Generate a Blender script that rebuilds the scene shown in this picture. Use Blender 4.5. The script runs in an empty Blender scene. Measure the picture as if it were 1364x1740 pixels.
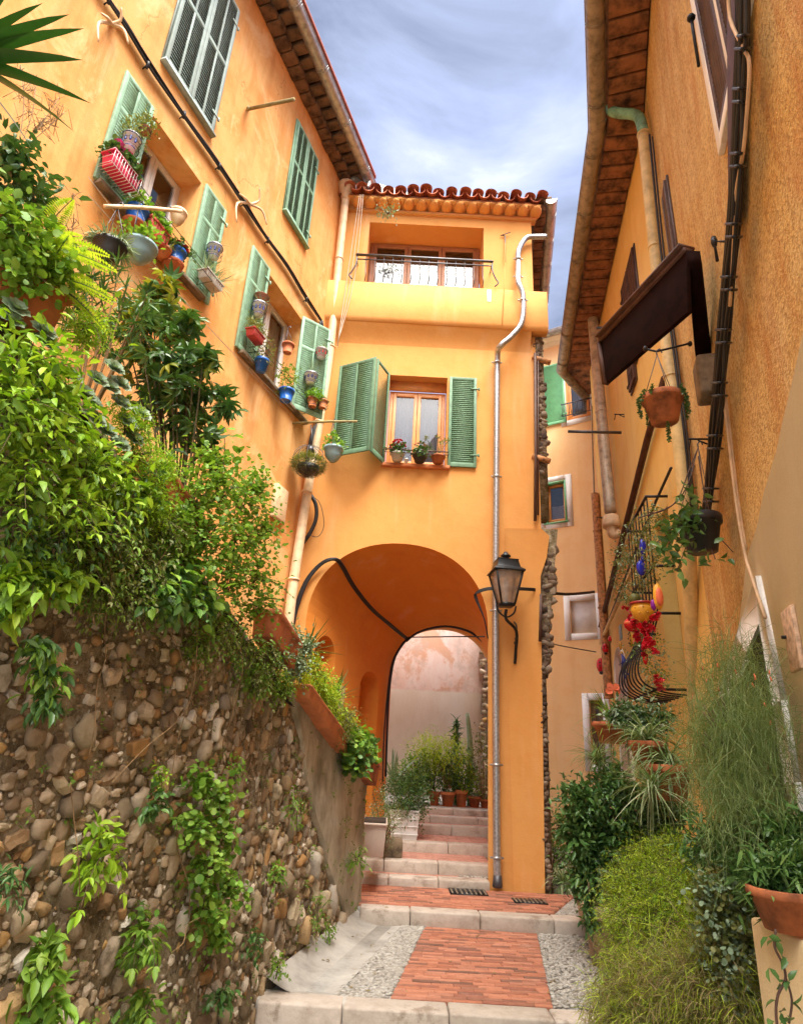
import bpy, math, random
import numpy as np
from mathutils import Vector, Matrix, noise
random.seed(7); RG=np.random.default_rng(7)
C=bpy.context.scene.collection
# ---------------------------------------------------------------- camera model / pixel helpers
F=1066.;CX=682;CY=870;PT=math.radians(21.2);RL=math.radians(3.03)
sp,cp,sr,cr=math.sin(PT),math.cos(PT),math.sin(RL),math.cos(RL)
def ray(u,v):
    du=u-CX;dv=v-CY;x=du*cr+dv*sr;up=du*sr-dv*cr
    return (x,F*cp-up*sp,F*sp+up*cp)
def onY(u,v,Y): r=ray(u,v);t=Y/r[1];return Vector((r[0]*t,Y,r[2]*t))
def onZ(u,v,Z): r=ray(u,v);t=Z/r[2];return Vector((r[0]*t,r[1]*t,Z))
def depth(p): return p[1]*cp+p[2]*sp
def psz(px,p): return px*depth(p)/F        # metres spanned by px photo pixels at point p
class Wall:
    def __init__(s,O,az,flip=False):
        s.O=O;a=math.radians(az);s.d=(math.sin(a),math.cos(a));k=-1 if flip else 1
        s.n=(k*math.cos(a),-k*math.sin(a))
    def px(s,u,v,off=0):
        r=ray(u,v);ox=s.O[0]+s.n[0]*off;oy=s.O[1]+s.n[1]*off
        t=(ox*s.n[0]+oy*s.n[1])/(r[0]*s.n[0]+r[1]*s.n[1])
        x,y=r[0]*t-ox,r[1]*t-oy
        return (x*s.d[0]+y*s.d[1],r[2]*t)
    def P(s,a,z,n=0): return Vector((s.O[0]+s.d[0]*a+s.n[0]*n,s.O[1]+s.d[1]*a+s.n[1]*n,z))
    def at(s,u,v,off=0):
        a,z=s.px(u,v,off);return s.P(a,z,off)
YF=10.48
L=Wall((-1.66,YF),18.67)
FW=Wall((0,YF),90)
S=Wall((-.895,6.32),13.5)
R2=Wall((3.82,7.56),9.8,True)
R1=Wall((3.82,7.56),18,True)
b0=onY(925,900,17.0);B=Wall((b0[0],b0[1]),122)
# ---------------------------------------------------------------- materials
MATS={}
class N:
    def __init__(s,name):
        m=bpy.data.materials.new(name);m.use_nodes=True;s.m=m;s.t=m.node_tree;s.n=s.t.nodes;s.l=s.t.links
        s.b=s.n['Principled BSDF'];s.out=s.n['Material Output'];MATS[name]=m
        s.tc=s.n.new('ShaderNodeTexCoord')
    def co(s,scale=(1,1,1)):
        mp=s.n.new('ShaderNodeMapping');mp.inputs['Scale'].default_value=scale;s.l.new(s.tc.outputs['Object'],mp.inputs[0]);return mp.outputs[0]
    def noise(s,sc,det=5,ro=.6,scale=None,dist=0):
        n=s.n.new('ShaderNodeTexNoise');n.inputs['Scale'].default_value=sc;n.inputs['Detail'].default_value=det;n.inputs['Roughness'].default_value=ro;n.inputs['Distortion'].default_value=dist
        s.l.new(s.co(scale) if scale else s.tc.outputs['Object'],n.inputs['Vector']);return n.outputs['Fac']
    def ramp(s,f,stops,interp='LINEAR'):
        r=s.n.new('ShaderNodeValToRGB');r.color_ramp.interpolation=interp;e=r.color_ramp.elements
        while len(e)<len(stops): e.new(.5)
        for i,(p,c) in enumerate(stops):
            e[i].position=p;e[i].color=(*c,1) if hasattr(c,'__len__') else (c,c,c,1)
        s.l.new(f,r.inputs[0]);return r.outputs[0]
    def mix(s,f,a,b,mode='MIX'):
        m=s.n.new('ShaderNodeMix');m.data_type='RGBA';m.blend_type=mode
        for k,x in((0,f),(6,a),(7,b)):
            if isinstance(x,(int,float)): m.inputs[k].default_value=x
            elif isinstance(x,tuple): m.inputs[k].default_value=(*x,1)
            else: s.l.new(x,m.inputs[k])
        return m.outputs[2]
    def math(s,op,a,b=0.):
        m=s.n.new('ShaderNodeMath');m.operation=op
        for k,x in((0,a),(1,b)):
            if isinstance(x,(int,float)): m.inputs[k].default_value=x
            else: s.l.new(x,m.inputs[k])
        return m.outputs[0]
    def bump(s,h,st=.3,d=.02,prev=None):
        b=s.n.new('ShaderNodeBump');b.inputs['Strength'].default_value=st;b.inputs['Distance'].default_value=d;s.l.new(h,b.inputs['Height'])
        if prev: s.l.new(prev,b.inputs['Normal'])
        s.l.new(b.outputs[0],s.b.inputs['Normal']);return b.outputs[0]
    def base(s,c):
        if isinstance(c,tuple): s.b.inputs['Base Color'].default_value=(*c,1)
        else: s.l.new(c,s.b.inputs['Base Color'])
    def island(s): g=s.n.new('ShaderNodeNewGeometry');return g.outputs['Random Per Island']
    def z(s):
        x=s.n.new('ShaderNodeSeparateXYZ');s.l.new(s.tc.outputs['Object'],x.inputs[0]);return x.outputs[2]
def stucco(name,c1,c2,c3,rough=.9,grain=.35,streak=.5,gsc=90,grd=.004,speck=0,crack=0):
    n=N(name)
    big=n.noise(.55,5,.62);med=n.noise(2.3,6,.65);st=n.noise(1.6,5,.6,(2.2,2.2,.16));fine=n.noise(gsc,3,.6)
    a=n.mix(n.ramp(big,[(.35,0.),(.68,1.)]),c1,c2)
    a=n.mix(n.math('MULTIPLY',n.ramp(med,[(.48,0.),(.72,1.)]),.55),a,c3)
    dk=n.mix(1.,a,(.78,.66,.55),'MULTIPLY')
    a=n.mix(n.math('MULTIPLY',n.ramp(st,[(.5,0.),(.74,1.)]),streak),a,dk)
    lt=n.mix(.35,a,(.95,.8,.6))
    a=n.mix(n.math('MULTIPLY',n.ramp(n.noise(1.1,4,.6,(1.7,1.7,.25)),[(.58,0.),(.78,1.)]),.5),a,lt)
    a=n.mix(n.math('MULTIPLY',n.ramp(fine,[(.35,1.),(.6,0.)]),.12+grain*.25),a,n.mix(1.,a,(.6,.5,.4),'MULTIPLY'))
    if crack:
        v=n.n.new('ShaderNodeTexVoronoi');v.feature='DISTANCE_TO_EDGE';v.inputs['Scale'].default_value=.55
        ad=n.n.new('ShaderNodeVectorMath');ad.operation='ADD';ns_=n.n.new('ShaderNodeTexNoise');ns_.inputs['Scale'].default_value=2.5;ns_.inputs['Detail'].default_value=6;n.l.new(n.tc.outputs['Object'],ns_.inputs['Vector']);n.l.new(n.tc.outputs['Object'],ad.inputs[0]);n.l.new(ns_.outputs['Color'],ad.inputs[1]);n.l.new(ad.outputs[0],v.inputs['Vector'])
        ck=n.math('MULTIPLY',n.ramp(v.outputs['Distance'],[(0.,1.),(.006,0.)]),n.ramp(n.noise(.9,3),[(.5,0.),(.6,crack)]))
        a=n.mix(ck,a,(.30,.13,.03))
        a=n.mix(n.math('MULTIPLY',n.ramp(n.noise(1.3,7,.7,(1,1,.6),.6),[(.52,0.),(.60,.55)]),crack),a,c3)
        a=n.mix(n.math('MULTIPLY',n.ramp(n.noise(.8,7,.7,(1,1,.8),.8),[(.54,0.),(.64,.6)]),crack),a,(.88,.60,.30))
    if speck:
        a=n.mix(n.math('MULTIPLY',n.ramp(n.noise(24,4,.7),[(.46,0.),(.62,1.)]),speck),a,n.mix(1.,a,(.55,.42,.3),'MULTIPLY'))
        a=n.mix(n.math('MULTIPLY',n.ramp(n.noise(2.1,6,.65,(1.3,1.3,.28)),[(.5,0.),(.66,1.)]),speck*.9),a,(.50,.19,.03))
    n.base(a);n.b.inputs['Roughness'].default_value=rough
    b=n.bump(med,.35,.03);n.bump(fine,.3+grain,grd,b)
    return n.m
def simple(name,c,rough=.6,metal=0,var=.12,bsc=40,bst=.15,vs=6,spec=.5):
    n=N(name);f=n.noise(vs,5,.6)
    dk=tuple(x*(1-var*2.2) for x in c);lt=tuple(min(1,x*(1+var)) for x in c)
    n.base(n.ramp(f,[(.3,dk),(.55,c),(.75,lt)]));n.b.inputs['Roughness'].default_value=rough;n.b.inputs['Metallic'].default_value=metal
    n.b.inputs['Specular IOR Level'].default_value=spec
    n.bump(n.noise(bsc,3,.6),bst,.005);return n.m
def leafm(name,cols,trans=.35,rough=.5):
    n=N(name);k=len(cols)
    c=n.ramp(n.island(),[(i/(k-1),x) for i,x in enumerate(cols)])
    c=n.mix(.25,c,n.ramp(n.noise(25,2),[(.3,cols[0]),(.7,cols[-1])]))
    n.base(c);n.b.inputs['Roughness'].default_value=rough;n.b.inputs['Specular IOR Level'].default_value=.4
    t=n.n.new('ShaderNodeBsdfTranslucent');n.l.new(n.mix(1.,c,(1.,1.,.45),'MULTIPLY'),t.inputs[0])
    ms=n.n.new('ShaderNodeMixShader');ms.inputs[0].default_value=trans
    n.l.new(n.b.outputs[0],ms.inputs[1]);n.l.new(t.outputs[0],ms.inputs[2]);n.l.new(ms.outputs[0],n.out.inputs[0]);return n.m
# walls
stucco('orange',(.73,.33,.085),(.82,.46,.17),(.67,.24,.04),streak=.9,grain=.3,crack=.9)
stucco('orange_front',(.70,.315,.08),(.73,.35,.10),(.66,.275,.06),streak=.12,grain=.1)
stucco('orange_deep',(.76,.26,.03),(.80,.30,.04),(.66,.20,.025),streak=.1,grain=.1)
stucco('ochre',(.72,.45,.13),(.82,.61,.28),(.58,.29,.06),streak=.7,grain=1.,gsc=45,grd=.014,speck=.75)
stucco('cream_render',(.80,.62,.34),(.84,.68,.42),(.66,.46,.22),streak=.6,grain=.3)
stucco('ochre_far',(.84,.54,.15),(.86,.60,.22),(.78,.44,.10),streak=.4,grain=.3)
stucco('peach',(.95,.60,.27),(.95,.64,.33),(.92,.52,.22),streak=.25,grain=.15)
stucco('beige_render',(.90,.74,.50),(.92,.78,.55),(.84,.65,.42),streak=.3,grain=.2)
stucco('white_plaster',(.86,.84,.80),(.88,.86,.84),(.76,.72,.66),streak=.3,grain=.1)
stucco('rose_wall',(.66,.47,.40),(.70,.52,.46),(.60,.36,.28),streak=.5,grain=.2)
stucco('rose_low',(.62,.50,.42),(.66,.55,.47),(.56,.44,.36),streak=.4,grain=.15)
# rose wall: worn orange patches with their own outline above a lime-washed base
def rose():
    n=N('rose_worn');p=n.noise(.9,8,.72,(1,1,.8),.4);p2=n.noise(3.5,6,.7,(1,1,.35))
    z=n.z()
    a=n.mix(n.ramp(p2,[(.4,0.),(.65,1.)]),(.88,.64,.58),(.92,.76,.73))
    a=n.mix(n.ramp(p,[(.50,0.),(.56,.75)]),a,(.74,.38,.22))
    a=n.mix(n.ramp(n.noise(2.5,5,.7),[(.5,0.),(.62,.6)]),a,(.66,.50,.45))
    lo=n.mix(n.ramp(p2,[(.4,0.),(.7,1.)]),(.90,.80,.73),(.84,.72,.62))
    f=n.ramp(n.math('ADD',z,n.math('MULTIPLY',n.noise(5,3),.1)),[(0.,0.),(1.,1.)])
    mr=n.n.new('ShaderNodeMapRange');mr.inputs[1].default_value=2.76;mr.inputs[2].default_value=2.82;n.l.new(n.math('ADD',z,n.math('MULTIPLY',n.noise(5,3),.08)),mr.inputs[0])
    n.base(n.mix(mr.outputs[0],lo,a));n.b.inputs['Roughness'].default_value=.95;n.bump(n.noise(30,5,.7),.5,.015)
rose()
simple('zinc',(.42,.42,.40),.45,.6,.2,vs=9)
simple('galv',(.52,.54,.57),.35,.75,.2,vs=30)
simple('gutter_brown',(.30,.25,.18),.5,.3,.25,vs=7)
simple('cream_pipe',(.78,.56,.34),.55,0,.12)
simple('yellow_pipe',(.74,.55,.25),.55,0,.15)
simple('grey_pipe',(.55,.47,.36),.55,.2,.25)
simple('rust_pipe',(.52,.24,.09),.75,0,.35,vs=14)
simple('copper_green',(.22,.45,.32),.6,.1,.3)
simple('shutter_green',(.25,.43,.29),.6,0,.13,60,.15,vs=11)
simple('shutter_green_deep',(.135,.26,.155),.6,0,.13,60,.15,vs=11)
simple('shutter_grey',(.36,.45,.42),.6,0,.1,60,.2)
simple('shutter_far',(.17,.47,.23),.5,0,.06)
simple('brown_wood',(.10,.05,.035),.55,0,.2)
simple('maroon_wood',(.014,.004,.003),.9,0,.3,spec=.08)
simple('window_wood',(.72,.30,.09),.4,0,.08)
simple('window_brown',(.42,.19,.09),.45,0,.1)
simple('white_paint',(.72,.70,.68),.5,0,.06)
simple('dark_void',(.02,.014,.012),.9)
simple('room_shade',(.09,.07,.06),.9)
simple('eave_tile',(.17,.09,.045),.9,0,.4,18,.7,vs=5)
simple('eave_tile_right',(.24,.10,.04),.9,0,.4,18,.7,vs=5)
simple('black_rubber',(.012,.012,.014),.5,0,.2)
simple('iron',(.03,.028,.03),.5,.6,.3)
simple('iron_grey',(.10,.10,.11),.45,.6,.2)
simple('black_lantern',(.025,.03,.035),.35,.5,.3)
simple('wood_pole',(.32,.25,.10),.8,0,.2)
simple('terracotta',(.50,.15,.06),.85,0,.2,30,.3)
simple('terracotta_bright',(.60,.20,.07),.8,0,.15,30,.3)
simple('terracotta_old',(.42,.13,.045),.85,0,.35,30,.4)
simple('blue_pot',(.01,.12,.50),.3,0,.06)
simple('pale_blue',(.25,.38,.42),.35,0,.12)
simple('black_pot',(.025,.025,.028),.45,0,.2)
simple('white_ceramic',(.75,.75,.76),.2,0,.04)
simple('blue_glaze',(.02,.05,.30),.25)
simple('magenta_pot',(.62,.02,.09),.35,0,.06)
simple('rose_pot',(.62,.10,.07),.4,0,.08)
simple('red_pot',(.42,.04,.04),.4)
simple('grey_trough',(.55,.50,.45),.6,0,.1)
simple('soil',(.03,.018,.01),1.)
simple('red_petal',(.60,.01,.03),.5,0,.2)
simple('pink_petal',(.75,.08,.35),.5,0,.2)
simple('pale_petal',(.75,.35,.40),.5,0,.2)
simple('orange_petal',(.80,.18,.08),.5,0,.2)
simple('stem',(.12,.09,.04),.9,0,.3)
simple('stem_green',(.10,.16,.04),.8,0,.3)
simple('dry_stem',(.30,.18,.08),.9,0,.3)
simple('gold',(.65,.35,.05),.35,.2,.2)
simple('yellow_mask',(.80,.42,.04),.4,0,.1)
simple('red_gloss',(.60,.01,.02),.2,0,.08)
simple('deep_blue',(.01,.02,.42),.25)
simple('purple',(.25,.01,.35),.4)
simple('rope',(.55,.48,.38),.9)
simple('beige_cable',(.62,.42,.25),.7)
simple('bird_grey',(.16,.19,.19),.7,0,.3,vs=30)
simple('plaque_stone',(.62,.42,.28),.8,0,.25,vs=20)
simple('old_concrete',(.22,.16,.10),.9,0,.3,20,.5)
simple('brown_metal',(.10,.045,.03),.6,.1,.2,spec=.25)
simple('kerb_white',(.55,.5,.44),.7)
# tile colours by island
def islands(name,cols,rough=.85,bs=30,bst=.4,bd=.006,extra=None,ns=14):
    n=N(name);k=len(cols);c=n.ramp(n.island(),[(i/(k-1),x) for i,x in enumerate(cols)])
    c=n.mix(n.math('MULTIPLY',n.ramp(n.noise(ns,5,.7),[(.4,0.),(.7,1.)]),.6),c,n.mix(1.,c,(.55,.5,.45),'MULTIPLY'))
    if extra: c=n.mix(n.ramp(n.noise(extra[0],6,.7),[(extra[1],0.),(extra[1]+.1,extra[3])]),c,extra[2])
    n.base(c);n.b.inputs['Roughness'].default_value=rough;n.bump(n.noise(bs,5,.7),bst,bd);return n.m
islands('roof_tile',[(.42,.09,.035),(.50,.14,.06),(.30,.06,.03),(.55,.18,.08)],extra=(9,.6,(.12,.06,.04),.7))
islands('brick',[(.43,.16,.09),(.50,.20,.115),(.54,.24,.15),(.30,.11,.07),(.47,.18,.10),(.17,.085,.06),(.52,.21,.125),(.42,.15,.08),(.23,.10,.07)],.8,60,.3,.003,extra=(2.5,.62,(.5,.32,.24),.4))
islands('step_tile',[(.58,.28,.20),(.62,.32,.24),(.50,.24,.17)],.8,60,.3,.003)
islands('pebble',[(.26,.24,.21),(.40,.38,.34),(.52,.49,.44),(.20,.18,.15),(.46,.42,.36),(.34,.31,.27)],.7,50,.3,.003)
islands('rubble',[(.20,.13,.07),(.48,.37,.24),(.30,.20,.11),(.40,.21,.07),(.70,.60,.46),(.24,.17,.10),(.58,.46,.32),(.34,.24,.14),(.46,.27,.09),(.86,.78,.65),(.14,.085,.045),(.50,.39,.24),(.10,.06,.03),(.62,.50,.32)],.85,35,.8,.012,extra=(5,.58,(.07,.05,.02),.75),ns=9)
islands('rubble_dark',[(.06,.035,.025),(.22,.15,.10),(.12,.08,.05),(.36,.28,.20)],.9,30,.8,.012)
islands('kerb_stone',[(.50,.42,.35),(.56,.48,.41),(.44,.37,.30)],.85,25,.6,.008,extra=(3,.56,(.24,.18,.13),.75),ns=6)
def mortar():
    n=N('mortar');f=n.noise(7,8,.75);g=n.noise(1.2,5,.6);h=n.noise(38,5,.8)
    c=n.ramp(f,[(.30,(.035,.025,.012)),(.43,(.20,.14,.07)),(.55,(.40,.31,.19)),(.70,(.62,.52,.37))])
    c=n.mix(n.ramp(g,[(.48,0.),(.66,.55)]),c,(.13,.12,.035));c=n.mix(n.ramp(n.noise(26,6,.8),[(.56,0.),(.64,.8)]),c,(.52,.44,.32));c=n.mix(n.ramp(n.noise(19,5,.75),[(.56,0.),(.66,.85)]),c,(.035,.022,.012))
    n.base(c);n.b.inputs['Roughness'].default_value=1.
    b=n.bump(f,1.,.05);n.bump(h,1.,.02,b)
mortar()
def render_old():
    n=N('old_render');f=n.noise(3.2,7,.7,(1,1,.45));g=n.noise(1.1,5,.65,(1,1,.6));h=n.noise(30,6,.7)
    c=n.ramp(f,[(.3,(.20,.18,.13)),(.5,(.42,.37,.27)),(.7,(.60,.54,.42))])
    c=n.mix(n.ramp(g,[(.5,0.),(.66,.7)]),c,(.13,.11,.055))
    n.base(c);n.b.inputs['Roughness'].default_value=.95;b=n.bump(f,.5,.03);n.bump(h,.5,.006,b)
render_old()
def conc():
    n=N('concrete');f=n.noise(2.2,7,.7);g=n.noise(6,6,.7);h=n.noise(60,5,.7)
    c=n.ramp(f,[(.3,(.27,.25,.22)),(.5,(.42,.39,.35)),(.7,(.52,.49,.44))])
    c=n.mix(n.ramp(g,[(.55,0.),(.7,.5)]),c,(.24,.20,.15))
    n.base(c);n.b.inputs['Roughness'].default_value=.85;b=n.bump(g,.12,.01);n.bump(h,.3,.004,b)
conc()
def grd():
    n=N('ground');f=n.noise(4,6,.7);n.base(n.ramp(f,[(.3,(.14,.12,.09)),(.7,(.30,.26,.21))]));n.b.inputs['Roughness'].default_value=.95;n.bump(n.noise(40,5,.7),.6,.01)
grd()
def lace():
    n=N('curtain');f=n.noise(26,3,.6);n.base(n.ramp(f,[(.3,(.36,.39,.45)),(.7,(.44,.47,.53))]));n.b.inputs['Roughness'].default_value=.9
lace()
def glass():
    n=N('glass');t=n.n.new('ShaderNodeBsdfTransparent');g=n.n.new('ShaderNodeBsdfGlossy');g.inputs['Roughness'].default_value=.02
    fr=n.n.new('ShaderNodeFresnel');fr.inputs[0].default_value=1.6
    m=n.n.new('ShaderNodeMixShader');n.l.new(n.math('ADD',n.math('MULTIPLY',fr.outputs[0],1.5),.05),m.inputs[0]);n.l.new(t.outputs[0],m.inputs[1]);n.l.new(g.outputs[0],m.inputs[2]);n.l.new(m.outputs[0],n.out.inputs[0])
glass()
def frosted():
    n=N('lamp_glass');f=n.noise(9,4);n.base(n.ramp(f,[(.4,(.50,.40,.33)),(.6,(.62,.52,.45))]));n.b.inputs['Roughness'].default_value=.25;n.b.inputs['Alpha'].default_value=.55
frosted()
def sunface():
    n=N('sun_pane');n.base((.55,.58,.66));n.b.inputs['Roughness'].default_value=.1
sunface()
leafm('leaf_lime',[(.22,.42,.02),(.36,.56,.03),(.46,.60,.06),(.16,.32,.02)])
leafm('leaf_mid',[(.08,.19,.02),(.18,.32,.03),(.30,.42,.06),(.09,.20,.02),(.22,.37,.04)])
leafm('leaf_fresh',[(.13,.30,.03),(.26,.46,.05),(.38,.55,.09),(.10,.24,.03)])
leafm('leaf_dark',[(.035,.10,.025),(.07,.16,.04),(.12,.22,.06)],.2,.35)
leafm('leaf_gloss',[(.05,.14,.03),(.10,.22,.05),(.18,.30,.09)],.2,.3)
leafm('leaf_olive',[(.14,.18,.04),(.22,.26,.07),(.30,.30,.10),(.14,.14,.04)])
leafm('leaf_grey',[(.16,.24,.13),(.26,.36,.22),(.34,.44,.30)],.2,.5)
leafm('leaf_yellow',[(.10,.16,.02),(.22,.24,.03),(.42,.36,.04),(.08,.14,.02)])
leafm('leaf_stripe',[(.12,.22,.05),(.35,.45,.22),(.55,.60,.40),(.10,.20,.05)],.3)
leafm('leaf_palm',[(.015,.07,.012),(.03,.11,.02),(.04,.13,.02)],.1,.35)
leafm('leaf_fern',[(.28,.42,.02),(.44,.58,.03),(.58,.66,.08)],.4)
leafm('leaf_dry',[(.28,.20,.08),(.38,.30,.14),(.20,.13,.05)],.3)
leafm('leaf_rush',[(.13,.22,.06),(.20,.31,.10),(.28,.38,.15),(.30,.32,.12)],.3)
# ---------------------------------------------------------------- mesh builder
class MB:
    def __init__(s): s.v=[];s.f=[];s.k=0
    def add(s,vs,fs):
        s.v.append(np.asarray(vs,float).reshape(-1,3));s.f.append((s.k,fs));s.k+=len(s.v[-1]);return s
    def box8(s,P):  # 8 corner points, bottom 4 then top 4 (ccw)
        return s.add(P,[(0,3,2,1),(4,5,6,7),(0,1,5,4),(1,2,6,5),(2,3,7,6),(3,0,4,7)])
    def box(s,x0,x1,y0,y1,z0,z1):
        return s.box8([(x0,y0,z0),(x1,y0,z0),(x1,y1,z0),(x0,y1,z0),(x0,y0,z1),(x1,y0,z1),(x1,y1,z1),(x0,y1,z1)])
    def wbox(s,W,a0,a1,z0,z1,n0,n1):
        return s.box8([W.P(a0,z0,n0),W.P(a1,z0,n0),W.P(a1,z0,n1),W.P(a0,z0,n1),W.P(a0,z1,n0),W.P(a1,z1,n0),W.P(a1,z1,n1),W.P(a0,z1,n1)])
    def quad(s,*P): return s.add(P,[tuple(range(len(P)))])
    def tube(s,pts,r,seg=8,smooth=True,caps=True):
        pts=[Vector(p) for p in pts]
        rs=list(r) if hasattr(r,'__len__') else [r]*len(pts)
        if smooth and len(pts)>2:
            q=[];qr=[];n=len(pts)
            for i in range(n-1):
                p0=pts[max(i-1,0)];p1=pts[i];p2=pts[i+1];p3=pts[min(i+2,n-1)]
                for j in range(4):
                    t=j/4;q.append(.5*((2*p1)+(p2-p0)*t+(2*p0-5*p1+4*p2-p3)*t*t+(3*p1-p0-3*p2+p3)*t**3));qr.append(rs[i]*(1-t)+rs[i+1]*t)
            q.append(pts[-1]);qr.append(rs[-1]);pts=q;rs=qr
        V=[];Fs=[];prev=None
        for i,p in enumerate(pts):
            t=(pts[min(i+1,len(pts)-1)]-pts[max(i-1,0)])
            if t.length<1e-9:t=Vector((0,0,1))
            t.normalize()
            if prev is None:
                a=Vector((0,0,1)) if abs(t.z)<.9 else Vector((1,0,0));x=t.cross(a).normalized()
            else:
                x=prev-t*prev.dot(t)
                x=x.normalized() if x.length>1e-6 else t.orthogonal().normalized()
            prev=x;y=t.cross(x)
            for k in range(seg):
                a=2*math.pi*k/seg;V.append(p+(x*math.cos(a)+y*math.sin(a))*rs[i])
        for i in range(len(pts)-1):
            for k in range(seg):
                a=i*seg+k;b=i*seg+(k+1)%seg;Fs.append((a,b,b+seg,a+seg))
        if caps: Fs.append(tuple(range(seg-1,-1,-1)));Fs.append(tuple((len(pts)-1)*seg+k for k in range(seg)))
        return s.add([tuple(v) for v in V],Fs)
    def lathe(s,prof,c=(0,0,0),seg=20,sx=1,sy=1):
        V=[];Fs=[];n=len(prof)
        for r,z in prof:
            for k in range(seg):
                a=2*math.pi*k/seg;V.append((c[0]+r*sx*math.cos(a),c[1]+r*sy*math.sin(a),c[2]+z))
        for i in range(n-1):
            for k in range(seg):
                a=i*seg+k;b=i*seg+(k+1)%seg;Fs.append((a,b,b+seg,a+seg))
        if prof[0][0]>1e-4: Fs.append(tuple(range(seg-1,-1,-1)))
        if prof[-1][0]>1e-4: Fs.append(tuple((n-1)*seg+k for k in range(seg)))
        return s.add(V,Fs)
    def build(s,name,mat,parent=None,smooth=False,bev=0,loc=None):
        me=bpy.data.meshes.new(name)
        if s.v:
            V=np.concatenate(s.v)
        else: V=np.zeros((0,3))
        org=np.zeros(3);p=parent
        base=ROOT.get(parent.name,Vector((0,0,0))) if parent else (Vector(loc) if loc is not None else Vector((0,0,0)))
        V=V-np.array(base)
        # fast mesh fill
        loops=[];starts=[];tot=[];c=0
        for k,fs in s.f:
            if isinstance(fs,np.ndarray):
                m=fs.shape[1];loops.append((fs+k).ravel());starts.append(c+np.arange(len(fs))*m);tot.append(np.full(len(fs),m));c+=fs.size
            else:
                for f in fs:
                    loops.append(np.array(f)+k);starts.append(np.array([c]));tot.append(np.array([len(f)]));c+=len(f)
        me.vertices.add(len(V));me.vertices.foreach_set('co',V.astype(np.float32).ravel())
        if loops:
            lo=np.concatenate(loops).astype(np.int32);st=np.concatenate(starts).astype(np.int32)
            me.loops.add(len(lo));me.loops.foreach_set('vertex_index',lo)
            me.polygons.add(len(st));me.polygons.foreach_set('loop_start',st);me.polygons.foreach_set('loop_total',np.concatenate(tot).astype(np.int32))
        me.update(calc_edges=True);me.validate()
        if smooth: me.polygons.foreach_set('use_smooth',np.ones(len(me.polygons),bool))
        me.materials.append(MATS[mat])
        o=bpy.data.objects.new(name,me);C.objects.link(o)
        if parent: o.parent=parent
        elif loc is not None: o.location=loc
        ROOT[o.name]=base
        if bev:
            b=o.modifiers.new('bevel','BEVEL');b.width=bev;b.segments=2;b.limit_method='ANGLE'
        return o
ROOT={}
def thing(name,label,cat,loc=(0,0,0),group=None):
    o=bpy.data.objects.new(name,None);C.objects.link(o);o.location=loc;o.empty_display_size=.1
    o['label']=label;o['category']=cat
    if group:o['group']=group
    ROOT[o.name]=Vector(loc);return o
def tag(o,label,cat,group=None):
    o['label']=label;o['category']=cat
    if group:o['group']=group
    return o
def struct(o): o['kind']='structure';return o
# ---------------------------------------------------------------- walls with holes
def wall_sheet(mb,W,a0,a1,z0,z1,holes,depth=.3,n=0.):
    As=sorted({a0,a1,*[h[0] for h in holes],*[h[1] for h in holes]});Zs=sorted({z0,z1,*[h[2] for h in holes],*[h[3] for h in holes]})
    for i in range(len(As)-1):
        for j in range(len(Zs)-1):
            ca=(As[i]+As[i+1])/2;cz=(Zs[j]+Zs[j+1])/2
            if any(h[0]<ca<h[1] and h[2]<cz<h[3] for h in holes): continue
            mb.quad(W.P(As[i],Zs[j],n),W.P(As[i+1],Zs[j],n),W.P(As[i+1],Zs[j+1],n),W.P(As[i],Zs[j+1],n))
    for h in holes:
        x0,x1,y0,y1=h[:4];d=h[4] if len(h)>4 else depth
        P=[(x0,y0),(x1,y0),(x1,y1),(x0,y1)]
        for k in range(4):
            p,q=P[k],P[(k+1)%4];mb.quad(W.P(*p,n),W.P(*q,n),W.P(*q,n-d),W.P(*p,n-d))
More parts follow.
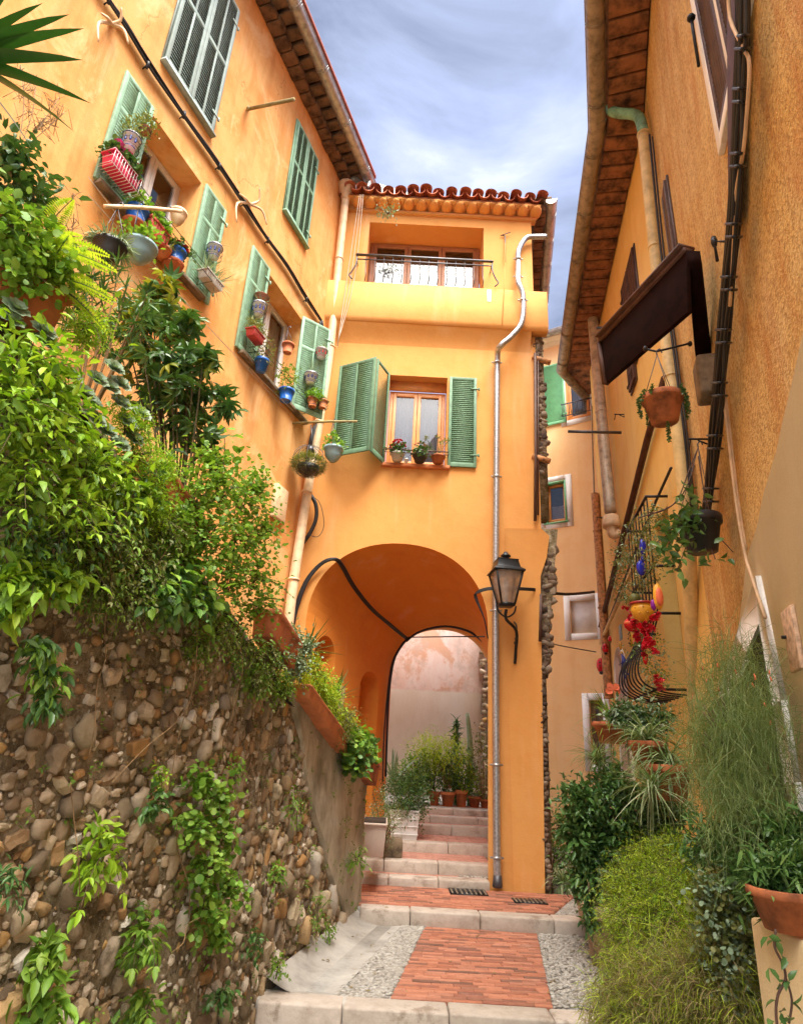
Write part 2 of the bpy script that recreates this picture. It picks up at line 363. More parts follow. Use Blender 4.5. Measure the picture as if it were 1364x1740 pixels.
def window(W,a0,a1,z0,z1,n,parent,nc=2,fw=.06,mat='window_wood',curtain=(0,.45),bar=True,room=.5,cm='curtain'):
    """casement window: frame ring, nc sashes each with glass, curtain, dark room behind"""
    w=MB();w.wbox(W,a0-.02,a0+fw*.7,z0,z1,n-.06,n+.02);w.wbox(W,a1-fw*.7,a1+.02,z0,z1,n-.06,n+.02);w.wbox(W,a0+fw*.7,a1-fw*.7,z1-fw*.7,z1,n-.06,n+.02);w.wbox(W,a0+fw*.7,a1-fw*.7,z0,z0+fw*.8,n-.06,n+.02)
    win=w.build('window',mat,parent,bev=.004)
    A0=a0+fw*.7;A1=a1-fw*.7;Z0=z0+fw*.8;Z1=z1-fw*.7;cw=(A1-A0)/nc
    s=MB();g=MB()
    for k in range(nc):
        b0=A0+k*cw+.004;b1=A0+(k+1)*cw-.004
        s.wbox(W,b0,b0+fw,Z0,Z1,n-.03,n+.035);s.wbox(W,b1-fw,b1,Z0,Z1,n-.03,n+.035)
        s.wbox(W,b0+fw,b1-fw,Z0,Z0+fw*1.3,n-.03,n+.035);s.wbox(W,b0+fw,b1-fw,Z1-fw,Z1,n-.03,n+.035)
        g.quad(W.P(b0+fw,Z0+fw,n),W.P(b1-fw,Z0+fw,n),W.P(b1-fw,Z1-fw,n),W.P(b0+fw,Z1-fw,n))
    s.build('frame',mat,win,bev=.004);g.build('pane','glass',win)
    if curtain:
        c=MB();zt=Z0+(Z1-Z0)*curtain[1];zb=Z0+(Z1-Z0)*curtain[0];m=64;V=[];
        for i in range(m+1):
            a=A0+(A1-A0)*i/m;off=.018*math.sin(i*1.15)+.01*math.sin(i*.37);sag=.05*abs(math.sin(math.pi*nc*i/m)) if curtain[1]<.9 else 0
            V+=[W.P(a,zb,n-.1+off),W.P(a,zt-sag,n-.1+off*.6)]
        c.add([tuple(v) for v in V],[(2*i,2*i+2,2*i+3,2*i+1) for i in range(m)])
        c.build('curtain',cm,win,smooth=True)
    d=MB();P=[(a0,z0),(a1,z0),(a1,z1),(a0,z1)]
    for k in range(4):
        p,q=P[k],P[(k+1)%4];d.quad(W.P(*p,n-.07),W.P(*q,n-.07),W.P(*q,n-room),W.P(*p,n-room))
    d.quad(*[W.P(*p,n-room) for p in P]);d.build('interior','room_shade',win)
    return win
def shutter(W,a0,a1,z0,z1,n,parent,mat='shutter_green',midst=True,rails=(.42,),t=.035,name='shutter',sp_=.042,hinges=True,solid=True):
    f=MB();st=.055
    f.wbox(W,a0,a0+st,z0,z1,n,n+t);f.wbox(W,a1-st,a1,z0,z1,n,n+t)
    zr=[z0]+[z0+(z1-z0)*r for r in rails]+[z1-st]
    hts=[.09]+[st*1.1]*len(rails)+[st]
    for z,h in zip(zr,hts): f.wbox(W,a0+st,a1-st,z,z+h,n+.002,n+t-.002)
    am=(a0+a1)/2
    if midst:
        for i in range(len(zr)-1): f.wbox(W,am-.018,am+.018,zr[i]+hts[i],zr[i+1],n+.004,n+t-.004)
    sh=f.build(name,mat,parent,bev=.003)
    l=MB();cols=[(a0+st,am-.018),(am+.018,a1-st)] if midst else [(a0+st,a1-st)]
    for i in range(len(zr)-1):
        zb=zr[i]+hts[i];zt=zr[i+1];k=max(1,int((zt-zb)/sp_))
        for j in range(k):
            z=zb+(j+.5)*(zt-zb)/k
            for c0,c1 in cols:
                P=[]
                for dn,dz in(((.006,-.020),(.030,.020)) if solid else ((.009,.012),(.031,-.010))):
                    P.append((dn,dz))
                (n0,q0),(n1,q1)=P
                l.box8([W.P(c0,z+q0-.004,n+n0),W.P(c1,z+q0-.004,n+n0),W.P(c1,z+q1-.004,n+n1),W.P(c0,z+q1-.004,n+n1),
                        W.P(c0,z+q0+.004,n+n0),W.P(c1,z+q0+.004,n+n0),W.P(c1,z+q1+.004,n+n1),W.P(c0,z+q1+.004,n+n1)])
    l.build('slats',mat,sh)
    if hinges:
        for fz in(.12,.86):
            h=MB();z=z0+(z1-z0)*fz
            h.wbox(W,a1-.12,a1+.05,z,z+.025,n+t,n+t+.01)
            h.lathe([(.012,0),(.018,.01),(.018,.06),(.01,.07)],W.P(a1+.04,z-.02,n+t),8)
            h.build('hinge',mat,sh)
    return sh
def pipe_clip(mb,p,r,nd=None):
    mb.lathe([(r,-.018),(r+.012,-.014),(r+.012,.014),(r,.018)],p,14)
# ================================================================= LEFT HOUSE
LH=thing('orange_house','tall mottled orange house on the left with green louvred shutters and flower pots','house',L.P(-4,-2.1,0))
w=MB()
h1=(-5.27,-4.2,5.63,7.24,.42);h2=(-2.33,-.98,5.5,7.33,.42)
wall_sheet(w,L,-13,.2,-2.3,11.95,[h1,h2]);w.quad(L.P(-13,-2.3,0),L.P(-13,11.95,0),L.P(-13,11.95,-6),L.P(-13,-2.3,-6));w.quad(L.P(-13,-2.3,-6),L.P(-13,11.95,-6),L.P(.2,11.95,-6),L.P(.2,-2.3,-6))
w.build('wall','orange',LH)
wn=window(L,-5.27,-4.2,5.63,7.24,-.36,LH,2,.06,'white_paint',(0,.75))
wn2=window(L,-2.33,-.98,5.5,7.33,-.36,LH,2,.06,'white_paint',(0,.98))
# shutters on the two flower windows
lo=dict(rails=(.66,))
shutter(L,-5.76,-5.27,5.60,7.28,.02,wn,**lo);shutter(L,-4.15,-3.64,5.60,7.28,.02,wn,**lo)
shutter(L,-2.90,-2.35,5.47,7.36,.02,wn2,**lo)
for h in(h1,h2):
    m=MB();m.wbox(L,h[0]-.45,h[1]+.42,h[2]-.075,h[2]-.015,-.0,.1);m.build('sill','old_concrete',wn if h is h1 else wn2,bev=.008)
    m=MB()
    for zz in (.06,.16):
        m.tube([L.P(h[0]-.25,h[2]+zz,.02),L.P(h[0]-.25,h[2]+zz,.30),L.P(h[1]+.25,h[2]+zz,.30),L.P(h[1]+.25,h[2]+zz,.02)],.005,5,False)
    m.build('wire_rail','iron',wn if h is h1 else wn2)
# angled right leaf of the second window
e0=L.P(-.93,0,.03);e1=onY(553,660,9.98)
p0=L.at(500,640,.03);
dx,dy=(e1[0]-p0[0]),(e1[1]-p0[1]);
azA=math.degrees(math.atan2(.62,.42))
SA=Wall((p0[0],p0[1]),52);shutter(SA,0,.62,5.46,7.36,0,wn2,**lo)
# closed upper shutters
for (a0,a1,z0,z1,mt,lb) in((-5.31,-4.24,8.13,10.85,'shutter_grey',0),(-2.19,-1.30,8.83,11.05,'shutter_green',1)):
    fr=MB();fr.wbox(L,a0-.03,a1+.03,z0-.04,z0-.003,.0,.085);fr.wbox(L,a0-.03,a0-.002,z0,z1,0,.03);fr.wbox(L,a1+.002,a1+.03,z0,z1,0,.03);fr.wbox(L,a0-.03,a1+.03,z1+.003,z1+.03,0,.03)
    u=fr.build('window',mt,LH);bk=MB();bk.quad(L.P(a0,z0,.006),L.P(a1,z0,.006),L.P(a1,z1,.006),L.P(a0,z1,.006));bk.build('interior','dark_void',u)  # flat dark panel on the wall, painted shade for the slat gaps
    am=(a0+a1)/2;shutter(L,a0,am-.004,z0,z1,.02,u,mt,rails=(.5,) if lb==0 else (.55,),hinges=False,solid=False,sp_=.055);shutter(L,am+.004,a1,z0,z1,.02,u,mt,rails=(.5,) if lb==0 else (.55,),solid=False,sp_=.055)
# eaves
ev=MB();ev.wbox(L,-13,.15,11.95,12.05,-.05,.62);ev.build('eave_board','eave_tile',LH)
ev=MB()
k=0
for a in np.arange(-12.9,.1,.26):
    h=.10+.07*random.random();ev.wbox(L,a,a+.19,11.95-h,11.95,.0,.50+.05*random.random())
    ev.wbox(L,a,a+.24,11.82-h,11.95-h-.003,-.0,.22+.05*random.random())
ev.build('eave_tiles','eave_tile',LH,bev=.015)
r=MB();r.box8([L.P(-13,12.06,.66),L.P(.2,12.06,.66),L.P(.2,13.6,-3),L.P(-13,13.6,-3),L.P(-13,12.16,.66),L.P(.2,12.16,.66),L.P(.2,13.7,-3),L.P(-13,13.7,-3)]);r.build('roof','roof_tile',LH)
def gutter(W,a0,a1,z,n,r,parent,mat,joint=1.1,name='gutter'):
    g=MB();V=[];Fs=[];m=10;As=[a0,a1]
    for a in As:
        for ri in(r,r-.006):
            for k in range(m+1):
                t=math.pi*k/m;V.append(W.P(a,z-ri*math.sin(t),n-ri*math.cos(t)))
    for o_ in(0,m+1):
        for k in range(m): Fs.append((o_+k,o_+k+1,2*(m+1)+o_+k+1,2*(m+1)+o_+k))
    g.add([tuple(v) for v in V],Fs)
    g.tube([W.P(a0,z,n+r),W.P(a1,z,n+r)],.012,6,False)
    g.tube([W.P(a0,z,n-r),W.P(a1,z,n-r)],.008,6,False)
    for a in(a0,a1): g.add([tuple(W.P(a,z-r*math.sin(math.pi*k/m),n-r*math.cos(math.pi*k/m))) for k in range(m+1)],[tuple(range(m+1))])
    a=a0+joint*.5
    while a<a1:
        for da in(0,.045):
            g.tube([W.P(a+da,z-(r+.004)*math.sin(math.pi*k/m),n-(r+.004)*math.cos(math.pi*k/m)) for k in range(m+1)],.009,5,False)
        a+=joint
    return g.build(name,mat,parent,smooth=True)
gutter(L,-13,.12,11.80,.60,.115,LH,'zinc')
# downpipe with clay funnel head
d=MB();pp=[L.at(587,335,.14),L.at(575,450,.14),L.at(560,600,.14),L.at(540,730,.14),L.at(520,850,.14),L.at(497,1000,.14),L.at(486,1100,.14)]
d.tube([(p[0],p[1],p[2]) for p in pp],.082,14,True)
for i in range(5):
    pipe_clip(d,pp[i+1]+Vector((.0,0,.15)),.083)
dp=d.build('downpipe','cream_pipe',LH,smooth=True)
t=pp[0];d=MB();d.lathe([(.085,-.1),(.10,.0),(.105,.06),(.15,.12),(.155,.17),(.17,.19),(.175,.25),(.2,.3),(.2,.34),(.15,.34)],t,18);d.build('funnel_head','cream_pipe',dp,smooth=True)
d=MB();g0=L.P(-.05,11.75,.6);d.tube([g0,g0+Vector((-.02,-.02,-.25)),t+Vector((.15,0,.55)),t+Vector((0,0,.3))],.06,10);d.build('outlet','zinc',dp,smooth=True)
# yellow meter box, small fittings
m=MB();c0=L.px(480,850);c1=L.px(497,900);m.wbox(L,c0[0]-.35,c0[0]+.02,c1[1]-.05,c0[1]+.15,0,.09);m.build('meter_box','cream_pipe',LH,bev=.01)
# cable bundle on the house
cab=[(150,-60),(185,0),(215,45),(260,118),(312,195),(365,270),(415,345),(452,402),(490,455),(520,505),(548,548)]
cs=MB()
for i,o in enumerate(((.05,0),(.075,.028),(.045,.03),(.07,-.025))):
    cs.tube([L.at(u,v,o[0])+Vector((0,0,o[1]*1.0+.012*math.sin(j*2.1+i*1.7))) for j,(u,v) in enumerate(cab)],.017,6)
for u,v in((185,0),(250,110),(312,195),(372,282),(415,345),(455,408),(520,508)):
    p=L.at(u,v,.055);cs.tube([p+Vector((0,0,-.06)),p+Vector((.02,-.02,0)),p+Vector((0,0,.06))],.02,6);cs.tube([p,p-Vector((L.n[0],L.n[1],0))*.06+Vector((0,0,-.05))],.009,5)
tag(cs.build('cable_bundle','black_rubber'),'bundle of black cables running slanting across the orange house wall under the grey shutters','cable')
cs=MB()
tail=[(545,545,.1),(552,600,.12),(545,690,.12),(530,740,.1),(519,800,.1)]
pts=[L.at(*q) for q in tail]
for o in(-.02,.02): cs.tube([p+Vector((o,-o,0)) for p in pts],.022,6)
cs.tube([onY(u,v,10.35) for u,v in((526,838),(536,856),(537,880),(527,905),(510,930),(500,950))],.035,7)
cs.tube([onY(u,v,10.30) for u,v in((523,842),(540,850),(548,870),(550,895),(540,912),(522,908))],.006,5)
tag(cs.build('cable_tail','black_rubber'),'black cables looping loosely beside the cream downpipe','cable')
def bracket(u,v,k):
    t=thing('cable_bracket','curved hook bracket on the black cables %s'%k,'bracket',L.at(u,v,0),'starfish shaped wall brackets')
    m=MB();c=L.at(u,v,.05)
    for du,dv,bu,bv in((-22,-2,-23,30),(20,10,28,34),(15,-7,16,-28),(-7,-10,-18,-18)):
        m.tube([c,L.at(u+du,v+dv,.13),L.at(u+bu,v+bv,.17)],[.024,.018,.010],7)
    m.tube([L.P(*L.px(u,v),0),c],.03,8);m.build('hook','cream_pipe',t,smooth=True);return t
bracket(425,347,'between two green-shuttered windows');bracket(190,40,'at the top left left of the grey shutters')
# clothes bracket (long bar high on the wall)
cb=MB();cb.tube([L.at(420,185,.08),L.at(500,168,.9)],.03,6,False);cb.tube([L.at(422,182,0),L.at(422,184,.12)],.03,6,False)
tag(cb.build('drying_bar','wood_pole'),'short green-grey metal bar projecting from the upper orange wall beside the eaves','bar')
# washing lines
wl=MB()
for o,dz in((.3,0),(.3,-.18)):
    wl.tube([L.at(150,300+(0 if dz==0 else 30),o),L.at(330,530,o),L.at(500,700+(0 if dz==0 else 12),o)],.004,4)
tag(wl.build('washing_line','rope'),'thin washing lines sagging under the pot-filled windows','washing line')
st=MB()
for o in(0,.05,.1): st.tube([onY(611+o*60,330,10.15),onY(590,470,10.2)+Vector((o*1.5,0,0)),onY(573,590-o*60,10.1)],.007,4)
tag(st.build('rope','rope'),'pale loose cords hanging from the roof corner beside the cream downpipe','cord')
# ================================================================= ARCH HOUSE
AH=thing('arch_house','smooth orange house bridging the lane over an arch, with red tile roof and balcony','house',(0.4,YF+1.5,-1.75))
XL,XR=-1.75,2.52
def archpts(a0,a1,zs,rise,n=36,e=2.15):
    c=(a0+a1)/2;a=(a1-a0)/2;P=[]
    for i in range(n+1):
        t=math.pi*(1-i/n);x=math.copysign(abs(math.cos(t))**(2/e),math.cos(t));z=abs(math.sin(t))**(2/e);P.append((c+a*x,zs+rise*z))
    return P
AP=archpts(-1.5,1.55,2.05,1.42)
w=MB()
ztop=3.7
def edge(z): return 2.33+.024*(z+1.75)
# piers
w.quad((XL,YF,-2.2),(-1.5,YF,-2.2),(-1.5,YF,2.05),(XL,YF,2.05))
w.quad((1.55,YF,-2.2),(edge(-2.2),YF,-2.2),(edge(2.05),YF,2.05),(1.55,YF,2.05))
w.quad((XL,YF,2.05),(-1.5,YF,2.05),(-1.5,YF,ztop),(XL,YF,ztop));w.quad((1.55,YF,2.05),(edge(2.05),YF,2.05),(edge(ztop),YF,ztop),(1.55,YF,ztop))
for i in range(len(AP)-1):
    p,q=AP[i],AP[i+1];w.quad((p[0],YF,p[1]),(q[0],YF,q[1]),(q[0],YF,ztop),(p[0],YF,ztop))
hm=(-.36,.76,5.02,6.93,.3);hu=(-1.02,1.46,9.0,10.80,.62)
wall_sheet(w,FW,XL,2.5,ztop,11.05,[hm,hu])
w.build('wall','orange_front',AH)
# pier buttress strip, slightly proud
m=MB();P=[(1.93,-1.78),(2.36,-1.78),(2.44,3.0),(2.56,3.35),(2.62,3.74),(2.50,3.86),(1.85,3.84)]
lo_=[(x,YF-.035,z) for x,z in P];hi=[(x,YF+.25,z) for x,z in P];n_=len(P)
m.add(lo_+hi,[tuple(range(n_))]+[tuple(range(2*n_-1,n_-1,-1))]+[(i,(i+1)%n_,(i+1)%n_+n_,i+n_) for i in range(n_)]);m.build('buttress','orange_front',AH,bev=.012)
# parapet band with rounded foot
m=MB();P=[(.0,8.02),(.20,8.02),(.24,8.12),(.24,8.97),(.0,9.0)]
V=[(XL,YF-a,z) for a,z in P]+[(2.72,YF-a,z-.02) for a,z in P];m.add(V,[(i,(i+1)%5,(i+1)%5+5,i+5) for i in range(5)]+[(0,1,2,3,4),(9,8,7,6,5)]);m.build('balcony_parapet','orange_front',AH,bev=.01)
m=MB();P=[(.0,7.62),(.05,7.8),(.14,7.93),(.19,8.017)];V=[(XL,YF-a,z) for a,z in P]+[(2.4,YF-a,z) for a,z in P];m.add(V,[(i,i+1,i+5,i+4) for i in range(3)]);m.build('moulding','orange_front',AH,smooth=True)
wu=window(Wall((0,YF+.6),90),-.98,1.42,9.0,10.78,0,AH,3,.07,'window_brown',(0,.62))
wm=window(Wall((0,YF+.28),90),-.33,.73,5.06,6.72,0,AH,2,.065,'window_wood',(0,.995),cm='curtain')
m=MB();m.wbox(FW,-.36,.76,6.72,6.93,-.24,-.2);m.wbox(FW,-.36,.76,4.99,5.06,-.3,-.1);m.build('lintel','window_wood',wm)
m=MB();m.wbox(FW,-.42,.84,4.93,5.0,-.05,.09);m.build('sill','terracotta_bright',wm,bev=.01)
m=MB();m.tube([FW.P(-.38,5.18,.2),FW.P(-.38,5.18,.26),FW.P(.8,5.18,.26),FW.P(.8,5.18,.02)],.012,6,False);m.tube([FW.P(-.38,5.12,.02),FW.P(-.38,5.12,.26),FW.P(.8,5.12,.26)],.008,6,False);m.build('pot_rail','brown_wood',wm)
# shutters of the middle window
shutter(FW,.80,1.33,5.0,6.93,.02,wm,'shutter_green_deep',midst=False,rails=())
pA=Vector((-.36,YF-.04));oA=onY(637,690,9.95)
azl=math.degrees(math.atan2(oA[0]-pA[0],oA[1]-pA[1]));la=math.hypot(oA[0]-pA[0],oA[1]-pA[1])
SB=Wall((pA[0],pA[1]),azl);shutter(SB,.0,la,4.98,6.93,0,wm,'shutter_green_deep',midst=False,rails=(),hinges=False)
oB=onY(575,690,10.32);azl2=math.degrees(math.atan2(oB[0]-oA[0],oB[1]-oA[1]));lb=math.hypot(oB[0]-oA[0],oB[1]-oA[1])
SC=Wall((oA[0]-.03,oA[1]-.02),azl2,True);shutter(SC,.0,lb,4.98,6.93,0,wm,'shutter_green_deep',midst=True,rails=(),hinges=False)
# balcony railing
m=MB();zr=9.58;y0=YF-.30
m.wbox(FW,-1.22,1.62,zr,zr+.03,.28,.33);m.wbox(FW,-1.20,1.60,zr-.11,zr-.09,.295,.315)
for k in range(14):
    a=-1.0+k*2.4/13;m.tube([(a,y0,zr),(a,y0,zr-.35),(a+.015,y0-.01,zr-.5),(a,y0+.06,zr-.6)],.009,5)
for a,sg in((-1.2,-1),(1.6,1)):
    m.tube([(a,y0,zr),(a,y0-.02,zr-.25),(a+sg*.07,y0,zr-.42),(a+sg*.12,y0,zr-.52),(a+sg*.05,y0+.02,zr-.6)],.014,6);m.tube([(a,y0,zr),(a,YF,zr)],.012,6,False)
m.build('railing','iron_grey',AH)
# genoise cornice + roof tiles
m=MB()
def half_tile(mb,x,y,z,r,ln,inv,slope=0.,rr=.0,th=.014):
    V=[];k=8
    for yy,dz,rs in((y,0,1),(y+ln,ln*slope,.86)):
        for q in(r,r-th):
            for i in range(k+1):
                t=math.pi*i/k;V.append((x+q*rs*math.cos(t),yy,z+dz+(-1 if inv else 1)*q*rs*math.sin(t)))
    n=k+1;Fs=[]
    for i in range(k): Fs+= [(i,i+1,2*n+i+1,2*n+i),(n+i,n+i+1,3*n+i+1,3*n+i),(i,i+1,n+i+1,n+i)]
    mb.add(V,Fs)
nt=15;pw=(2.62+1.55)/nt
for k in range(nt):
    x=-1.45+pw*(k+.5)
    m.lathe([(0.001,-.10),(.07,-.085),(.11,-.04),(.125,.0)],(x,YF-.10,11.22),12,1.05,1.6)
m.wbox(FW,XL+.1,2.66,11.22,11.27,-.2,.27);m.wbox(FW,XL+.1,2.6,11.05,11.12,-.1,.06)
m.build('cornice','orange_front',AH,smooth=False)
m=MB()
for k in range(nt+1):
    x=-1.5+pw*k+random.uniform(-.015,.015);y=YF-.42+random.uniform(-.04,.04);rr=.125+random.uniform(-.008,.008)
    for j in range(4): half_tile(m,x+random.uniform(-.01,.01),y+j*.36+random.uniform(-.02,.02),11.37+j*.10,rr,.42,False,.27)
    if k<nt:
        for j in range(3): half_tile(m,x+pw/2,y+.05+j*.36,11.40+j*.10,.12,.42,True,.27)
m.build('roof_tiles','roof_tile',AH,smooth=False)
m=MB();m.box8([(XL,YF-.25,11.28),(2.6,YF-.25,11.28),(2.6,YF+3.2,12.1),(XL,YF+3.2,12.1),(XL,YF-.25,11.33),(2.6,YF-.25,11.33),(2.6,YF+3.2,12.2),(XL,YF+3.2,12.2)]);m.build('roof_deck','terracotta_old',AH)
# upper rear wing with zinc roof
rz=lambda u,v,Y:onY(u,v,Y)
a=rz(600,322,12.2);b=rz(800,345,12.9);a2=rz(600,297,12.2);b2=rz(775,333,13.0)
m=MB();m.box8([(-2.0,12.3,11.2),(b[0],13.3,11.2),(b[0],16,11.2),(-2,16,11.2),(-2,12.3,a[2]+.05),(b[0],13.3,b[2]-.35),(b[0],16,b[2]),(-2,16,a[2])]);m.build('attic_wall','rose_wall',AH)
m=MB();m.box8([(-2.0,12.15,a[2]+.06),(b2[0]+.3,13.2,b2[2]-.34),(b2[0]+.3,16,b2[2]-.2),(-2,16,a[2]+.1),(-2,12.15,a2[2]),(b2[0]+.3,13.2,b2[2]-.26),(b2[0]+.3,16,b2[2]),(-2,16,a2[2])]);m.build('zinc_roof','zinc',AH)
# side gutter and eave at the right
SG=Wall((2.62,YF-.15),10)
gutter(SG,-.1,4.6,11.42,-.0+.28,.13,AH,'zinc',.75,'side_gutter')
m=MB()
for a in np.arange(0,4.4,.24): m.wbox(SG,a,a+.19,11.22,11.40+.05*random.random(),-.05,.14+.04*random.random())
m.wbox(SG,-.1,4.5,11.44,11.50,-.2,.3)
m.build('side_eave','eave_tile',AH,bev=.01)
m=MB();m.quad((2.5,YF,-2),(2.5,YF,11.2),(3.2,YF+4.5,11.2),(3.2,YF+4.5,-2));m.build('side_wall','orange_front',AH)
# exposed rubble edge at the right
m=MB();stn=MB()
def stone(mb,c,rx,ry,rz_,seed,sub=1):
    r=random.Random(seed);t=ICO[sub];v=t[0].copy()
    ph=[r.uniform(0,6.28) for _ in range(6)]
    k=1+.16*np.sin(3*v[:,0]+ph[0])+.14*np.sin(3.5*v[:,1]+ph[1])+.14*np.sin(3*v[:,2]+ph[2])
    v=np.sign(v)*np.abs(v)**.7;v=v*k[:,None]*np.array([rx,ry,rz_]);v=v+RG.normal(0,.09*rz_,v.shape);a=r.uniform(-.5,.5);ca,sa=math.cos(a),math.sin(a)
    x=v[:,0]*ca-v[:,2]*sa;z=v[:,0]*sa+v[:,2]*ca;v[:,0]=x;v[:,2]=z
    mb.add(v+np.array(c),t[1])
def ico(sub):
    import bmesh
    b=bmesh.new();bmesh.ops.create_icosphere(b,subdivisions=sub,radius=1);V=np.array([v.co[:] for v in b.verts]);Fc=np.array([[v.index for v in f.verts] for f in b.faces]);b.free();return V,Fc
ICO={1:ico(1),2:ico(2),3:ico(3)}
m.box(2.40,2.66,YF+.02,YF+.3,4.1,8.0);m.box8([(2.42,YF+.02,1.3),(2.50,YF+.02,1.3),(2.50,YF+.4,1.3),(2.42,YF+.4,1.3),(2.5,YF+.02,3.9),(2.80,YF+.02,3.9),(2.80,YF+.4,3.9),(2.5,YF+.4,3.9)]);m.box(2.34,2.50,YF+.03,YF+.3,-1.8,3.2)
m.build('rubble_core','mortar',AH)
for z in np.arange(5.0,8.0,.085):
    for _ in range(2): stone(stn,(random.uniform(2.5,2.64),YF+.05,z+random.uniform(-.03,.03)),random.uniform(.04,.09),.05,random.uniform(.03,.07),random.random(),2)
stn.build('rubble_stones','rubble_dark',AH);stn=MB()
for z in np.arange(1.4,3.7,.11):
    for _ in range(3): stone(stn,(random.uniform(2.46,2.50+.12*(z-1.3)),YF+.06,z+random.uniform(-.04,.04)),random.uniform(.05,.12),.05,random.uniform(.04,.09),random.random(),2)
stn.build('rubble_stones','rubble_dark',AH);stn=MB()
for z in np.arange(-1.7,1.5,.07): stone(stn,(random.uniform(2.40,2.46),YF+.01,z),.05,.05,random.uniform(.04,.06),random.random())
stn.build('rubble_stones','rubble_dark',AH)
for v in(610,778): m=MB();m.tube([onY(905,v-3,YF),onY(934,v+6,YF-.1)],.055,10,False);m.build('beam_end','rust_pipe',AH)
m=MB();m.tube([onY(909,600,YF-.08),onY(910,760,YF-.08),onY(909,885,YF-.08)],.028,8,False);m.tube([onY(914,600,YF-.05),onY(914,875,YF-.05)],.018,6,False);m.tube([onY(919,1010,YF-.1),onY(917,1090,YF-.1)],.025,6,False);m.build('brown_pipe','brown_wood',AH)
# facade downpipe
gp=[(928,402),(908,402),(893,405),(881,425),(880,450),(880,478),(888,500),(889,530),(884,553),(868,572),(850,588),(845,606),(844,700),(843,850),(842,1000),(842,1150),(843,1300),(844,1450),(845,1492)]
d=MB();P3=[onY(u,v,YF-.12 if v>500 else YF-.33 if 480<v else YF-.12) for u,v in gp]
P3=[onY(u,v,YF-.12 if (v<478 or v>595) else YF-.36) for u,v in gp]
d.tube(P3,.056,14)
dp=d.build('downpipe','galv',AH,smooth=True)
d=MB()
for u,v in((844,616),(843,810),(842,1038),(843,1300),(844,1458),(880,440),(880,470),(888,510)):
    q=onY(u,v,YF-.12 if (v<478 or v>595) else YF-.36);pipe_clip(d,q,.058);d.box(q[0]-.1,q[0]+.1,q[1]-.01,q[1]+.01,q[2]-.012,q[2]+.012)
d.build('pipe_clip','galv',dp,smooth=True)
d=MB();q=onY(845,1490,YF-.12);d.lathe([(.065,-.14),(.075,-.12),(.06,.02)],q,12);d.build('pipe_shoe','iron_grey',dp)
# old bolts / stain marks
m=MB()
for u,v,a in((858,400,60),):
    m.tube([onY(u-4,v,YF-.02),onY(u,v,YF-.05),onY(u,v+45,YF-.05)],.012,5,False)
m.tube([onY(850,400,YF-.03),onY(867,394,YF-.06)],.01,5,False);m.build('wall_rod','iron_grey',AH)
m=MB();m.tube([onY(u,v,YF-.03 if v>600 or v<480 else YF-.27) for u,v in((858,405),(857,480),(853,552))],.006,4,False);m.build('thin_wire','orange_front',AH)
m=MB();m.box(1.50,1.58,YF-.247,YF-.235,8.62,8.92);m.build('plaster_patch','white_plaster',AH,bev=.004)
# ---- passage
far=archpts(-.03,2.1,1.55,1.07);YB=13.55
w=MB();n=len(AP);NS=16
for j in range(NS):
    t0,t1=j/NS,(j+1)/NS
    for i in range(n-1):
        def pt(i,t): e_=t; bz_=math.sin(math.pi*i/(n-1)); return (AP[i][0]*(1-e_)+far[i][0]*e_,YF+(YB-YF)*t,AP[i][1]*(1-e_)+far[i][1]*e_+.15*math.sin(math.pi*t)*bz_)
        w.quad(pt(i,t0),pt(i+1,t0),pt(i+1,t1),pt(i,t1))
w.build('vault','orange_deep',AH,smooth=True)
IW=Wall((-1.5,YF),math.degrees(math.atan2(-.03+1.5,YB-YF)));Lw=math.hypot(1.47,YB-YF)
w=MB();nzt=lambda s:2.05-.5*s/Lw
def arched_hole(mb,W,a0,a1,zs,rise,ztop0,ztop1,zb,d):
    P=archpts(a0,a1,zs,rise,14,2.);tz=lambda a:ztop0+(ztop1-ztop0)*(a-a0)/(a1-a0)
    for i in range(len(P)-1):
        p,q=P[i],P[i+1];mb.quad(W.P(p[0],p[1]),W.P(q[0],q[1]),W.P(q[0],tz(q[0])),W.P(p[0],tz(p[0])))
        mb.quad(W.P(p[0],p[1]),W.P(q[0],q[1]),W.P(q[0],q[1],-d),W.P(p[0],p[1],-d))
    for a in(a0,a1): mb.quad(W.P(a,zb),W.P(a,zs),W.P(a,zs,-d),W.P(a,zb,-d))
    mb.quad(W.P(a0,zb,-d),W.P(a1,zb,-d),W.P(a1,zs+rise,-d),W.P(a0,zs+rise,-d))
nA=(.35,1.05);nB=(2.05,2.85)
for a0,a1 in((0,nA[0]),(nA[1],nB[0]),(nB[1],Lw)): w.quad(IW.P(a0,-2.2),IW.P(a1,-2.2),IW.P(a1,nzt(a1)),IW.P(a0,nzt(a0)))
arched_hole(w,IW,*nA,1.5,.4,nzt(nA[0]),nzt(nA[1]),-2.2,.42);arched_hole(w,IW,*nB,1.15,.36,nzt(nB[0]),nzt(nB[1]),-2.2,.40)
w.quad((1.55,YF,-2.2),(2.1,YB,-2.2),(2.1,YB,1.55),(1.55,YF,2.05))
w.build('passage_wall','orange_deep',AH)
m=MB();m.wbox(IW,.42,.98,-1.7,1.45,-.41,-.38);m.build('passage_door','brown_wood',AH)
m=MB();m.wbox(IW,.40,1.0,1.25,1.45,-.37,-.06);m.build('door_corbel','orange_deep',AH,bev=.02)
m=MB();m.wbox(IW,1.25,1.47,.62,1.12,0.0,.02);m.build('wall_plaque','plaque_stone',AH,bev=.004)
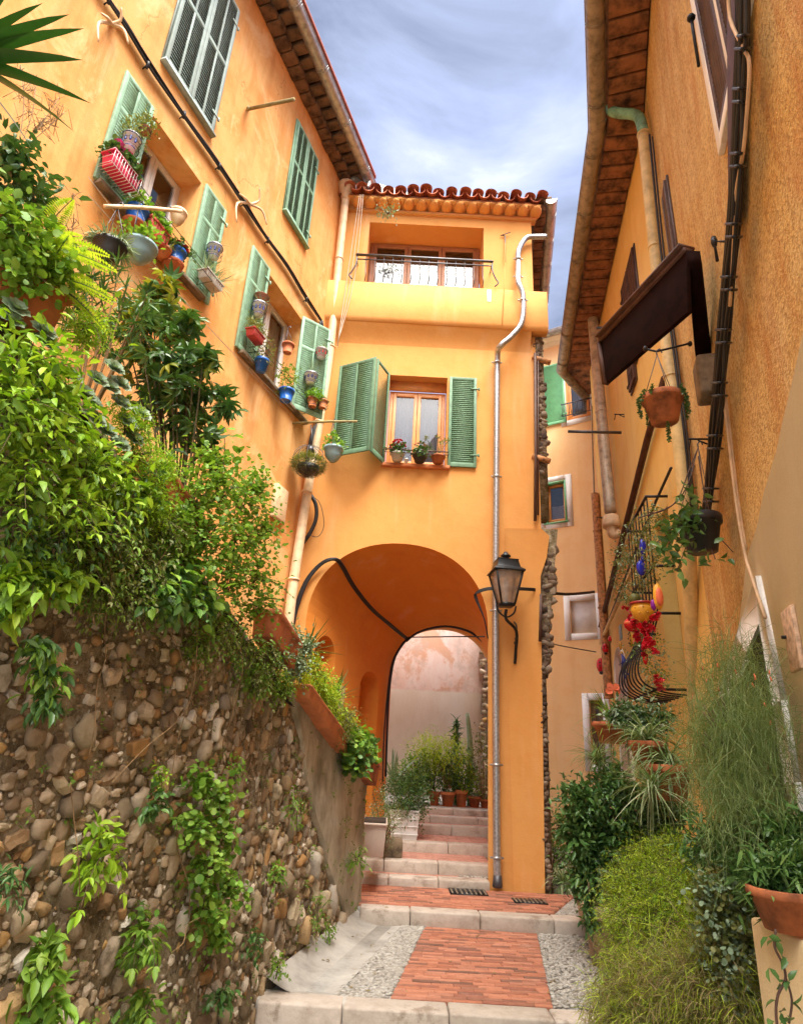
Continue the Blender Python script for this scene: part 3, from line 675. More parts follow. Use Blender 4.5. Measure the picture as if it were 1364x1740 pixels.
# rear wall round the far arch
w=MB()
for i in range(n-1):
    p,q=far[i],far[i+1];w.quad((p[0],YB,p[1]),(q[0],YB,q[1]),(q[0],YB,4),(p[0],YB,4));w.quad((p[0],YB,p[1]),(q[0],YB,q[1]),(q[0],YB+.25,q[1]),(p[0],YB+.25,p[1]))
w.quad((-3,YB,-2),(-.03,YB,-2),(-.03,YB,1.55),(-3,YB,1.55));w.quad((-3,YB,1.55),(-.03,YB,1.55),(-.03,YB,4),(-3,YB,4))
w.quad((2.1,YB,-2),(3.1,YB,-2),(3.1,YB,4),(2.1,YB,4));w.quad((-.03,YB,-2),(-.03,YB,1.55),(-.03,YB+.25,1.55),(-.03,YB+.25,-2))
w.build('rear_wall','orange_front',AH)
# cables of the arch
def farp(u,v): return onY(u,v,13.3)
cs=MB();fp=[(497,1065,10.38),(503,1035,10.38),(520,990,10.38),(545,960,10.38),(568,951,10.38),(582,965,10.6),(600,997,11.0),(630,1035,11.7),(662,1063,12.5),(690,1086,13.3)]
for o in((0,0),(.02,.02),(-.02,.015)): cs.tube([onY(u,v,y)+Vector((o[0],0,o[1])) for u,v,y in fp],.022,6)
cs.tube([farp(u,v+6) for u,v in((690,1084),(708,1070),(735,1061),(765,1059),(800,1069),(828,1092))],.025,6)
cs.tube([farp(u,v) for u,v in((690,1087),(672,1115),(664,1150),(659,1200),(657,1260),(655,1320))],.025,6)
cs.tube([farp(u,v) for u,v in((686,1090),(669,1118),(661,1155),(653,1240),(650,1330))],.015,6)
cs.tube([farp(693,1083),onY(770,1082,12),onY(823,1082,10.6)],.012,5,False)
tag(cs.build('arch_cable','black_rubber'),'black cable curving round the front arch and back to the far arch rim','cable')
cs=MB()
for o in(0,.02,-.018):
    cs.tube([onY(829,1085,YF-.02),onY(822,1050,YF-.05),onY(808,1015,YF-.05)+Vector((o,0,0)),onY(812,1006,YF-.08)+Vector((0,0,o)),onY(838,1000,YF-.1)+Vector((0,0,o)),onY(905,1002,YF-.1)+Vector((0,0,o)),onY(960,1010,12)+Vector((0,0,o)),onY(1010,1006,14)+Vector((0,0,o))],.011,5)
cs.tube([onY(916,1089,YF),onY(960,1099,12.5),onY(1012,1108,14)],.012,5)
tag(cs.build('lane_cable','black_rubber'),'dark cables strung from the arch pier behind the lantern to the far right pipe','cable')
# ---- street lantern
LT=thing('street_lantern','black four-sided street lantern on a wrought iron arm beside the galvanised downpipe','street lamp',onY(873,1125,YF))
LC=onY(860,1036,9.9)
def sq(mb,c,prof,rot=.12):
    V=[];Fs=[]
    for r,z in prof:
        for k in range(4):
            a=rot+math.pi/4+k*math.pi/2;V.append((c[0]+r*math.cos(a),c[1]+r*math.sin(a),c[2]+z))
    n=len(prof)
    for i in range(n-1):
        for k in range(4): a=i*4+k;b=i*4+(k+1)%4;Fs.append((a,b,b+4,a+4))
    Fs+=[(3,2,1,0),tuple(4*(n-1)+k for k in range(4))];mb.add(V,Fs)
m=MB();sq(m,LC,[(.36,.60),(.36,.625),(.27,.68),(.235,.80),(.25,.81),(.1,.84)]);hd=m.build('roof','black_lantern',LT,bev=.006)
m=MB();m.lathe([(.05,.83),(.05,.87),(.085,.885),(.085,.905),(.05,.93),(.035,.96),(.001,.98)],LC,14);m.build('finial','black_lantern',hd,smooth=True)
m=MB()
for k in range(4):
    a=.12+math.pi/4+k*math.pi/2;p=[LC+Vector((r*math.cos(a),r*math.sin(a),z)) for r,z in((.31,.60),(.155,.08))];m.tube(p,.017,5,False)
sq(m,LC,[(.16,.05),(.175,.09),(.15,.10)]);m.build('frame','black_lantern',LT)
m=MB();V=[]
for k in range(4):
    a=.12+math.pi/4+k*math.pi/2
    V+=[tuple(LC+Vector((.30*math.cos(a),.30*math.sin(a),.60))),tuple(LC+Vector((.15*math.cos(a),.15*math.sin(a),.10)))]
m.add(V,[(0,1,3,2),(2,3,5,4),(4,5,7,6),(6,7,1,0)]);m.build('pane','lamp_glass',LT)
m=MB();m.lathe([(.03,.1),(.03,.25),(.05,.3),(.06,.4),(.03,.5),(.001,.52)],LC,10);m.build('bulb','white_ceramic',LT,smooth=True)
m=MB();wb=onY(874,1130,YF-.02);wt=onY(868,1045,YF-.03)
m.box(wb[0]-.03,wb[0]+.03,YF-.03,YF,wb[2],wb[2]+.75)
m.tube([wb+Vector((0,-.03,.02)),wb+Vector((0,-.12,.2)),wb+Vector((-.02,-.3,.5)),LC+Vector((0,.02,-.15)),LC+Vector((0,0,.0))],.026,8)
m.tube([wb+Vector((0,-.02,.7)),wb+Vector((0,-.2,.62)),wb+Vector((-.02,-.32,.5)),wb+Vector((0,-.2,.36)),wb+Vector((0,-.1,.42))],.016,6)
m.tube([wb+Vector((0,-.02,.35)),wb+Vector((0,-.13,.36)),wb+Vector((0,-.15,.26)),wb+Vector((0,-.05,.2))],.014,6)
m.tube([LC+Vector((-.16,-.02,.07)),LC+Vector((-.12,-.02,-.05)),LC+Vector((0,0,-.12)),LC+Vector((.12,.02,-.05)),LC+Vector((.16,.02,.07))],.015,6)
m.build('bracket_arm','black_lantern',LT,smooth=True)
# pigeon
PG=thing('pigeon','small grey pigeon perched on the red roof tiles near the right gutter','bird',onY(856,348,YF-.1))
c=onY(856,337,YF-.1);V,Fc=ICO[3];m=MB();x,y,z=V.T
k=np.where(x<0,1+.0*x,1.)
bx=x*.14+.0;bz=z*.075*(1-.25*x)+0.0;by=y*.07*(1-.35*np.clip(x,0,1))
sel=x<-.45;bz=bz+np.where(sel,(-.45-x)*.16,0);by=by*np.where(sel,.72,1);bx=bx+np.where(x>.6,(x-.6)*.22,0);bz=np.where(x>.6,bz*.5,bz)
hp=np.stack([bx,by,bz],1);ang=.55;ca,sa=math.cos(ang),math.sin(ang);R=np.stack([hp[:,0]*ca-hp[:,2]*-sa,hp[:,1],-hp[:,0]*sa+hp[:,2]*ca],1);m.add(R+np.array(c),Fc)
m.tube([c+Vector((-.07,0,.05)),c+Vector((-.10,0,.10)),c+Vector((-.105,0,.14)),c+Vector((-.13,0,.145)),c+Vector((-.165,0,.135))],[.05,.035,.034,.024,.004],8)
m.tube([c+Vector((.0,.02,-.05)),c+Vector((0,.02,-.14))],.007,5,False);m.tube([c+Vector((.0,-.02,-.05)),c+Vector((0,-.02,-.14))],.007,5,False)
m.build('body','bird_grey',PG,smooth=True)
# ================================================================= RIGHT HOUSE
RH=thing('ochre_house','rough ochre plaster house lining the right side of the lane, with grille and brown shutters','house',R1.P(-2,-2.1,-1))
w=MB();hB=(1.25,2.2,1.1,3.75,.3);arn=(4.6,5.9)
wall_sheet(w,R2,0,7.55,-2.3,10.5,[hB],.3)
w.quad(R2.P(7.55,-2.3),R2.P(7.55,10.5),R2.P(7.55,10.5,-5),R2.P(7.55,-2.3,-5))
w.build('far_wall','ochre_far',RH)
w=MB();dr=(-2.75,-1.75,-2.1,.75)
wall_sheet(w,R1,-9,0,-2.3,10.5,[dr],.35)
w.build('near_wall','ochre',RH)
# smooth beige repair, lower right, with an irregular edge, and white door surround
cr_=[(1364,590),(1352,640),(1335,715),(1322,770),(1300,840),(1288,900),(1272,950),(1266,1000),(1258,1060),(1240,1130),(1226,1200),(1215,1300)]
top=[R1.px(u,v) for u,v in cr_];P=[]
for i,(a,z) in enumerate(top): P.append((a+random.uniform(-.02,.02),z))
P=[(-9,4.2),(-6,3.0)]+P+[(P[-1][0]+.1,-2.2)]
m=MB();V=[];Fs=[];
for a,z in P: V+=[R1.P(a,z,.018),R1.P(a,-2.2,.018),R1.P(a,z,.0)]
for i in range(len(P)-1):
    Fs+=[(3*i,3*i+3,3*i+4,3*i+1),(3*i,3*i+3,3*i+5,3*i+2)]
# leave the doorway open
keep=[]
m.add([tuple(v) for v in V],Fs)
m.build('smooth_render','beige_render',RH)
def poly(mb,W,pix,n0,n1):
    Q=[W.px(u,v) for u,v in pix];k=len(Q);V=[tuple(W.P(a,z,n0)) for a,z in Q]+[tuple(W.P(a,z,n1)) for a,z in Q]
    mb.add(V,[tuple(range(2*k-1,k-1,-1))]+[(i,(i+1)%k,(i+1)%k+k,i+k) for i in range(k)])
m=MB();poly(m,R1,[(1303,1060),(1350,1340),(1376,1500),(1225,1460),(1255,1200),(1280,1110)],.0,.03);m.build('doorway','dark_void',RH)  # flat dark shape on the wall, shade of the doorway put into colour
m=MB();inn=[(1240,1400),(1255,1200),(1280,1110),(1303,1060),(1327,1200),(1350,1340),(1376,1500)];ou=[(1215,1400),(1230,1180),(1262,1080),(1297,978),(1342,1190),(1366,1330),(1394,1500)]
for i in range(6): poly(m,R1,[inn[i],inn[i+1],ou[i+1],ou[i]],.0,.06)
m.build('door_surround','white_plaster',RH)
m=MB();m.wbox(R1,-3.62,-3.36,.66,1.08,.02,.05);m.build('wall_plaque','plaque_stone',RH,bev=.006)
m=MB();m.lathe([(.02,-.01),(.02,.01)],R1.P(-3.4,.9,.06),8);m.build('nail','iron',RH)
# near upper window with pale frame and brown shutters
wa,wb_=-5.2,-3.86
m=MB();
zb=4.98
m.wbox(R1,-3.98,-3.86,zb,8.2,0,.05);m.wbox(R1,-5.2,-3.98,zb,zb+.12,0,.05);m.wbox(R1,-4.52,-4.44,zb+.12,8.2,0,.04)
nw=m.build('window','white_plaster',RH,bev=.006)
shutter(R1,-4.44,-3.98,zb+.12,8.0,.01,nw,'brown_wood',midst=False,rails=(),sp_=.06,hinges=False)
shutter(R1,-5.1,-4.52,zb+.12,8.0,.01,nw,'brown_wood',midst=False,rails=(),sp_=.06,hinges=False)
# thick brown batten slanting along the wall near the cables
q0=R1.px(1241,375,.12);m=MB();_c=[R1.at(u,v,o) for o in(.02,.10) for u,v in((1237,380),(1247,380),(1256,-30),(1234,-30))];m.box8(_c)
m.build('slanting_board','brown_metal',nw,bev=.01)
# iron stay and hooks
m=MB();p=R1.at(1174,30,.12);m.lathe([(.03,-.02),(.04,0),(.03,.03)],p,8);m.tube([R1.at(1174,30,.02),p,R1.at(1187,112,.10)],.014,6,False);m.build('shutter_stay','iron',RH)
m=MB();p=R1.at(1213,410,.1);m.tube([R1.at(1240,410,.0),p,p+Vector((0,0,-.22))],.014,6,False);m.lathe([(.02,-.05),(.03,0),(.02,.05)],p,8);m.build('wall_hook','iron',RH)
for u,v in((1185,748),(1052,705),(1020,880)): 
    m=MB();p=R1.at(u,v,.14) if u>1100 else R2.at(u,v,.1);m.tube([p+Vector((-.1,0,.01)),p+Vector((.12,0,.02))],.012,5,False);m.tube([p,p+Vector((.1,0,-.04)),],.01,5,False);m.tube([p+Vector((-.08,0,0)),p+Vector((-.11,0,-.12))],.008,5,False);m.build('iron_pin','iron',RH)
# second window (brown louvre) near canopy and R2 windows
m=MB();m.wbox(R1,-1.35,-.95,5.6,7.6,0,.03);w3=m.build('window','brown_wood',RH)
shutter(R1,-1.32,-.98,5.65,7.55,.03,w3,'brown_wood',midst=False,rails=(),sp_=.06,hinges=False)
m=MB();m.wbox(R2,1.45,2.75,6.95,9.1,0,.025);w4=m.build('window','brown_wood',RH)
shutter(R2,1.5,2.08,7.0,9.05,.025,w4,'brown_metal',midst=True,rails=(.4,),sp_=.06,hinges=False);shutter(R2,2.12,2.7,7.0,9.05,.025,w4,'brown_metal',midst=True,rails=(.4,),sp_=.06)
m=MB();q=R2.px(1078,655);m.wbox(R2,q[0]-.3,q[0]+.28,q[1]-.05,q[1]+1.1,0,.03);w5=m.build('window','brown_wood',RH)
shutter(R2,q[0]-.27,q[0]+.25,q[1],q[1]+1.05,.03,w5,'brown_metal',midst=False,rails=(),sp_=.06)
# eaves
def eaveR(W,a0,a1,over,z):
    m=MB();m.wbox(W,a0,a1,z+.10,z+.2,-.3,over);m.build('eave_board','eave_tile_right',RH)
    m=MB();a=a0
    while a<a1-.3:
        m.wbox(W,a+.02,a+.28,z-.02+.03*random.random(),z+.1,.02,over-.12)
        a+=.3
    m.build('eave_tiles','eave_tile_right',RH,bev=.015)
eaveR(R1,-9,.15,.72,10.4);eaveR(R2,-.05,7.4,.72,10.4)
gutter(R1,-9,.12,10.42,.78,.14,RH,'gutter_brown',1.3);gutter(R2,-.12,7.5,10.42,.78,.14,RH,'gutter_brown',1.3)
E3=Wall(tuple(R2.P(7.5,0,.78)[:2]),40,True);gutter(E3,0,2.6,10.42,0,.14,RH,'gutter_brown',1.3)
m=MB();m.wbox(E3,0,2.6,10.38,10.6,-2.,-.1);m.build('eave_return','eave_tile_right',RH)
r=MB();r.box8([R1.P(-9,10.62,.8),R1.P(0,10.62,.8),R1.P(0,12,-4),R1.P(-9,12,-4),R1.P(-9,10.7,.8),R1.P(0,10.7,.8),R1.P(0,12.1,-4),R1.P(-9,12.1,-4)])
r.box8([R2.P(0,10.62,.8),R2.P(7.5,10.62,.8),R2.P(7.5,12,-4),R2.P(0,12,-4),R2.P(0,10.7,.8),R2.P(7.5,10.7,.8),R2.P(7.5,12.1,-4),R2.P(0,12.1,-4)]);r.build('roof','roof_tile',RH)
# big corner downpipe with green copper elbow
g0=R1.at(1035,175,.78)
g0=onZ(1036,180,10.30);el=[g0,onZ(1040,192,10.1),onZ(1060,197,10.0)]
e3=R1.P(-.1,9.75,.30)
pts=[R2.P(.0,z,.14) for z in(9.5,)]
pl=[(1093,228),(1100,300),(1112,420),(1124,520),(1140,640),(1155,760),(1168,900),(1174,1050),(1180,1200),(1186,1420)]
off=[.14]*10;PP=[R1.at(u,v,.13) for u,v in pl]
d=MB();d.tube(PP,.09,14)
for i in(0,2,4,6): pipe_clip(d,PP[i],.092)
bp=d.build('downpipe','yellow_pipe',RH,smooth=True)
d=MB();p1=onY(1034,185,7.45);p2=onY(1042,193,7.42);d.tube([onY(1033,172,7.45),onY(1038,187,7.43),onY(1055,192,7.35),onY(1072,193,7.3),onY(1086,200,7.2),PP[0]+Vector((0,0,.05))],.085,12);d.build('elbow','copper_green',bp,smooth=True)
m=MB();m.tube([R1.at(u+10,v,.08) for u,v in pl[:7]],.018,5);m.tube([R1.at(u+15,v+4,.06) for u,v in pl[:7]],.014,5);m.build('pipe_cable','black_rubber',bp)
# far grey downpipe with clay bell end, rust pipe
fp=[(1003,500),(1012,600),(1021,700),(1030,800),(1037,870)];d=MB();FP=[R2.at(u,v,.2) for u,v in fp];d.tube(FP,.125,14)
for q in FP[1:3]: pipe_clip(d,q,.127)
fdp=d.build('grey_downpipe','grey_pipe',RH,smooth=True)
d=MB();d.lathe([(.14,-.25),(.175,-.25),(.19,-.18),(.16,0),(.13,.02)],FP[-1]+Vector((0,0,-.1)),16);d.tube([FP[-1]+Vector((0,0,-.3)),FP[-1]+Vector((.02,0,-.5)),R2.at(1052,905,.05)],.11,12);d.build('bell_end','cream_pipe',fdp,smooth=True)
rp=[(1003,880,),(1006,940),(1010,1000),(1013,1060),(1015,1120),(1018,1200)];d=MB();RP=[R2.P(7.45,R2.px(u,v)[1],.1) for u,v in rp];d.tube(RP,.10,12)
for q in RP[1::2]: pipe_clip(d,q,.105)
d.build('rusty_pipe','rust_pipe',RH,smooth=True)
m=MB();q=R2.px(1000,735);
c=onY(965,733,11.2);c2=onY(1055,735,11.2);m.tube([c,c2],.03,6,False);m.build('drying_bar','iron_grey',RH)
c=onY(1013,557,11.0);c2=onY(1040,557,11.0);m=MB();m.tube([c,c2],.03,6,False);m.build('short_bar','iron_grey',RH)
m=MB();m.tube([R2.at(1005,690,.04),R2.at(1008,800,.04),R2.at(1012,900,.04)],.02,6);m.build('thin_pipe','gutter_brown',RH)
# slanting channels on the far wall
for k,(mt,pts_,rr) in enumerate((('brown_metal',[(1130,640),(1100,745),(1060,905),(1020,1065)],.06),('black_rubber',[(1140,795),(1115,850),(1070,960),(1022,1085)],.022),('yellow_pipe',[(1100,915),(1065,990),(1020,1093)],.04))):
    m=MB();m.tube([R2.at(u,v,.08+.02*k) for u,v in pts_],rr,4 if k==0 else 7,False);m.build('slanting_duct',mt,RH)
# cables bundle on near right wall
nb=[(1262,-40),(1262,60),(1258,150),(1254,260),(1246,380),(1238,470),(1229,560),(1222,650),(1214,740),(1207,830),(1200,880)]
CB=MB()
for i,(o,k) in enumerate(((.10,0),(.14,5),(.10,-7),(.15,-3),(.09,9))):
    CB.tube([R1.at(u+k*(1 if v<800 else .4)+1.5*math.sin(v*.03+i),v,o) for u,v in nb],.016,6)
CB.tube([R1.at(u-6,v,.08) for u,v in nb],.03,6)
for u,v in nb[1:-1]: 
    for dv in(0,22): CB.tube([R1.at(u-13,v+dv,.1),R1.at(u,v+dv,.18),R1.at(u+13,v+dv,.08)],.012,5)
tag(CB.build('wall_cables','black_rubber'),'thick strapped bundle of black cables running down the rough ochre wall','cable')
CB=MB();CB.tube([R1.at(u,v,.07) for u,v in((1225,640),(1236,730),(1250,850),(1265,940),(1275,975),(1300,1050))],.014,6)
CB.tube([R1.at(u,v,.05) for u,v in((1228,640),(1240,730),(1254,850),(1268,935))],.010,6)
CB.tube([R1.at(u,v,.14) for u,v in((1237,-40),(1240,30),(1262,80),(1273,110),(1268,200),(1262,260),(1250,330),(1246,420),(1240,520))],.013,6)
tag(CB.build('pale_cable','beige_cable'),'pale beige cables running down beside the black bundle to the white doorway','cable')
# niche with white surround on far wall
m=MB();P=archpts(5.55,6.75,1.9,.5,16,2.);V=[tuple(R2.P(5.55,-.4,.06))]+[tuple(R2.P(a,z,.06)) for a,z in P]+[tuple(R2.P(6.75,-.4,.06))]
k=len(V);V2=[tuple(Vector(v)-Vector((R2.n[0],R2.n[1],0))*.055) for v in V];m.add(V+V2,[tuple(range(k))]+[(i,i+1,k+i+1,k+i) for i in range(k-1)]);ni=m.build('white_niche','white_plaster',RH)
m=MB();P=archpts(5.72,6.5,1.75,.45,16,2.);V=[tuple(R2.P(5.72,-.4,.075))]+[tuple(R2.P(a,z,.075)) for a,z in P]+[tuple(R2.P(6.5,-.4,.075))];m.add(V,[tuple(range(len(V)))]);m.build('niche_back','rose_low',ni)
# ---- wrought iron window guard
GR=thing('window_guard','black wrought iron window guard bellying out at the foot, hung with masks and flowers','window grille',R2.P(1.6,1.1,0))
ga0,ga1=1.2,2.75;m=MB()
prof=[(3.85,.30),(3.0,.30),(2.3,.30),(2.0,.32),(1.75,.42),(1.5,.58),(1.25,.64),(1.08,.56),(.98,.32),(.95,.03)]
for k in range(8):
    a=ga0+(ga1-ga0)*k/7;m.tube([R2.P(a,z,n_) for z,n_ in prof],.012,6)
m.build('bar','iron',GR,smooth=True)
for z,n_ in((3.85,.31),(2.75,.31),(2.05,.33),(1.0,.42)):
    m=MB()
    m.wbox(R2,ga0-.03,ga1+.03,z,z+.035,n_-.015,n_+.015);m.wbox(R2,ga0-.035,ga0-.01,z,z+.035,0,n_);m.wbox(R2,ga1+.01,ga1+.035,z,z+.035,0,n_);m.build('rail','iron',GR)
m=MB();m.wbox(R2,1.25,2.2,1.11,3.74,-.28,-.25);m.build('shade_panel','dark_void',GR)  # near-black panel stands in for the shade inside the opening
# ---- canopy board with corbel
CN=thing('door_canopy','dark maroon wooden canopy board jutting out above the hanging terracotta pot','canopy',R1.at(1195,600))
zc=4.75
A=onZ(1165,425,zc);Bp=onZ(1020,580,zc);A2=onY(1168,530,A[1]+.02);B2=onY(1030,650,Bp[1]+.02)
dirv=Vector((Bp[0]-A[0],Bp[1]-A[1],0)).normalized();nv=Vector((dirv[1],-dirv[0],0))*.05
m=MB();m.box8([A2,B2,B2+nv,A2+nv,A,Bp,Bp+nv,A+nv]);m.build('board','maroon_wood',CN,bev=.006)
up=Vector((0,0,.04));m=MB();o2=nv*-.6
m.box8([A+o2-up*.5,Bp+o2-up*.5,Bp+nv*1.6-up*.5,A+nv*1.6-up*.5,A+o2+up,Bp+o2+up,Bp+nv*1.6+up,A+nv*1.6+up])
m.box8([A+o2*2.4+up*1.1,Bp+o2*2.4+up*1.1,Bp+nv*2.2+up*1.1,A+nv*2.2+up*1.1,A+o2*2.4+up*1.8,Bp+o2*2.4+up*1.8,Bp+nv*2.2+up*1.8,A+nv*2.2+up*1.8]);m.build('trim','brown_metal',CN)
m=MB();m.box8([B2+dirv*.0-nv*.5,B2+dirv*.05-nv*.5,B2+dirv*.05+nv,B2+nv,Bp-nv*.5,Bp+dirv*.05-nv*.5,Bp+dirv*.05+nv,Bp+nv]);m.build('end_strip','brown_metal',CN)
Wp=R1.at(1183,605,.02);Wq=R1.at(1205,600,.02)
m=MB();dd=Vector((.0,.0,-.16));Wt=R1.at(1196,596,.05)
m.box8([A+dd-Vector((.0,.0,0)),A+dd+Vector((.14,0,0)),Wt+Vector((.07,0,-.16)),Wt+Vector((-.1,0,-.16)),A,A+Vector((.14,0,0)),Wt+Vector((.07,0,0)),Wt+Vector((-.1,0,0))]);m.build('beam','maroon_wood',CN)
m=MB();ct=R1.px(1197,602,.12);cb_=R1.px(1192,738,.12);m.wbox(R1,ct[0]-.0,ct[0]+.30,cb_[1]+.1,ct[1]+.02,0,.2);m.build('corbel','old_concrete',CN,bev=.03)
# ================================================================= FAR HOUSE
FH=thing('peach_house','pale peach house closing the right alley, with white window surrounds','house',B.P(2,-1.9,-1))
w=MB();bq=lambda u,v,n=0:B.px(u,v,n)
def rect(u0,v0,u1,v1): a,b_=bq(u0,v0);c_,d_=bq(u1,v1);return (min(a,c_),max(a,c_),min(b_,d_),max(b_,d_))
W1=rect(925,822,964,885);W2=rect(968,1022,1015,1075);W3=rect(1000,1190,1030,1300);W0=rect(958,620,1004,706)
zB=bq(925,588)[1]
wall_sheet(w,B,-.6,6,-2.5,zB,[W1,W2,W3,W0],.2);w.build('wall','peach',FH)
for Wd,nm in((W1,0),(W2,1),(W3,2),(W0,3)):
    a0,a1,z0,z1=Wd;f=.17;m=MB()
    m.wbox(B,a0-f,a0,z0-f,z1+f,0,.02);m.wbox(B,a1,a1+f,z0-f,z1+f,0,.02);m.wbox(B,a0,a1,z1,z1+f,0,.02);m.wbox(B,a0,a1,z0-f,z0,0,.02)
    s=m.build('window_surround','white_plaster',FH)
    if nm==0:
        window(B,a0,a1,z0,z1,-.16,FH,1,.07,'window_wood',(0,.5));m=MB();t=.05
        m.wbox(B,a0,a0+t,z0,z1,-.1,.03);m.wbox(B,a1-t,a1,z0,z1,-.1,.03);m.wbox(B,a0+t,a1-t,z1-t,z1,-.1,.03);m.wbox(B,a0-.05,a1+.05,z0-.04,z0,-.1,.06);m.build('green_frame','shutter_far',FH)
    elif nm==1:
        m=MB();m.wbox(B,a0,a1,z0,z1,-.12,-.06);m.build('roller_blind','white_paint',FH)
    elif nm==2: window(B,a0,a1,z0,z1,-.16,FH,1,.07,'old_concrete',(0,.98))
    else:
        window(B,a0,a1,z0,z1,-.14,FH,1,.08,'window_wood',(0,.97));shutter(B,a0-.78,a0-.02,z0-.05,z1+.1,.03,FH,'shutter_far',midst=False,rails=())
        m=MB();m.wbox(B,a0-.1,a1+.3,z0+.45,z0+.48,.2,.22)
        for k in range(12): a=a0-.08+k*.1;m.tube([B.P(a,z0+.5,.21),B.P(a+.03*(-1)**k,z0+.3,.23),B.P(a,z0+.05,.21)],.01,5)
        m.wbox(B,a0-.1,a1+.3,z0+.05,z0+.07,.2,.22);m.build('window_railing','iron_grey',FH)
m=MB();m.wbox(B,-.6,6,zB,zB+.12,-.2,.35);m.wbox(B,-.6,6,zB-.12,zB-.003,-.1,.12);m.build('eave','beige_render',FH)
gutter(B,-.6,6,zB+.12,.45,.13,FH,'zinc',1.2)
r=MB();r.box8([B.P(-.6,zB+.13,.5),B.P(6,zB+.13,.5),B.P(6,zB+1.5,-4),B.P(-.6,zB+1.5,-4),B.P(-.6,zB+.2,.5),B.P(6,zB+.2,.5),B.P(6,zB+1.6,-4),B.P(-.6,zB+1.6,-4)]);r.build('roof','roof_tile',FH)
# rose wall behind the arch
RW=thing('rose_wall','worn rose-pink plaster wall seen through the arch above the steps','wall',(1.2,16.6,-1))
m=MB();m.box(-6,2.72,18.4,18.8,-1.2,6.2);m.build('plaster','rose_worn',RW)
m=MB();m.box(2.72,3.35,18.3,18.75,-1.2,6.2);m.build('stone_core','rubble_dark',RW)
m=MB()
for z in np.arange(-1,5,.16):
    for x in np.arange(2.6,3.35,.2): stone(m,(x+random.uniform(-.08,.08),18.32,z+random.uniform(-.05,.05)),random.uniform(.06,.11),.07,random.uniform(.05,.08),random.random())
m.build('stones','rubble',RW,smooth=True)
# ================================================================= GROUND
m=MB();m.quad((-200,-200,-2.3),(200,-200,-2.3),(200,200,-2.3),(-200,200,-2.3));struct(m.build('ground','ground'))
def sheet(mb,P,z): mb.add([(x,y,z) for x,y in P],[tuple(range(len(P)))])
m=MB();zr=-1.9
m.box(-1.6,3.4,6.37,9.05,-2.25,zr-.012);struct(m.build('path_bed','concrete'))
bL=lambda y:.12+(y-6.33)*.172;bR=lambda y:1.48+(y-6.33)*.165
m=MB();y=6.36;row=0
while y<8.80:
    h=.063+random.uniform(-.004,.004);x=bL(y)-(.1 if row%2 else 0);x0=bL(y);x1=bR(y)
    while x<x1:
        ln=random.choice((.22,.22,.25,.2,.3));a=max(x,x0);b=min(x+ln,x1)
        if b-a>.03:
            dz=random.uniform(-.0025,.0025);m.box(a+.002,b-.002,y+.002,y+h-.002,zr-.03,zr+.004+dz)
        x+=ln
    y+=h;row+=1
struct(m.build('brick_path','brick',bev=.002))
def pebbles(name,fL,fR,y0,y1,z,n):
    m=MB();ys=RG.uniform(y0,y1,n);us=RG.uniform(0,1,n);t=ICO[1];V=[];
    a=RG.uniform(-.35,.35,n)+math.pi/2*0;
    for i in range(n):
        x=fL(ys[i])+(fR(ys[i])-fL(ys[i]))*us[i];ca,sa=math.cos(a[i]+.3),math.sin(a[i]+.3);v=t[0]*np.array([.026,.011,.012])*RG.uniform(.7,1.25)
        V.append(np.stack([v[:,0]*ca-v[:,1]*sa+x,v[:,0]*sa+v[:,1]*ca+ys[i],v[:,2]+z],1))
    k=len(t[0]);Fq=np.concatenate([t[1]+i*k for i in range(n)]);m.add(np.concatenate(V),Fq);return struct(m.build(name,'pebble',smooth=True))
_a=onZ(560,1700,zr);_b=onZ(684,1575,zr);gL=lambda y:_a[0]+(_b[0]-_a[0])*(y-_a[1])/(_b[1]-_a[1])
pebbles('pebble_path',gL,lambda y:bL(y)-.01,6.36,8.8,zr,3000)
pebbles('pebble_path',lambda y:bR(y)+.01,lambda y:bR(y)+.75,6.36,8.8,zr,3200)
# concrete gutter channel by the rubble wall
m=MB();V=[];Fs=[];nn=10
def wallx(y): s=(y-S.O[1])/S.d[1];return S.O[0]+S.d[0]*s
ys=np.linspace(6.37,9.0,24)
for y in ys:
    xa=wallx(y)-.05;xb=gL(y)+.02
    for k in range(nn+1):
        t=k/nn;V.append((xa+(xb-xa)*t,y,zr+.01+.10*(1-t)**3-.035*math.sin(math.pi*t)))
for j in range(len(ys)-1):
    for k in range(nn): a=j*(nn+1)+k;Fs.append((a,a+1,a+nn+2,a+nn+1))
m.add(V,Fs);struct(m.build('gutter_channel','concrete',smooth=True))
def kerb(name,x0,x1,y,zt,zb,d=.3,mat='kerb_stone',ln=.75,sk=0.):
    m=MB();x=x0
    while x<x1-.01:
        l=min(ln*random.uniform(.8,1.2),x1-x)
        if x1-x-l<.2: l=x1-x
        yy=y+random.uniform(-.006,.006);dz=random.uniform(-.004,.004)
        y0_=yy+sk*(x-x0);y1_=yy+sk*(x+l-x0)
        m.box8([(x+.004,y0_,zb),(x+l-.004,y1_,zb),(x+l-.004,y1_+d,zb),(x+.004,y0_+d,zb),(x+.004,y0_,zt+dz),(x+l-.004,y1_,zt+dz),(x+l-.004,y1_+d,zt+dz),(x+.004,y0_+d,zt+dz)]);x+=l
    return struct(m.build(name,mat,bev=.018))
kerb('kerb',-.95,3.2,6.12,-1.893,-2.29,.27,sk=-.03)
m=MB();m.box(-1.1,-.1,6.2,6.45,-2.29,-1.897);struct(m.build('kerb_end','concrete',bev=.03))
kerb('kerb',-.25,3.5,8.80,-1.745,-1.97,.28,sk=-.02)
m=MB();m.box(-.3,4.2,9.05,10.5,-2.0,-1.775);m.box(2.6,6,10.4,16,-2.0,-1.78);struct(m.build('landing_bed','concrete'))
m=MB();y=9.07;row=0
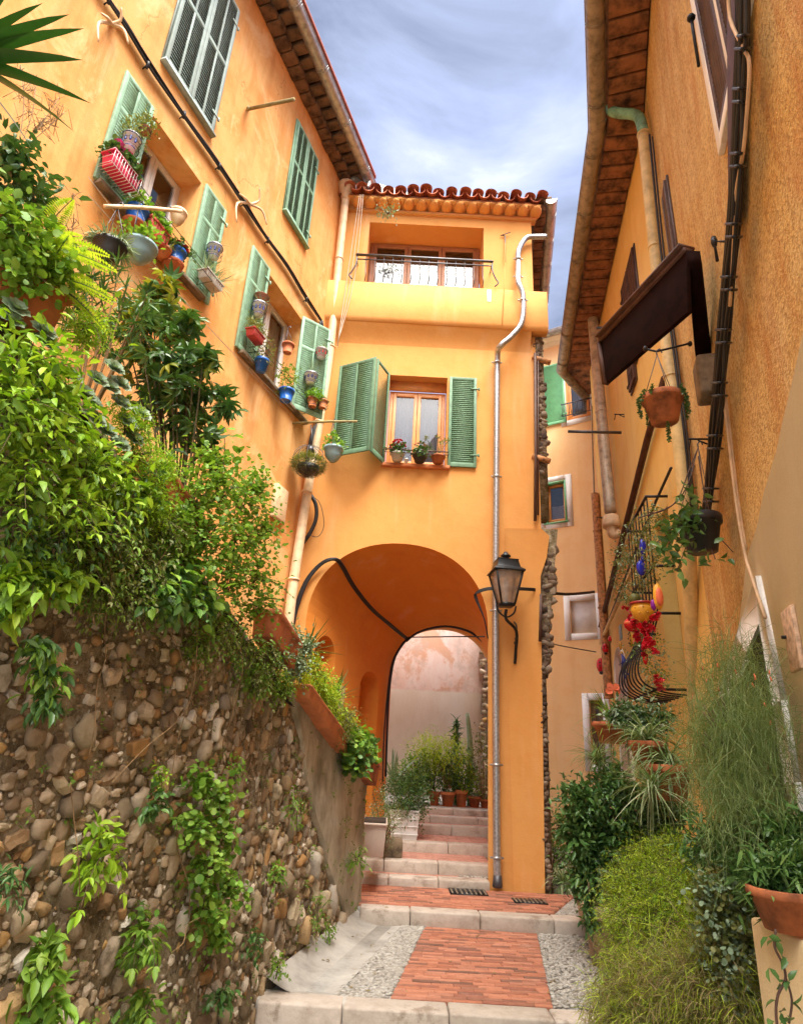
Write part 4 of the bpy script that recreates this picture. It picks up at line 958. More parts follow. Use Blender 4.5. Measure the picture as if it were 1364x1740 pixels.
while y<10.34:
    h=.068;x=-.3-(.1 if row%2 else 0);x1=2.15+ (y-9.07)*.5
    while x<x1:
        ln=random.choice((.22,.25,.28));m.box(x+.002,min(x+ln,x1)-.002,y+.002,y+h-.002,-1.8,-1.749+random.uniform(-.002,.002));x+=ln
    y+=h;row+=1
struct(m.build('brick_landing','brick',bev=.002))
pebbles('pebble_path',lambda y:2.16+(y-9.07)*.5,lambda y:3.4,9.08,10.3,-1.775,1500)
# drains
for (u0,v0,u1,v1,lb) in((765,1511,822,1519,'small dark drain grate at the foot of the first step by the pipe'),(875,1529,923,1534,'rusty drain grate set in the red brick landing right of the pier')):
    a=onZ(u0,v1,-1.74);b=onZ(u1,v0,-1.74);m=MB();m.box(a[0],b[0],a[1],b[1],-1.76,-1.738)
    dg=tag(m.build('drain_grate','iron',loc=(a[0],a[1],-1.75)),lb,'drain','drain grates')
    m=MB();k=8
    for i in range(k): x=a[0]+(b[0]-a[0])*(i+.5)/k;m.box(x-.008,x+.012,a[1]+.01,b[1]-.01,-1.737,-1.73)
    m.build('bar','gutter_brown',dg)
# steps
ST=[(10.34,-1.75,-1.64),(10.75,-1.64,-1.49),(11.80,-1.49,-1.34),(13.05,-1.34,-1.19),(13.62,-1.19,-1.08),(14.1,-1.08,-.97)]
xs=[(-.75,1.56),(-.72,1.75),(-.62,1.95),(-.5,2.6),(.2,2.9),(.5,2.9)]
for i,((y,z0,z1),(xa,xb)) in enumerate(zip(ST,xs)):
    kerb('step',xa,xb,y,z1,z0-.12,.3,'kerb_stone',.8)
    yn=ST[i+1][0]+.15 if i<5 else 17.
    m=MB();yy=y+.3;k=0
    while yy<yn:
        x=xa-(.1 if k%2 else 0)
        while x<xb-.25: m.box(x+.003,x+.247,yy+.003,yy+.097,z0-.1,z1-.004);x+=.25
        yy+=.1;k+=1
    struct(m.build('step_tread','step_tile' if i<5 else 'concrete'))
m=MB();m.box(-3,4,10.5,16.6,-2.2,-1.9);m.box(-6,.3,13.6,18.5,-2.2,-1.0);m.box(0,2.6,14.3,18.5,-2.2,-.985);struct(m.build('upper_bed','concrete'))
pebbles('pebble_path',lambda y:1.15,lambda y:1.6,10.65,10.74,-1.64,60)
# ================================================================= RUBBLE RETAINING WALL
SWt=[(-7.5,2.2),(-4.14,1.95),(-3.6,1.88),(-2.93,1.62),(-2.08,1.30),(-1.07,.95),(-.17,.62),(1.0,.22),(2.0,-.08),(2.79,-.30),(3.0,-.42),(3.12,-.7)]
def swtop(s):
    for (a,z),(b,y) in zip(SWt,SWt[1:]):
        if s<=b: return z+(y-z)*(s-a)/(b-a)
    return SWt[-1][1]
RWALL=thing('rubble_wall','old rubble retaining wall of pebbles and stones, overgrown, along the left of the lane','wall',S.P(-1,-2.1,-.2))
m=MB();As=np.linspace(-7.5,3.12,230);nz=56;V=[];Fs=[]
def disp(a,z): return .05*noise.noise(Vector((a*1.3,z*1.3,0)))+.035*noise.noise(Vector((a*4.5,z*4.5,3)))+.018*noise.noise(Vector((a*14,z*14,5)))
for a in As:
    zt=swtop(a)
    for k in range(nz+1):
        z=-2.3+(zt+2.3)*k/nz;bul=-.12*max(0,(a-2.9)/.22)**2
        V.append(tuple(S.P(a,z,disp(a,z)+bul-.06-.03*(z+2.3))))
for i in range(len(As)-1):
    for k in range(nz): q=i*(nz+1)+k;Fs.append((q,q+nz+1,q+nz+2,q+1))
b=len(V)
for a in As: V.append(tuple(S.P(a,swtop(a)+.02,-.5)))
for i in range(len(As)-1): q=i*(nz+1)+nz;Fs.append((q,q+nz+1,b+i+1,b+i))
m.add(V,Fs)
e0=(len(As)-1)*(nz+1)
for k in range(nz): 
    z=-2.3+(swtop(3.12)+2.3)*k/nz
m.build('core','mortar',RWALL,smooth=True)
m=MB();m.wbox(S,2.9,3.1,-2.3,-.6,-.9,-.16);m.build('end_wall','old_render',RWALL,bev=.08)
# smooth old render at the far end, boundary slanting
m=MB();V=[];Fs=[];nA=60;nZ=30
def rendL(t): return .15+ (2.75-.15)*t    # s of left boundary as it goes down
for k in range(nZ+1):
    t=k/nZ
    for i in range(nA+1):
        s0=-.05+2.6*t**1.0+.05*math.sin(t*17)+.03*math.sin(t*41);s1=3.11;s_=s0+(s1-s0)*i/nA
        ztp=swtop(s_)+.01;zlo=-1.95;zz=ztp-(ztp-zlo)*(.0+t)
        if t>0: zz=ztp+(zlo-ztp)*t
        V.append(tuple(S.P(s_,zz,disp(s_,zz)*.55-.035-.03*(zz+2.3)-.12*max(0,(s_-2.9)/.22)**2+(.02 if i>0 else -.03))))
for k in range(nZ):
    for i in range(nA): q=k*(nA+1)+i;Fs.append((q,q+1,q+nA+2,q+nA+1))
m.add(V,Fs);m.build('old_render','old_render',RWALL,smooth=True)
# stones
m=MB();placed=[];grid={}
def rendleft(z,s):
    zt=swtop(s);t=(zt-z)/(zt+1.95);t=min(max(t,0),1);return -.05+2.6*t
def ok(a,z,r):
    gi,gj=int(a/.25),int(z/.25)
    for i in range(gi-1,gi+2):
        for j in range(gj-1,gj+2):
            for (b,y,q) in grid.get((i,j),()):
                if (a-b)**2+((z-y))**2<(r+q)**2*.8: return False
    return True
cnt=0
for rad,tries in((.13,110),(.095,300),(.065,1250),(.045,3600),(.030,9500),(.020,22000),(.013,26000)):
    for _ in range(tries):
        a=random.uniform(-6.2,3.0);z=random.uniform(-2.1,1.9)
        if z>swtop(a)-.1: continue
        if a>rendleft(z,a)-.02: continue
        if rad>.08 and z>-.9+.0*a: continue
        if rad>.06 and z>.4: continue
        if noise.noise(Vector((a*1.1,z*1.1,9)))>.22 and rad<.1 and random.random()<.75: continue
        r=rad*random.uniform(.8,1.15)
        if ok(a,z,r):
            grid.setdefault((int(a/.25),int(z/.25)),[]).append((a,z,r));placed.append((a,z,r))
for a,z,r in placed:
    el=random.uniform(.75,1.0);fl=random.random()
    tall=a>-1.5 and random.random()<.75
    rx,rz_=(r*.62,r*1.15) if tall else ((r*1.1,r*.8) if random.random()<.6 else (r*.8,r*1.05))
    t=ICO[2 if r>.022 else 1];v=t[0].copy();ph=[random.uniform(0,6.28) for _ in range(6)]
    k=1+.20*np.sin(2.6*v[:,0]+ph[0])+.12*np.sin(3.1*v[:,1]+ph[1])+.20*np.sin(2.7*v[:,2]+ph[2])+.10*np.sin(5*v[:,0]+ph[3])+.09*np.sin(6*v[:,2]+ph[4])
    # facet: superellipsoid flattening
    v=np.sign(v)*np.abs(v)**random.uniform(.5,.9);v=v*k[:,None]*np.array([rx,r*.7,rz_]);v+=RG.normal(0,r*.055,v.shape);an=random.uniform(-.5,.5);ca,sa=math.cos(an),math.sin(an)
    s_=v[:,0]*ca-v[:,2]*sa;zz=v[:,0]*sa+v[:,2]*ca;off=disp(a,z)-.06-.03*(z+2.3)+r*random.uniform(-.36,.28)
    P=np.stack([S.O[0]+S.d[0]*(a+s_)+S.n[0]*(off+v[:,1]),S.O[1]+S.d[1]*(a+s_)+S.n[1]*(off+v[:,1]),z+zz],1);m.add(P,t[1])
so=m.build('stones','rubble',RWALL,smooth=True)
fl_=np.concatenate([np.full(len(f[1]),(i*7919)%10<6) for i,f in enumerate(m.f)]);so.data.polygons.foreach_set('use_smooth',fl_)
# terrace soil
m=MB();V=[];Fs=[]
for a in np.linspace(-7.5,2.9,20):
    for k in range(6):
        t=k/5;p=S.P(a,0,-.1);wx=L.O[0]+L.d[0]*((p[1]-L.O[1])/L.d[1]);V.append((p[0]+(wx-p[0])*t,p[1],swtop(a)-.12+.05*noise.noise(Vector((a,t*3,0)))))
for i in range(19):
    for k in range(5): q=i*6+k;Fs.append((q,q+1,q+7,q+6))
m.add(V,Fs);struct(m.build('garden_bed','soil'))
# ================================================================= PLANTS
OV=(np.array([(0,0,0),(-.42,.3,.10),(0,.32,0),(.42,.3,.10),(-.36,.65,.06),(0,.68,-.05),(.36,.65,.06),(0,1,-.16)]),
    [np.array([(0,2,1),(0,3,2)]),np.array([(1,2,5,4),(2,3,6,5)]),np.array([(4,5,7),(5,6,7)])])
RD=(np.array([(0,0,0),(-.5,.35,.10),(-.42,.8,.04),(0,1,-.02),(.42,.8,.04),(.5,.35,.10),(0,.5,-.04)]),
    [np.array([(0,6,1),(1,6,2),(2,6,3),(3,6,4),(4,6,5),(5,6,0)])])
TI=(np.array([(0,0,0),(-.5,.45,.04),(0,1,-.06),(.5,.45,.04)]),[np.array([(0,3,2,1)])])
def bladet(c,n=6,fold=.02):
    V=[];
    for i in range(n+1):
        t=i/n;wd=(.5*(1-t)**.7*(min(1,.45+t*2.2)));ang=c*t;y=(math.sin(ang)/c if c>1e-3 else t);z=-(1-math.cos(ang))/c if c>1e-3 else 0
        V+= [(-wd,y,z+fold*wd),(0,y,z),(wd,y,z+fold*wd)]
    Fq=[];
    for i in range(n): a=3*i;Fq+=[(a,a+1,a+4,a+3),(a+1,a+2,a+5,a+4)]
    return (np.array(V),[np.array(Fq)])
BL={k:bladet(c) for k,c in(('b0',.25),('b1',.9),('b2',1.6),('b3',2.3))}
TPL={'ov':OV,'rd':RD,'ti':TI,**BL}
def nrm(a): return a/np.maximum(np.linalg.norm(a,axis=1,keepdims=True),1e-9)
def leaves(mb,P,D,Lh,Wd,kind='ov',up=None,jit=.5):
    n=len(P)
    if n==0:return
    T,fs=TPL[kind];D=nrm(D)
    U=np.tile(np.array([[0,0,1.]]),(n,1)) if up is None else np.array(up,float)
    U=U+RG.normal(0,jit,(n,3));X=nrm(np.cross(D,U));Z=nrm(np.cross(X,D))
    Lh=np.broadcast_to(Lh,(n,)) ;Wd=np.broadcast_to(Wd,(n,))
    V=(T[None,:,0,None]*Wd[:,None,None]*X[:,None,:]+T[None,:,1,None]*Lh[:,None,None]*D[:,None,:]+T[None,:,2,None]*Lh[:,None,None]*Z[:,None,:])+P[:,None,:]
    k=T.shape[0];off=(np.arange(n)*k)[:,None,None]
    mb.v.append(V.reshape(-1,3))
    for f in fs:
        mb.f.append((mb.k,(f[None]+off).reshape(-1,f.shape[1])))
    mb.k+=n*k
def rdir(n,up=0.): d=RG.normal(0,1,(n,3));d[:,2]+=up;return nrm(d)
def blob(mb,c,R,ncl,npl,L_,W_,kind='ov',cs=.10,droop=.0,out=.7,shell=.5,jit=.5,cut=None,sm=None):
    """leaf clumps spread through an ellipsoid, with gaps between the clumps"""
    c=np.array(c,float);R=np.array(R,float)
    d=rdir(ncl);q=RG.uniform(shell**3,1,(ncl,1))**(1/3);lump=1+.22*np.sin(3*d[:,:1]*4+1.3)+.15*np.sin(7*d[:,1:2]+d[:,2:]*5)
    cc=c+d*q*R*lump
    if cut is not None: cc=cc[cut(cc)]
    ncl=len(cc)
    if ncl==0: return []
    P=np.repeat(cc,npl,0)+RG.normal(0,1,(ncl*npl,3))*cs*np.repeat(RG.uniform(.6,1.3,(ncl,1)),npl,0)
    D=np.repeat(nrm((cc-c)/R),npl,0)*out+rdir(len(P))*.8;D[:,2]-=droop
    s=RG.uniform(.6,1.25,len(P));leaves(mb,P,D,L_*s,W_*s,kind,jit=jit);return cc
def sprays(mb,st,c,r,n,L_,W_,kind,out,droop=.5,step=.55,jit=.4):
    c=np.array(c,float);out=np.array(out,float)
    for _ in range(n):
        d=rdir(1,.15)[0]+out*.8;d/=np.linalg.norm(d);ln=r*random.uniform(.8,1.55);K=max(4,int(ln/(L_*step)));b=c+rdir(1)[0]*r*.35;pts=[]
        sd=rdir(1)[0]*.25
        for i in range(K+1):
            t=i/K;pts.append(b+d*ln*t+sd*ln*t*t+np.array([0,0,-droop*ln*t*t]))
        st.tube([tuple(pts[0]),tuple(pts[K//2]),tuple(pts[K])],[.0035,.0025,.0012],4)
        P=np.array(pts[1:]);tg=nrm(np.array(pts[1:])-np.array(pts[:-1]));side=nrm(np.cross(tg,[0,0,1.])+1e-6)
        for sg in(-1,1):
            keep=RG.random(len(P))>.12;s9=RG.uniform(.65,1.15,len(P))*(1-.35*np.linspace(0,1,len(P)))
            leaves(mb,P[keep],(side*sg*.9+tg*.55+RG.normal(0,.22,(len(P),3))-np.array([0,0,.25]))[keep],(L_*s9)[keep],(W_*s9)[keep],kind,jit=jit)
        leaves(mb,P[-1:],tg[-1:],L_,W_,kind,jit=jit)
def twigs(mb,base,ends,r=.006,sag=.1):
    base=Vector(base)
    for e in ends:
        e=Vector(e);m_=base.lerp(e,.5)+Vector((random.uniform(-.05,.05),random.uniform(-.05,.05),sag*(e-base).length))
        mb.tube([base,m_,e],[r*1.4,r,r*.6],4)
def shrub(name,label,cat,c,R,ncl,npl,L_,W_,mat,kind='ov',base=None,cs=.10,droop=0.,group=None,tr=.008,nt=14,extra=None,smat='stem',shell=.45,jit=.5,out=.7):
    base=Vector(base) if base is not None else Vector((c[0],c[1],c[2]-R[2]))
    t=thing(name,label,cat,base,group);m=MB();cc=blob(m,c,R,ncl,npl,L_,W_,kind,cs,droop,shell=shell,jit=jit,out=out)
    m.build('foliage',mat,t)
    if extra:
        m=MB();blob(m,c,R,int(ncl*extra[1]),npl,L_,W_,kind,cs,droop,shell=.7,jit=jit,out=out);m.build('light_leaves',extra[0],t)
    m=MB();idx=RG.choice(len(cc),min(nt,len(cc)),replace=False);twigs(m,base,[cc[i] for i in idx],tr);m.build('stem',smat,t)
    return t
def flowers(t,P,mat,size,name='flower',npet=5):
    m=MB()
    for p in P:
        for k in range(npet):
            a=2*math.pi*k/npet+random.random();D=np.array([[math.cos(a),math.sin(a)-.4,.5]]);leaves(m,np.array([p],float),D,size,size*.8,'rd',jit=.3)
        m.lathe([(size*.15,0),(size*.2,size*.2),(.001,size*.35)],p,6)
    m.build(name,mat,t)
# ---- pots -------------------------------------------------------
def pot_mesh(mb,c,r,h,style='round'):
    c=Vector(c)
    if style=='round': mb.lathe([(r*.66,0),(r*.92,h*.78),(r*1.0,h*.78),(r*1.03,h*.82),(r*1.03,h*.98),(r,h),(r*.9,h),(r*.88,h*.9),(.001,h*.88)],c,20)
    elif style=='bowl': mb.lathe([(r*.3,-.02),(r*.34,0),(r*.55,h*.08),(r*.82,h*.4),(r*.95,h*.8),(r*1.04,h*.84),(r*1.04,h),(r*.94,h),(r*.9,h*.88),(.001,h*.86)],c,24)
    elif style=='ribbed':
        seg=28;V=[];Fs=[];pr=[(r*.7,0),(r*.95,h*.8),(r*1.04,h*.82),(r*1.04,h),(r*.92,h),(r*.9,h*.9),(.01,h*.88)]
        for i,(q,z) in enumerate(pr):
            for k in range(seg):
                a=2*math.pi*k/seg;rr=q*(1-.05*(k%2)) if i<2 else q;V.append((c[0]+rr*math.cos(a),c[1]+rr*math.sin(a),c[2]+z))
        for i in range(len(pr)-1):
            for k in range(seg): a=i*seg+k;b=i*seg+(k+1)%seg;Fs.append((a,b,b+seg,a+seg))
        Fs.append(tuple(range(seg)));mb.add(V,Fs)
def trough_mesh(mb,W,s,z,n,ln,h,d):
    t=.15
    lo=[W.P(s-ln/2*(1-t),z,n-d/2*(1-t)),W.P(s+ln/2*(1-t),z,n-d/2*(1-t)),W.P(s+ln/2*(1-t),z,n+d/2*(1-t)),W.P(s-ln/2*(1-t),z,n+d/2*(1-t))]
    hi=[W.P(s-ln/2,z+h,n-d/2),W.P(s+ln/2,z+h,n-d/2),W.P(s+ln/2,z+h,n+d/2),W.P(s-ln/2,z+h,n+d/2)]
    mb.box8(lo+hi)
    e=.012;mb.box8([W.P(s-ln/2-e,z+h*.86,n-d/2-e),W.P(s+ln/2+e,z+h*.86,n-d/2-e),W.P(s+ln/2+e,z+h*.86,n+d/2+e),W.P(s-ln/2-e,z+h*.86,n+d/2+e),
                    W.P(s-ln/2-e,z+h*1.01,n-d/2-e),W.P(s+ln/2+e,z+h*1.01,n-d/2-e),W.P(s+ln/2+e,z+h*1.01,n+d/2+e),W.P(s-ln/2-e,z+h*1.01,n+d/2+e)])
    for k in range(int(ln/.04)):
        a=s-ln/2*.9+k*.04;mb.box8([W.P(a,z+.01,n+d/2*(1-t)),W.P(a+.015,z+.01,n+d/2*(1-t)),W.P(a+.015,z+.01,n+d/2*(1-t)+.006),W.P(a,z+.01,n+d/2*(1-t)+.006),W.P(a,z+h*.85,n+d/2*.98),W.P(a+.015,z+h*.85,n+d/2*.98),W.P(a+.015,z+h*.85,n+d/2*.98+.006),W.P(a,z+h*.85,n+d/2*.98+.006)])
def fill(t,c,r,kind,hh=.15):
    """the plant growing in a pot with rim centre c"""
    c=np.array(c,float);m=MB()
    if kind=='none': return
    if kind=='bush': blob(m,c+[0,0,hh*.6],(r*1.3,r*1.3,hh),40,9,.05,.03,'ov',.03);m.build('foliage','leaf_mid',t)
    elif kind=='bright': blob(m,c+[0,0,hh*.5],(r*1.2,r*1.2,hh*.8),36,9,.05,.035,'rd',.03);m.build('foliage','leaf_fresh',t)
    elif kind=='herb': blob(m,c+[0,0,hh*.6],(r*1.4,r*1.4,hh),34,8,.045,.018,'ov',.04);m.build('foliage','leaf_olive',t)
    elif kind=='spiky':
        P=np.tile(c,(34,1));leaves(m,P,rdir(34,1.1),RG.uniform(hh*.8,hh*1.6,34),.014,'b1');m.build('foliage','leaf_grey',t)
    elif kind=='strand':
        n=150;a=RG.uniform(0,6.28,n);P=c+np.stack([np.cos(a)*r,np.sin(a)*r,RG.uniform(0,.02,n)],1);D=np.stack([np.cos(a),np.sin(a),RG.uniform(.3,1.4,n)],1)
        leaves(m,P,D,RG.uniform(.06,.16,n),.014,'b1');leaves(m,P,D*[1,1,.1]-[0,0,.5],RG.uniform(.08,.22,n),.014,'b1');m.build('foliage','leaf_grey',t)
    elif kind in('redflower','pinkflower','magenta'):
        blob(m,c+[0,0,hh*.3],(r*1.3,r*1.2,hh*.6),34,8,.05,.04,'rd',.03);m.build('foliage','leaf_dark',t)
        n={'redflower':46,'pinkflower':12,'magenta':14}[kind];q=rdir(n,.5);q[:,2]=abs(q[:,2]);P=c+q*[r*1.1,r*1.1,hh]+[0,0,hh*.35]
        flowers(t,P,{'redflower':'red_petal','pinkflower':'pale_petal','magenta':'pink_petal'}[kind],.035)
    elif kind=='rosette':
        for k in range(5):
            p=c+[random.uniform(-r,r)*.7,random.uniform(-r,r)*.7,.02];n=12;leaves(m,np.tile(p,(n,1)),rdir(n,.8),.07,.03,'ov')
        m.build('foliage','leaf_grey',t)
    elif kind=='leggy':
        st=MB();E=[]
        for k in range(7):
            e=c+[random.uniform(-1,1)*r*2.2,random.uniform(-1,1)*r*1.2,random.uniform(.5,1.4)*hh];st.tube([c,(c+e)/2+[0,0,.03],e],.006,5);E.append(e);leaves(m,np.tile(e,(16,1))+RG.normal(0,.015,(16,3)),rdir(16,.5),.05,.022,'ov')
        m.build('foliage','leaf_olive',t);st.build('stem','stem_green',t)
    elif kind=='grass':
        n=1500;q=rdir(n);q[:,2]*=.6;P=c+q*[r,r,r*.9];leaves(m,P,q+[0,0,.4],RG.uniform(.07,.15,n),.010,'b1');m.build('foliage','leaf_olive',t)
def potted(label,p,r,h,mat,style,plant,hh=.15,hang=None,saucer=False,name='potted_plant',group=None,band=None,cat='flower pot',wire=None):
    """p = centre of the pot body"""
    p=Vector(p);base=p-Vector((0,0,h/2));t=thing(name,label,cat,base,group);m=MB();pot_mesh(m,base,r,h,style);po=m.build('pot',mat,t,smooth=(style!='ribbed'))
    if band:
        m=MB()
        for z0,z1 in((.84,.88),(.92,.95),(.05,.1)):
            q0=r*(1.035 if z0>.8 else .69);m.lathe([(q0,h*z0),(q0+.002,h*(z0+.01)),(q0+.002,h*(z1-.01)),(q0,h*z1)],base,20)
        for a in(-1.9,-1.2,-.5,-2.7):
            m.tube([base+Vector((r*.86*math.cos(a),r*.86*math.sin(a),h*(.35+.1*k))) for k in range(4)],.012,5)
        m.build('painted_band',band,po,smooth=True)
    m=MB();m.lathe([(r*.9,h*.9),(.001,h*.93)],base,14);m.build('soil','soil',t)
    if saucer: m=MB();m.lathe([(r*.8,-.03),(r*1.05,0),(r*1.0,.004),(.001,-.01)],base,18);m.build('saucer','terracotta',t)
    fill(t,base+Vector((0,0,h)),r,plant,hh)
    if hang is not None:
        m=MB();hp=Vector(hang)
        for k in range(3):
            a=2.1*k+.4;m.tube([base+Vector((r*math.cos(a),r*math.sin(a),h*.9)),hp],.004,4,False)
        m.tube([hp,hp+Vector((0,0,.04)),hp+Vector((.03,0,.07)),hp+Vector((.05,0,.03))],.007,5);m.build('hanger','iron_grey',t)
    if wire:
        m=MB()
        for k in range(3): m.tube([base+Vector(((r+.012)*math.cos(a),(r+.012)*math.sin(a),h*(.05+.4*k))) for a in np.linspace(0,6.283,13)],.004,4,False)
        m.build('wire_holder','iron_grey',t)
    return t
def LP(u,v,off): return L.at(u,v,off)
# window pots on the left house
potted('white pot with trailing leaves on the nearest open shutter beside a small terracotta pot',LP(222,243,.16),.095,.2,'white_ceramic','round','herb',.15,band='blue_glaze',wire=1)
potted('small terracotta pot beside the white pot at the top of the nearest shutter',LP(246,222,.14),.06,.1,'terracotta','round','herb',.12,wire=1)
def trough(label,W,u,v,off,lpx,mat,plant,h=.15,d=.16,hh=.14,group=None,basket=False,name='planter_trough'):
    s,z=W.px(u,v,off);ln=psz(lpx,W.P(s,z,off));b=W.P(s,z-h/2,off);t=thing(name,label,'planter',b,group);m=MB();trough_mesh(m,W,s,z-h/2,off,ln,h,d);m.build('trough',mat,t,bev=.004)
    n=max(1,int(ln/.12))
    for k in range(n): fill(t,W.P(s-ln/2+ln*(k+.5)/n,z+h/2,off),.07,plant,hh)
    if basket:
        m=MB()
        for k in range(12):
            a=s-ln/2+ln*k/11;m.tube([W.P(a,z+h*.45,off+d*.58),W.P(a,z-h*.62,off+d*.5),W.P(a,z-h*.62,off-d*.5)],.004,4,False)
        for zz in(-.6,-.1,.4): m.tube([W.P(s-ln/2-.02,z+h*zz,off-.05),W.P(s-ln/2-.02,z+h*zz,off+d*.6),W.P(s+ln/2+.02,z+h*zz,off+d*.6),W.P(s+ln/2+.02,z+h*zz,off-.05)],.004,4,False)
        m.build('wire_basket','white_paint',t)
    return t
trough('magenta planter box with pink flowers in a white wire basket on the nearest green shutter',L,205,293,.22,64,'magenta_pot','magenta',.19,.17,.16,basket=True)
potted('bright blue pot on the left end of the nearest window sill',LP(231,368,.16),.125,.2,'blue_pot','ribbed','bright',.1,saucer=True)
trough('rose-red planter box in the middle of the nearest window sill',L,262,397,.2,50,'rose_pot','bright',.2,.17,.1)
potted('round terracotta shell pot hanging at the upper right of the nearest window',LP(302,370,.2),.1,.19,'cream_pipe','bowl','none')
potted('small terracotta pot on the sill between rose planter and blue pot',LP(277,430,.2),.09,.15,'terracotta_bright','round','herb',.1)
potted('black hanging bowl of trailing succulents under the nearest window, left of a pale blue bowl',LP(184,430,.5),.155,.2,'black_pot','bowl','strand',.2,hang=LP(200,352,.5))
potted('pale blue hanging bowl under the nearest window beside the black one',LP(236,430,.5),.17,.2,'pale_blue','bowl','bright',.13,hang=LP(236,350,.5))
potted('blue pot with a single red flower at the right end of the nearest sill',LP(297,437,.2),.125,.19,'blue_pot','ribbed','redflower',.05,saucer=True)
m=MB();m.lathe([(.05,0),(.12,.04),(.125,.045),(.11,.03),(.001,.02)],LP(292,456,.25),16);tag(m.build('saucer','terracotta'),'empty terracotta saucer on the sill end under the blue pot','saucer')
m=MB();m.tube([LP(178,350,.5),LP(240,352,.5),LP(308,358,.5)],.022,7);tag(m.build('hanging_rod','cream_pipe'),'rust-flecked horizontal rod under the nearest window carrying the hanging bowls','rod')
m=MB()
for u in(200,236,290): m.tube([LP(u,352,.5),LP(u,345,.02)],.01,5,False)
m.build('rod_arm','iron_grey',bpy.data.objects['hanging_rod'])
potted('white pot with blue painted fruit on the right shutter of the nearest window',LP(364,428,.15),.1,.2,'white_ceramic','round','spiky',.12,band='blue_glaze',wire=1)
trough('grey planter box on the lower right shutter of the nearest window',L,357,478,.2,46,'grey_trough','spiky',.12,.16,.25)
potted('white pot with painted plum on the left shutter of the second window',LP(440,526,.15),.105,.22,'white_ceramic','round','spiky',.14,band='blue_glaze',wire=1)
potted('terracotta pot hooked just above the plum-painted white pot',LP(444,507,.14),.11,.09,'terracotta','round','none',wire=1)
trough('dark red planter box on the left shutter of the second window',L,433,572,.2,34,'red_pot','herb',.13,.15,.1)
potted('blue pot with purple herbs at the left end of the second sill',LP(444,621,.2),.11,.21,'blue_pot','round','herb',.22)
potted('small ribbed terracotta pot hanging in the middle of the second window',LP(489,592,.25),.1,.17,'terracotta','ribbed','spiky',.08,hang=LP(489,560,.22))
potted('blue pot with a leafy bush at the right end of the second sill',LP(486,672,.22),.13,.2,'blue_pot','ribbed','bush',.3)
SAo=lambda u,v:SA.at(u,v,.12)
potted('white pot with red painted flower and small succulents at the top of the swung shutter',SAo(546,601),.105,.17,'white_ceramic','round','spiky',.13,band='red_gloss',wire=1)
potted('white pot with blue painted flower midway down the swung shutter',SAo(528,643),.115,.19,'white_ceramic','round','spiky',.22,band='blue_glaze',wire=1)
potted('left of two ribbed terracotta pots low on the swung shutter',SAo(531,684),.095,.17,'terracotta_bright','ribbed','bright',.1,group='terracotta pots on the swung shutter',wire=1)
potted('right of two ribbed terracotta pots low on the swung shutter',SAo(548,687),.085,.15,'terracotta_bright','ribbed','rosette',.1,group='terracotta pots on the swung shutter',wire=1)
m=MB();q0=onY(497,719,9.6);m.tube([q0,onY(560,716,9.6),onY(607,716,9.6)],.02,6,False);tag(m.build('bamboo_rod','wood_pole'),'thin bamboo rod below the swung shutter holding the hanging blue pot','rod')
t=thing('wire_planter','round wire ball planter packed with grassy plants hanging on the cream downpipe','hanging planter',onY(525,812,9.6));c=onY(525,784,9.6)
fill(t,c-Vector((0,0,.06)),.23,'grass');m=MB();m.lathe([(.05,-.24),(.16,-.2),(.2,-.1),(.05,-.26)],c,14);m.build('bowl','black_pot',t,smooth=True)
m=MB()
for k in range(6):
    a=k*math.pi/6;m.tube([c+Vector((.29*math.cos(b)*math.cos(a),.29*math.cos(b)*math.sin(a),.29*math.sin(b))) for b in np.linspace(0,6.283,17)],.004,4,False)
m.tube([c+Vector((0,0,.29)),c+Vector((0,0,.5)),onY(528,722,9.6)],.01,5,False);m.lathe([(.08,.18),(.05,.26),(.02,.3)],c,10);m.build('wire_ball','iron_grey',t)
potted('light blue hanging pot of bright green leaves below the arch house shutters',onY(566,772,9.6),.165,.24,'pale_blue','bowl','bright',.15,hang=onY(566,718,9.6))
# sill of the arch house
potted('grey pot with a dense head of red cyclamen flowers on the middle sill',FW.at(675,777,.16),.13,.15,'grey_trough','round','redflower',.2)
potted('dark pot with pink cyclamen between the red flowers and the succulent',FW.at(713,779,.16),.14,.14,'black_pot','round','pinkflower',.17)
potted('terracotta pot with a leggy succulent at the right end of the middle sill',FW.at(744,781,.16),.135,.13,'terracotta_old','round','leggy',.3)
potted('tiny white cup between the two cyclamen pots',FW.at(690,783,.2),.04,.08,'white_ceramic','round','none')
# gilded bird ornament on the shutter
t=thing('bird_ornament','golden and blue flying bird ornament fixed to the left green shutter','ornament',SC.at(597,677,-.02));m=MB();c=lambda u,v,o=-.05:SC.at(u,v,o)
def fl(mb,pts,th=.012):
    P=[Vector(c(u,v)) for u,v in pts];nn=Vector((SC.n[0],SC.n[1],0))*th;k=len(P);mb.add([tuple(p) for p in P]+[tuple(p-nn) for p in P],[tuple(range(k)),tuple(range(2*k-1,k-1,-1))]+[(i,(i+1)%k,(i+1)%k+k,i+k) for i in range(k)])
fl(m,[(597,670),(604,662),(608,655),(609,660),(605,670),(601,678)]);fl(m,[(597,672),(601,679),(595,684),(590,690),(588,688),(590,680)]);m.tube([c(595,683),c(598,675),c(600,668)],[.02,.035,.02],6);m.build('wings','gold',t)
m=MB();m.tube([c(600,682),c(604,679)],[.035,.02],6,False);m.build('head','deep_blue',t,smooth=True)
# tuft on the roof tiles
shrub('roof_weed','small grey-green weed rooted in the roof tiles left of centre','plant',tuple(onY(658,354,YF-.3)),(.14,.1,.13),14,9,.07,.03,'leaf_grey',nt=4)
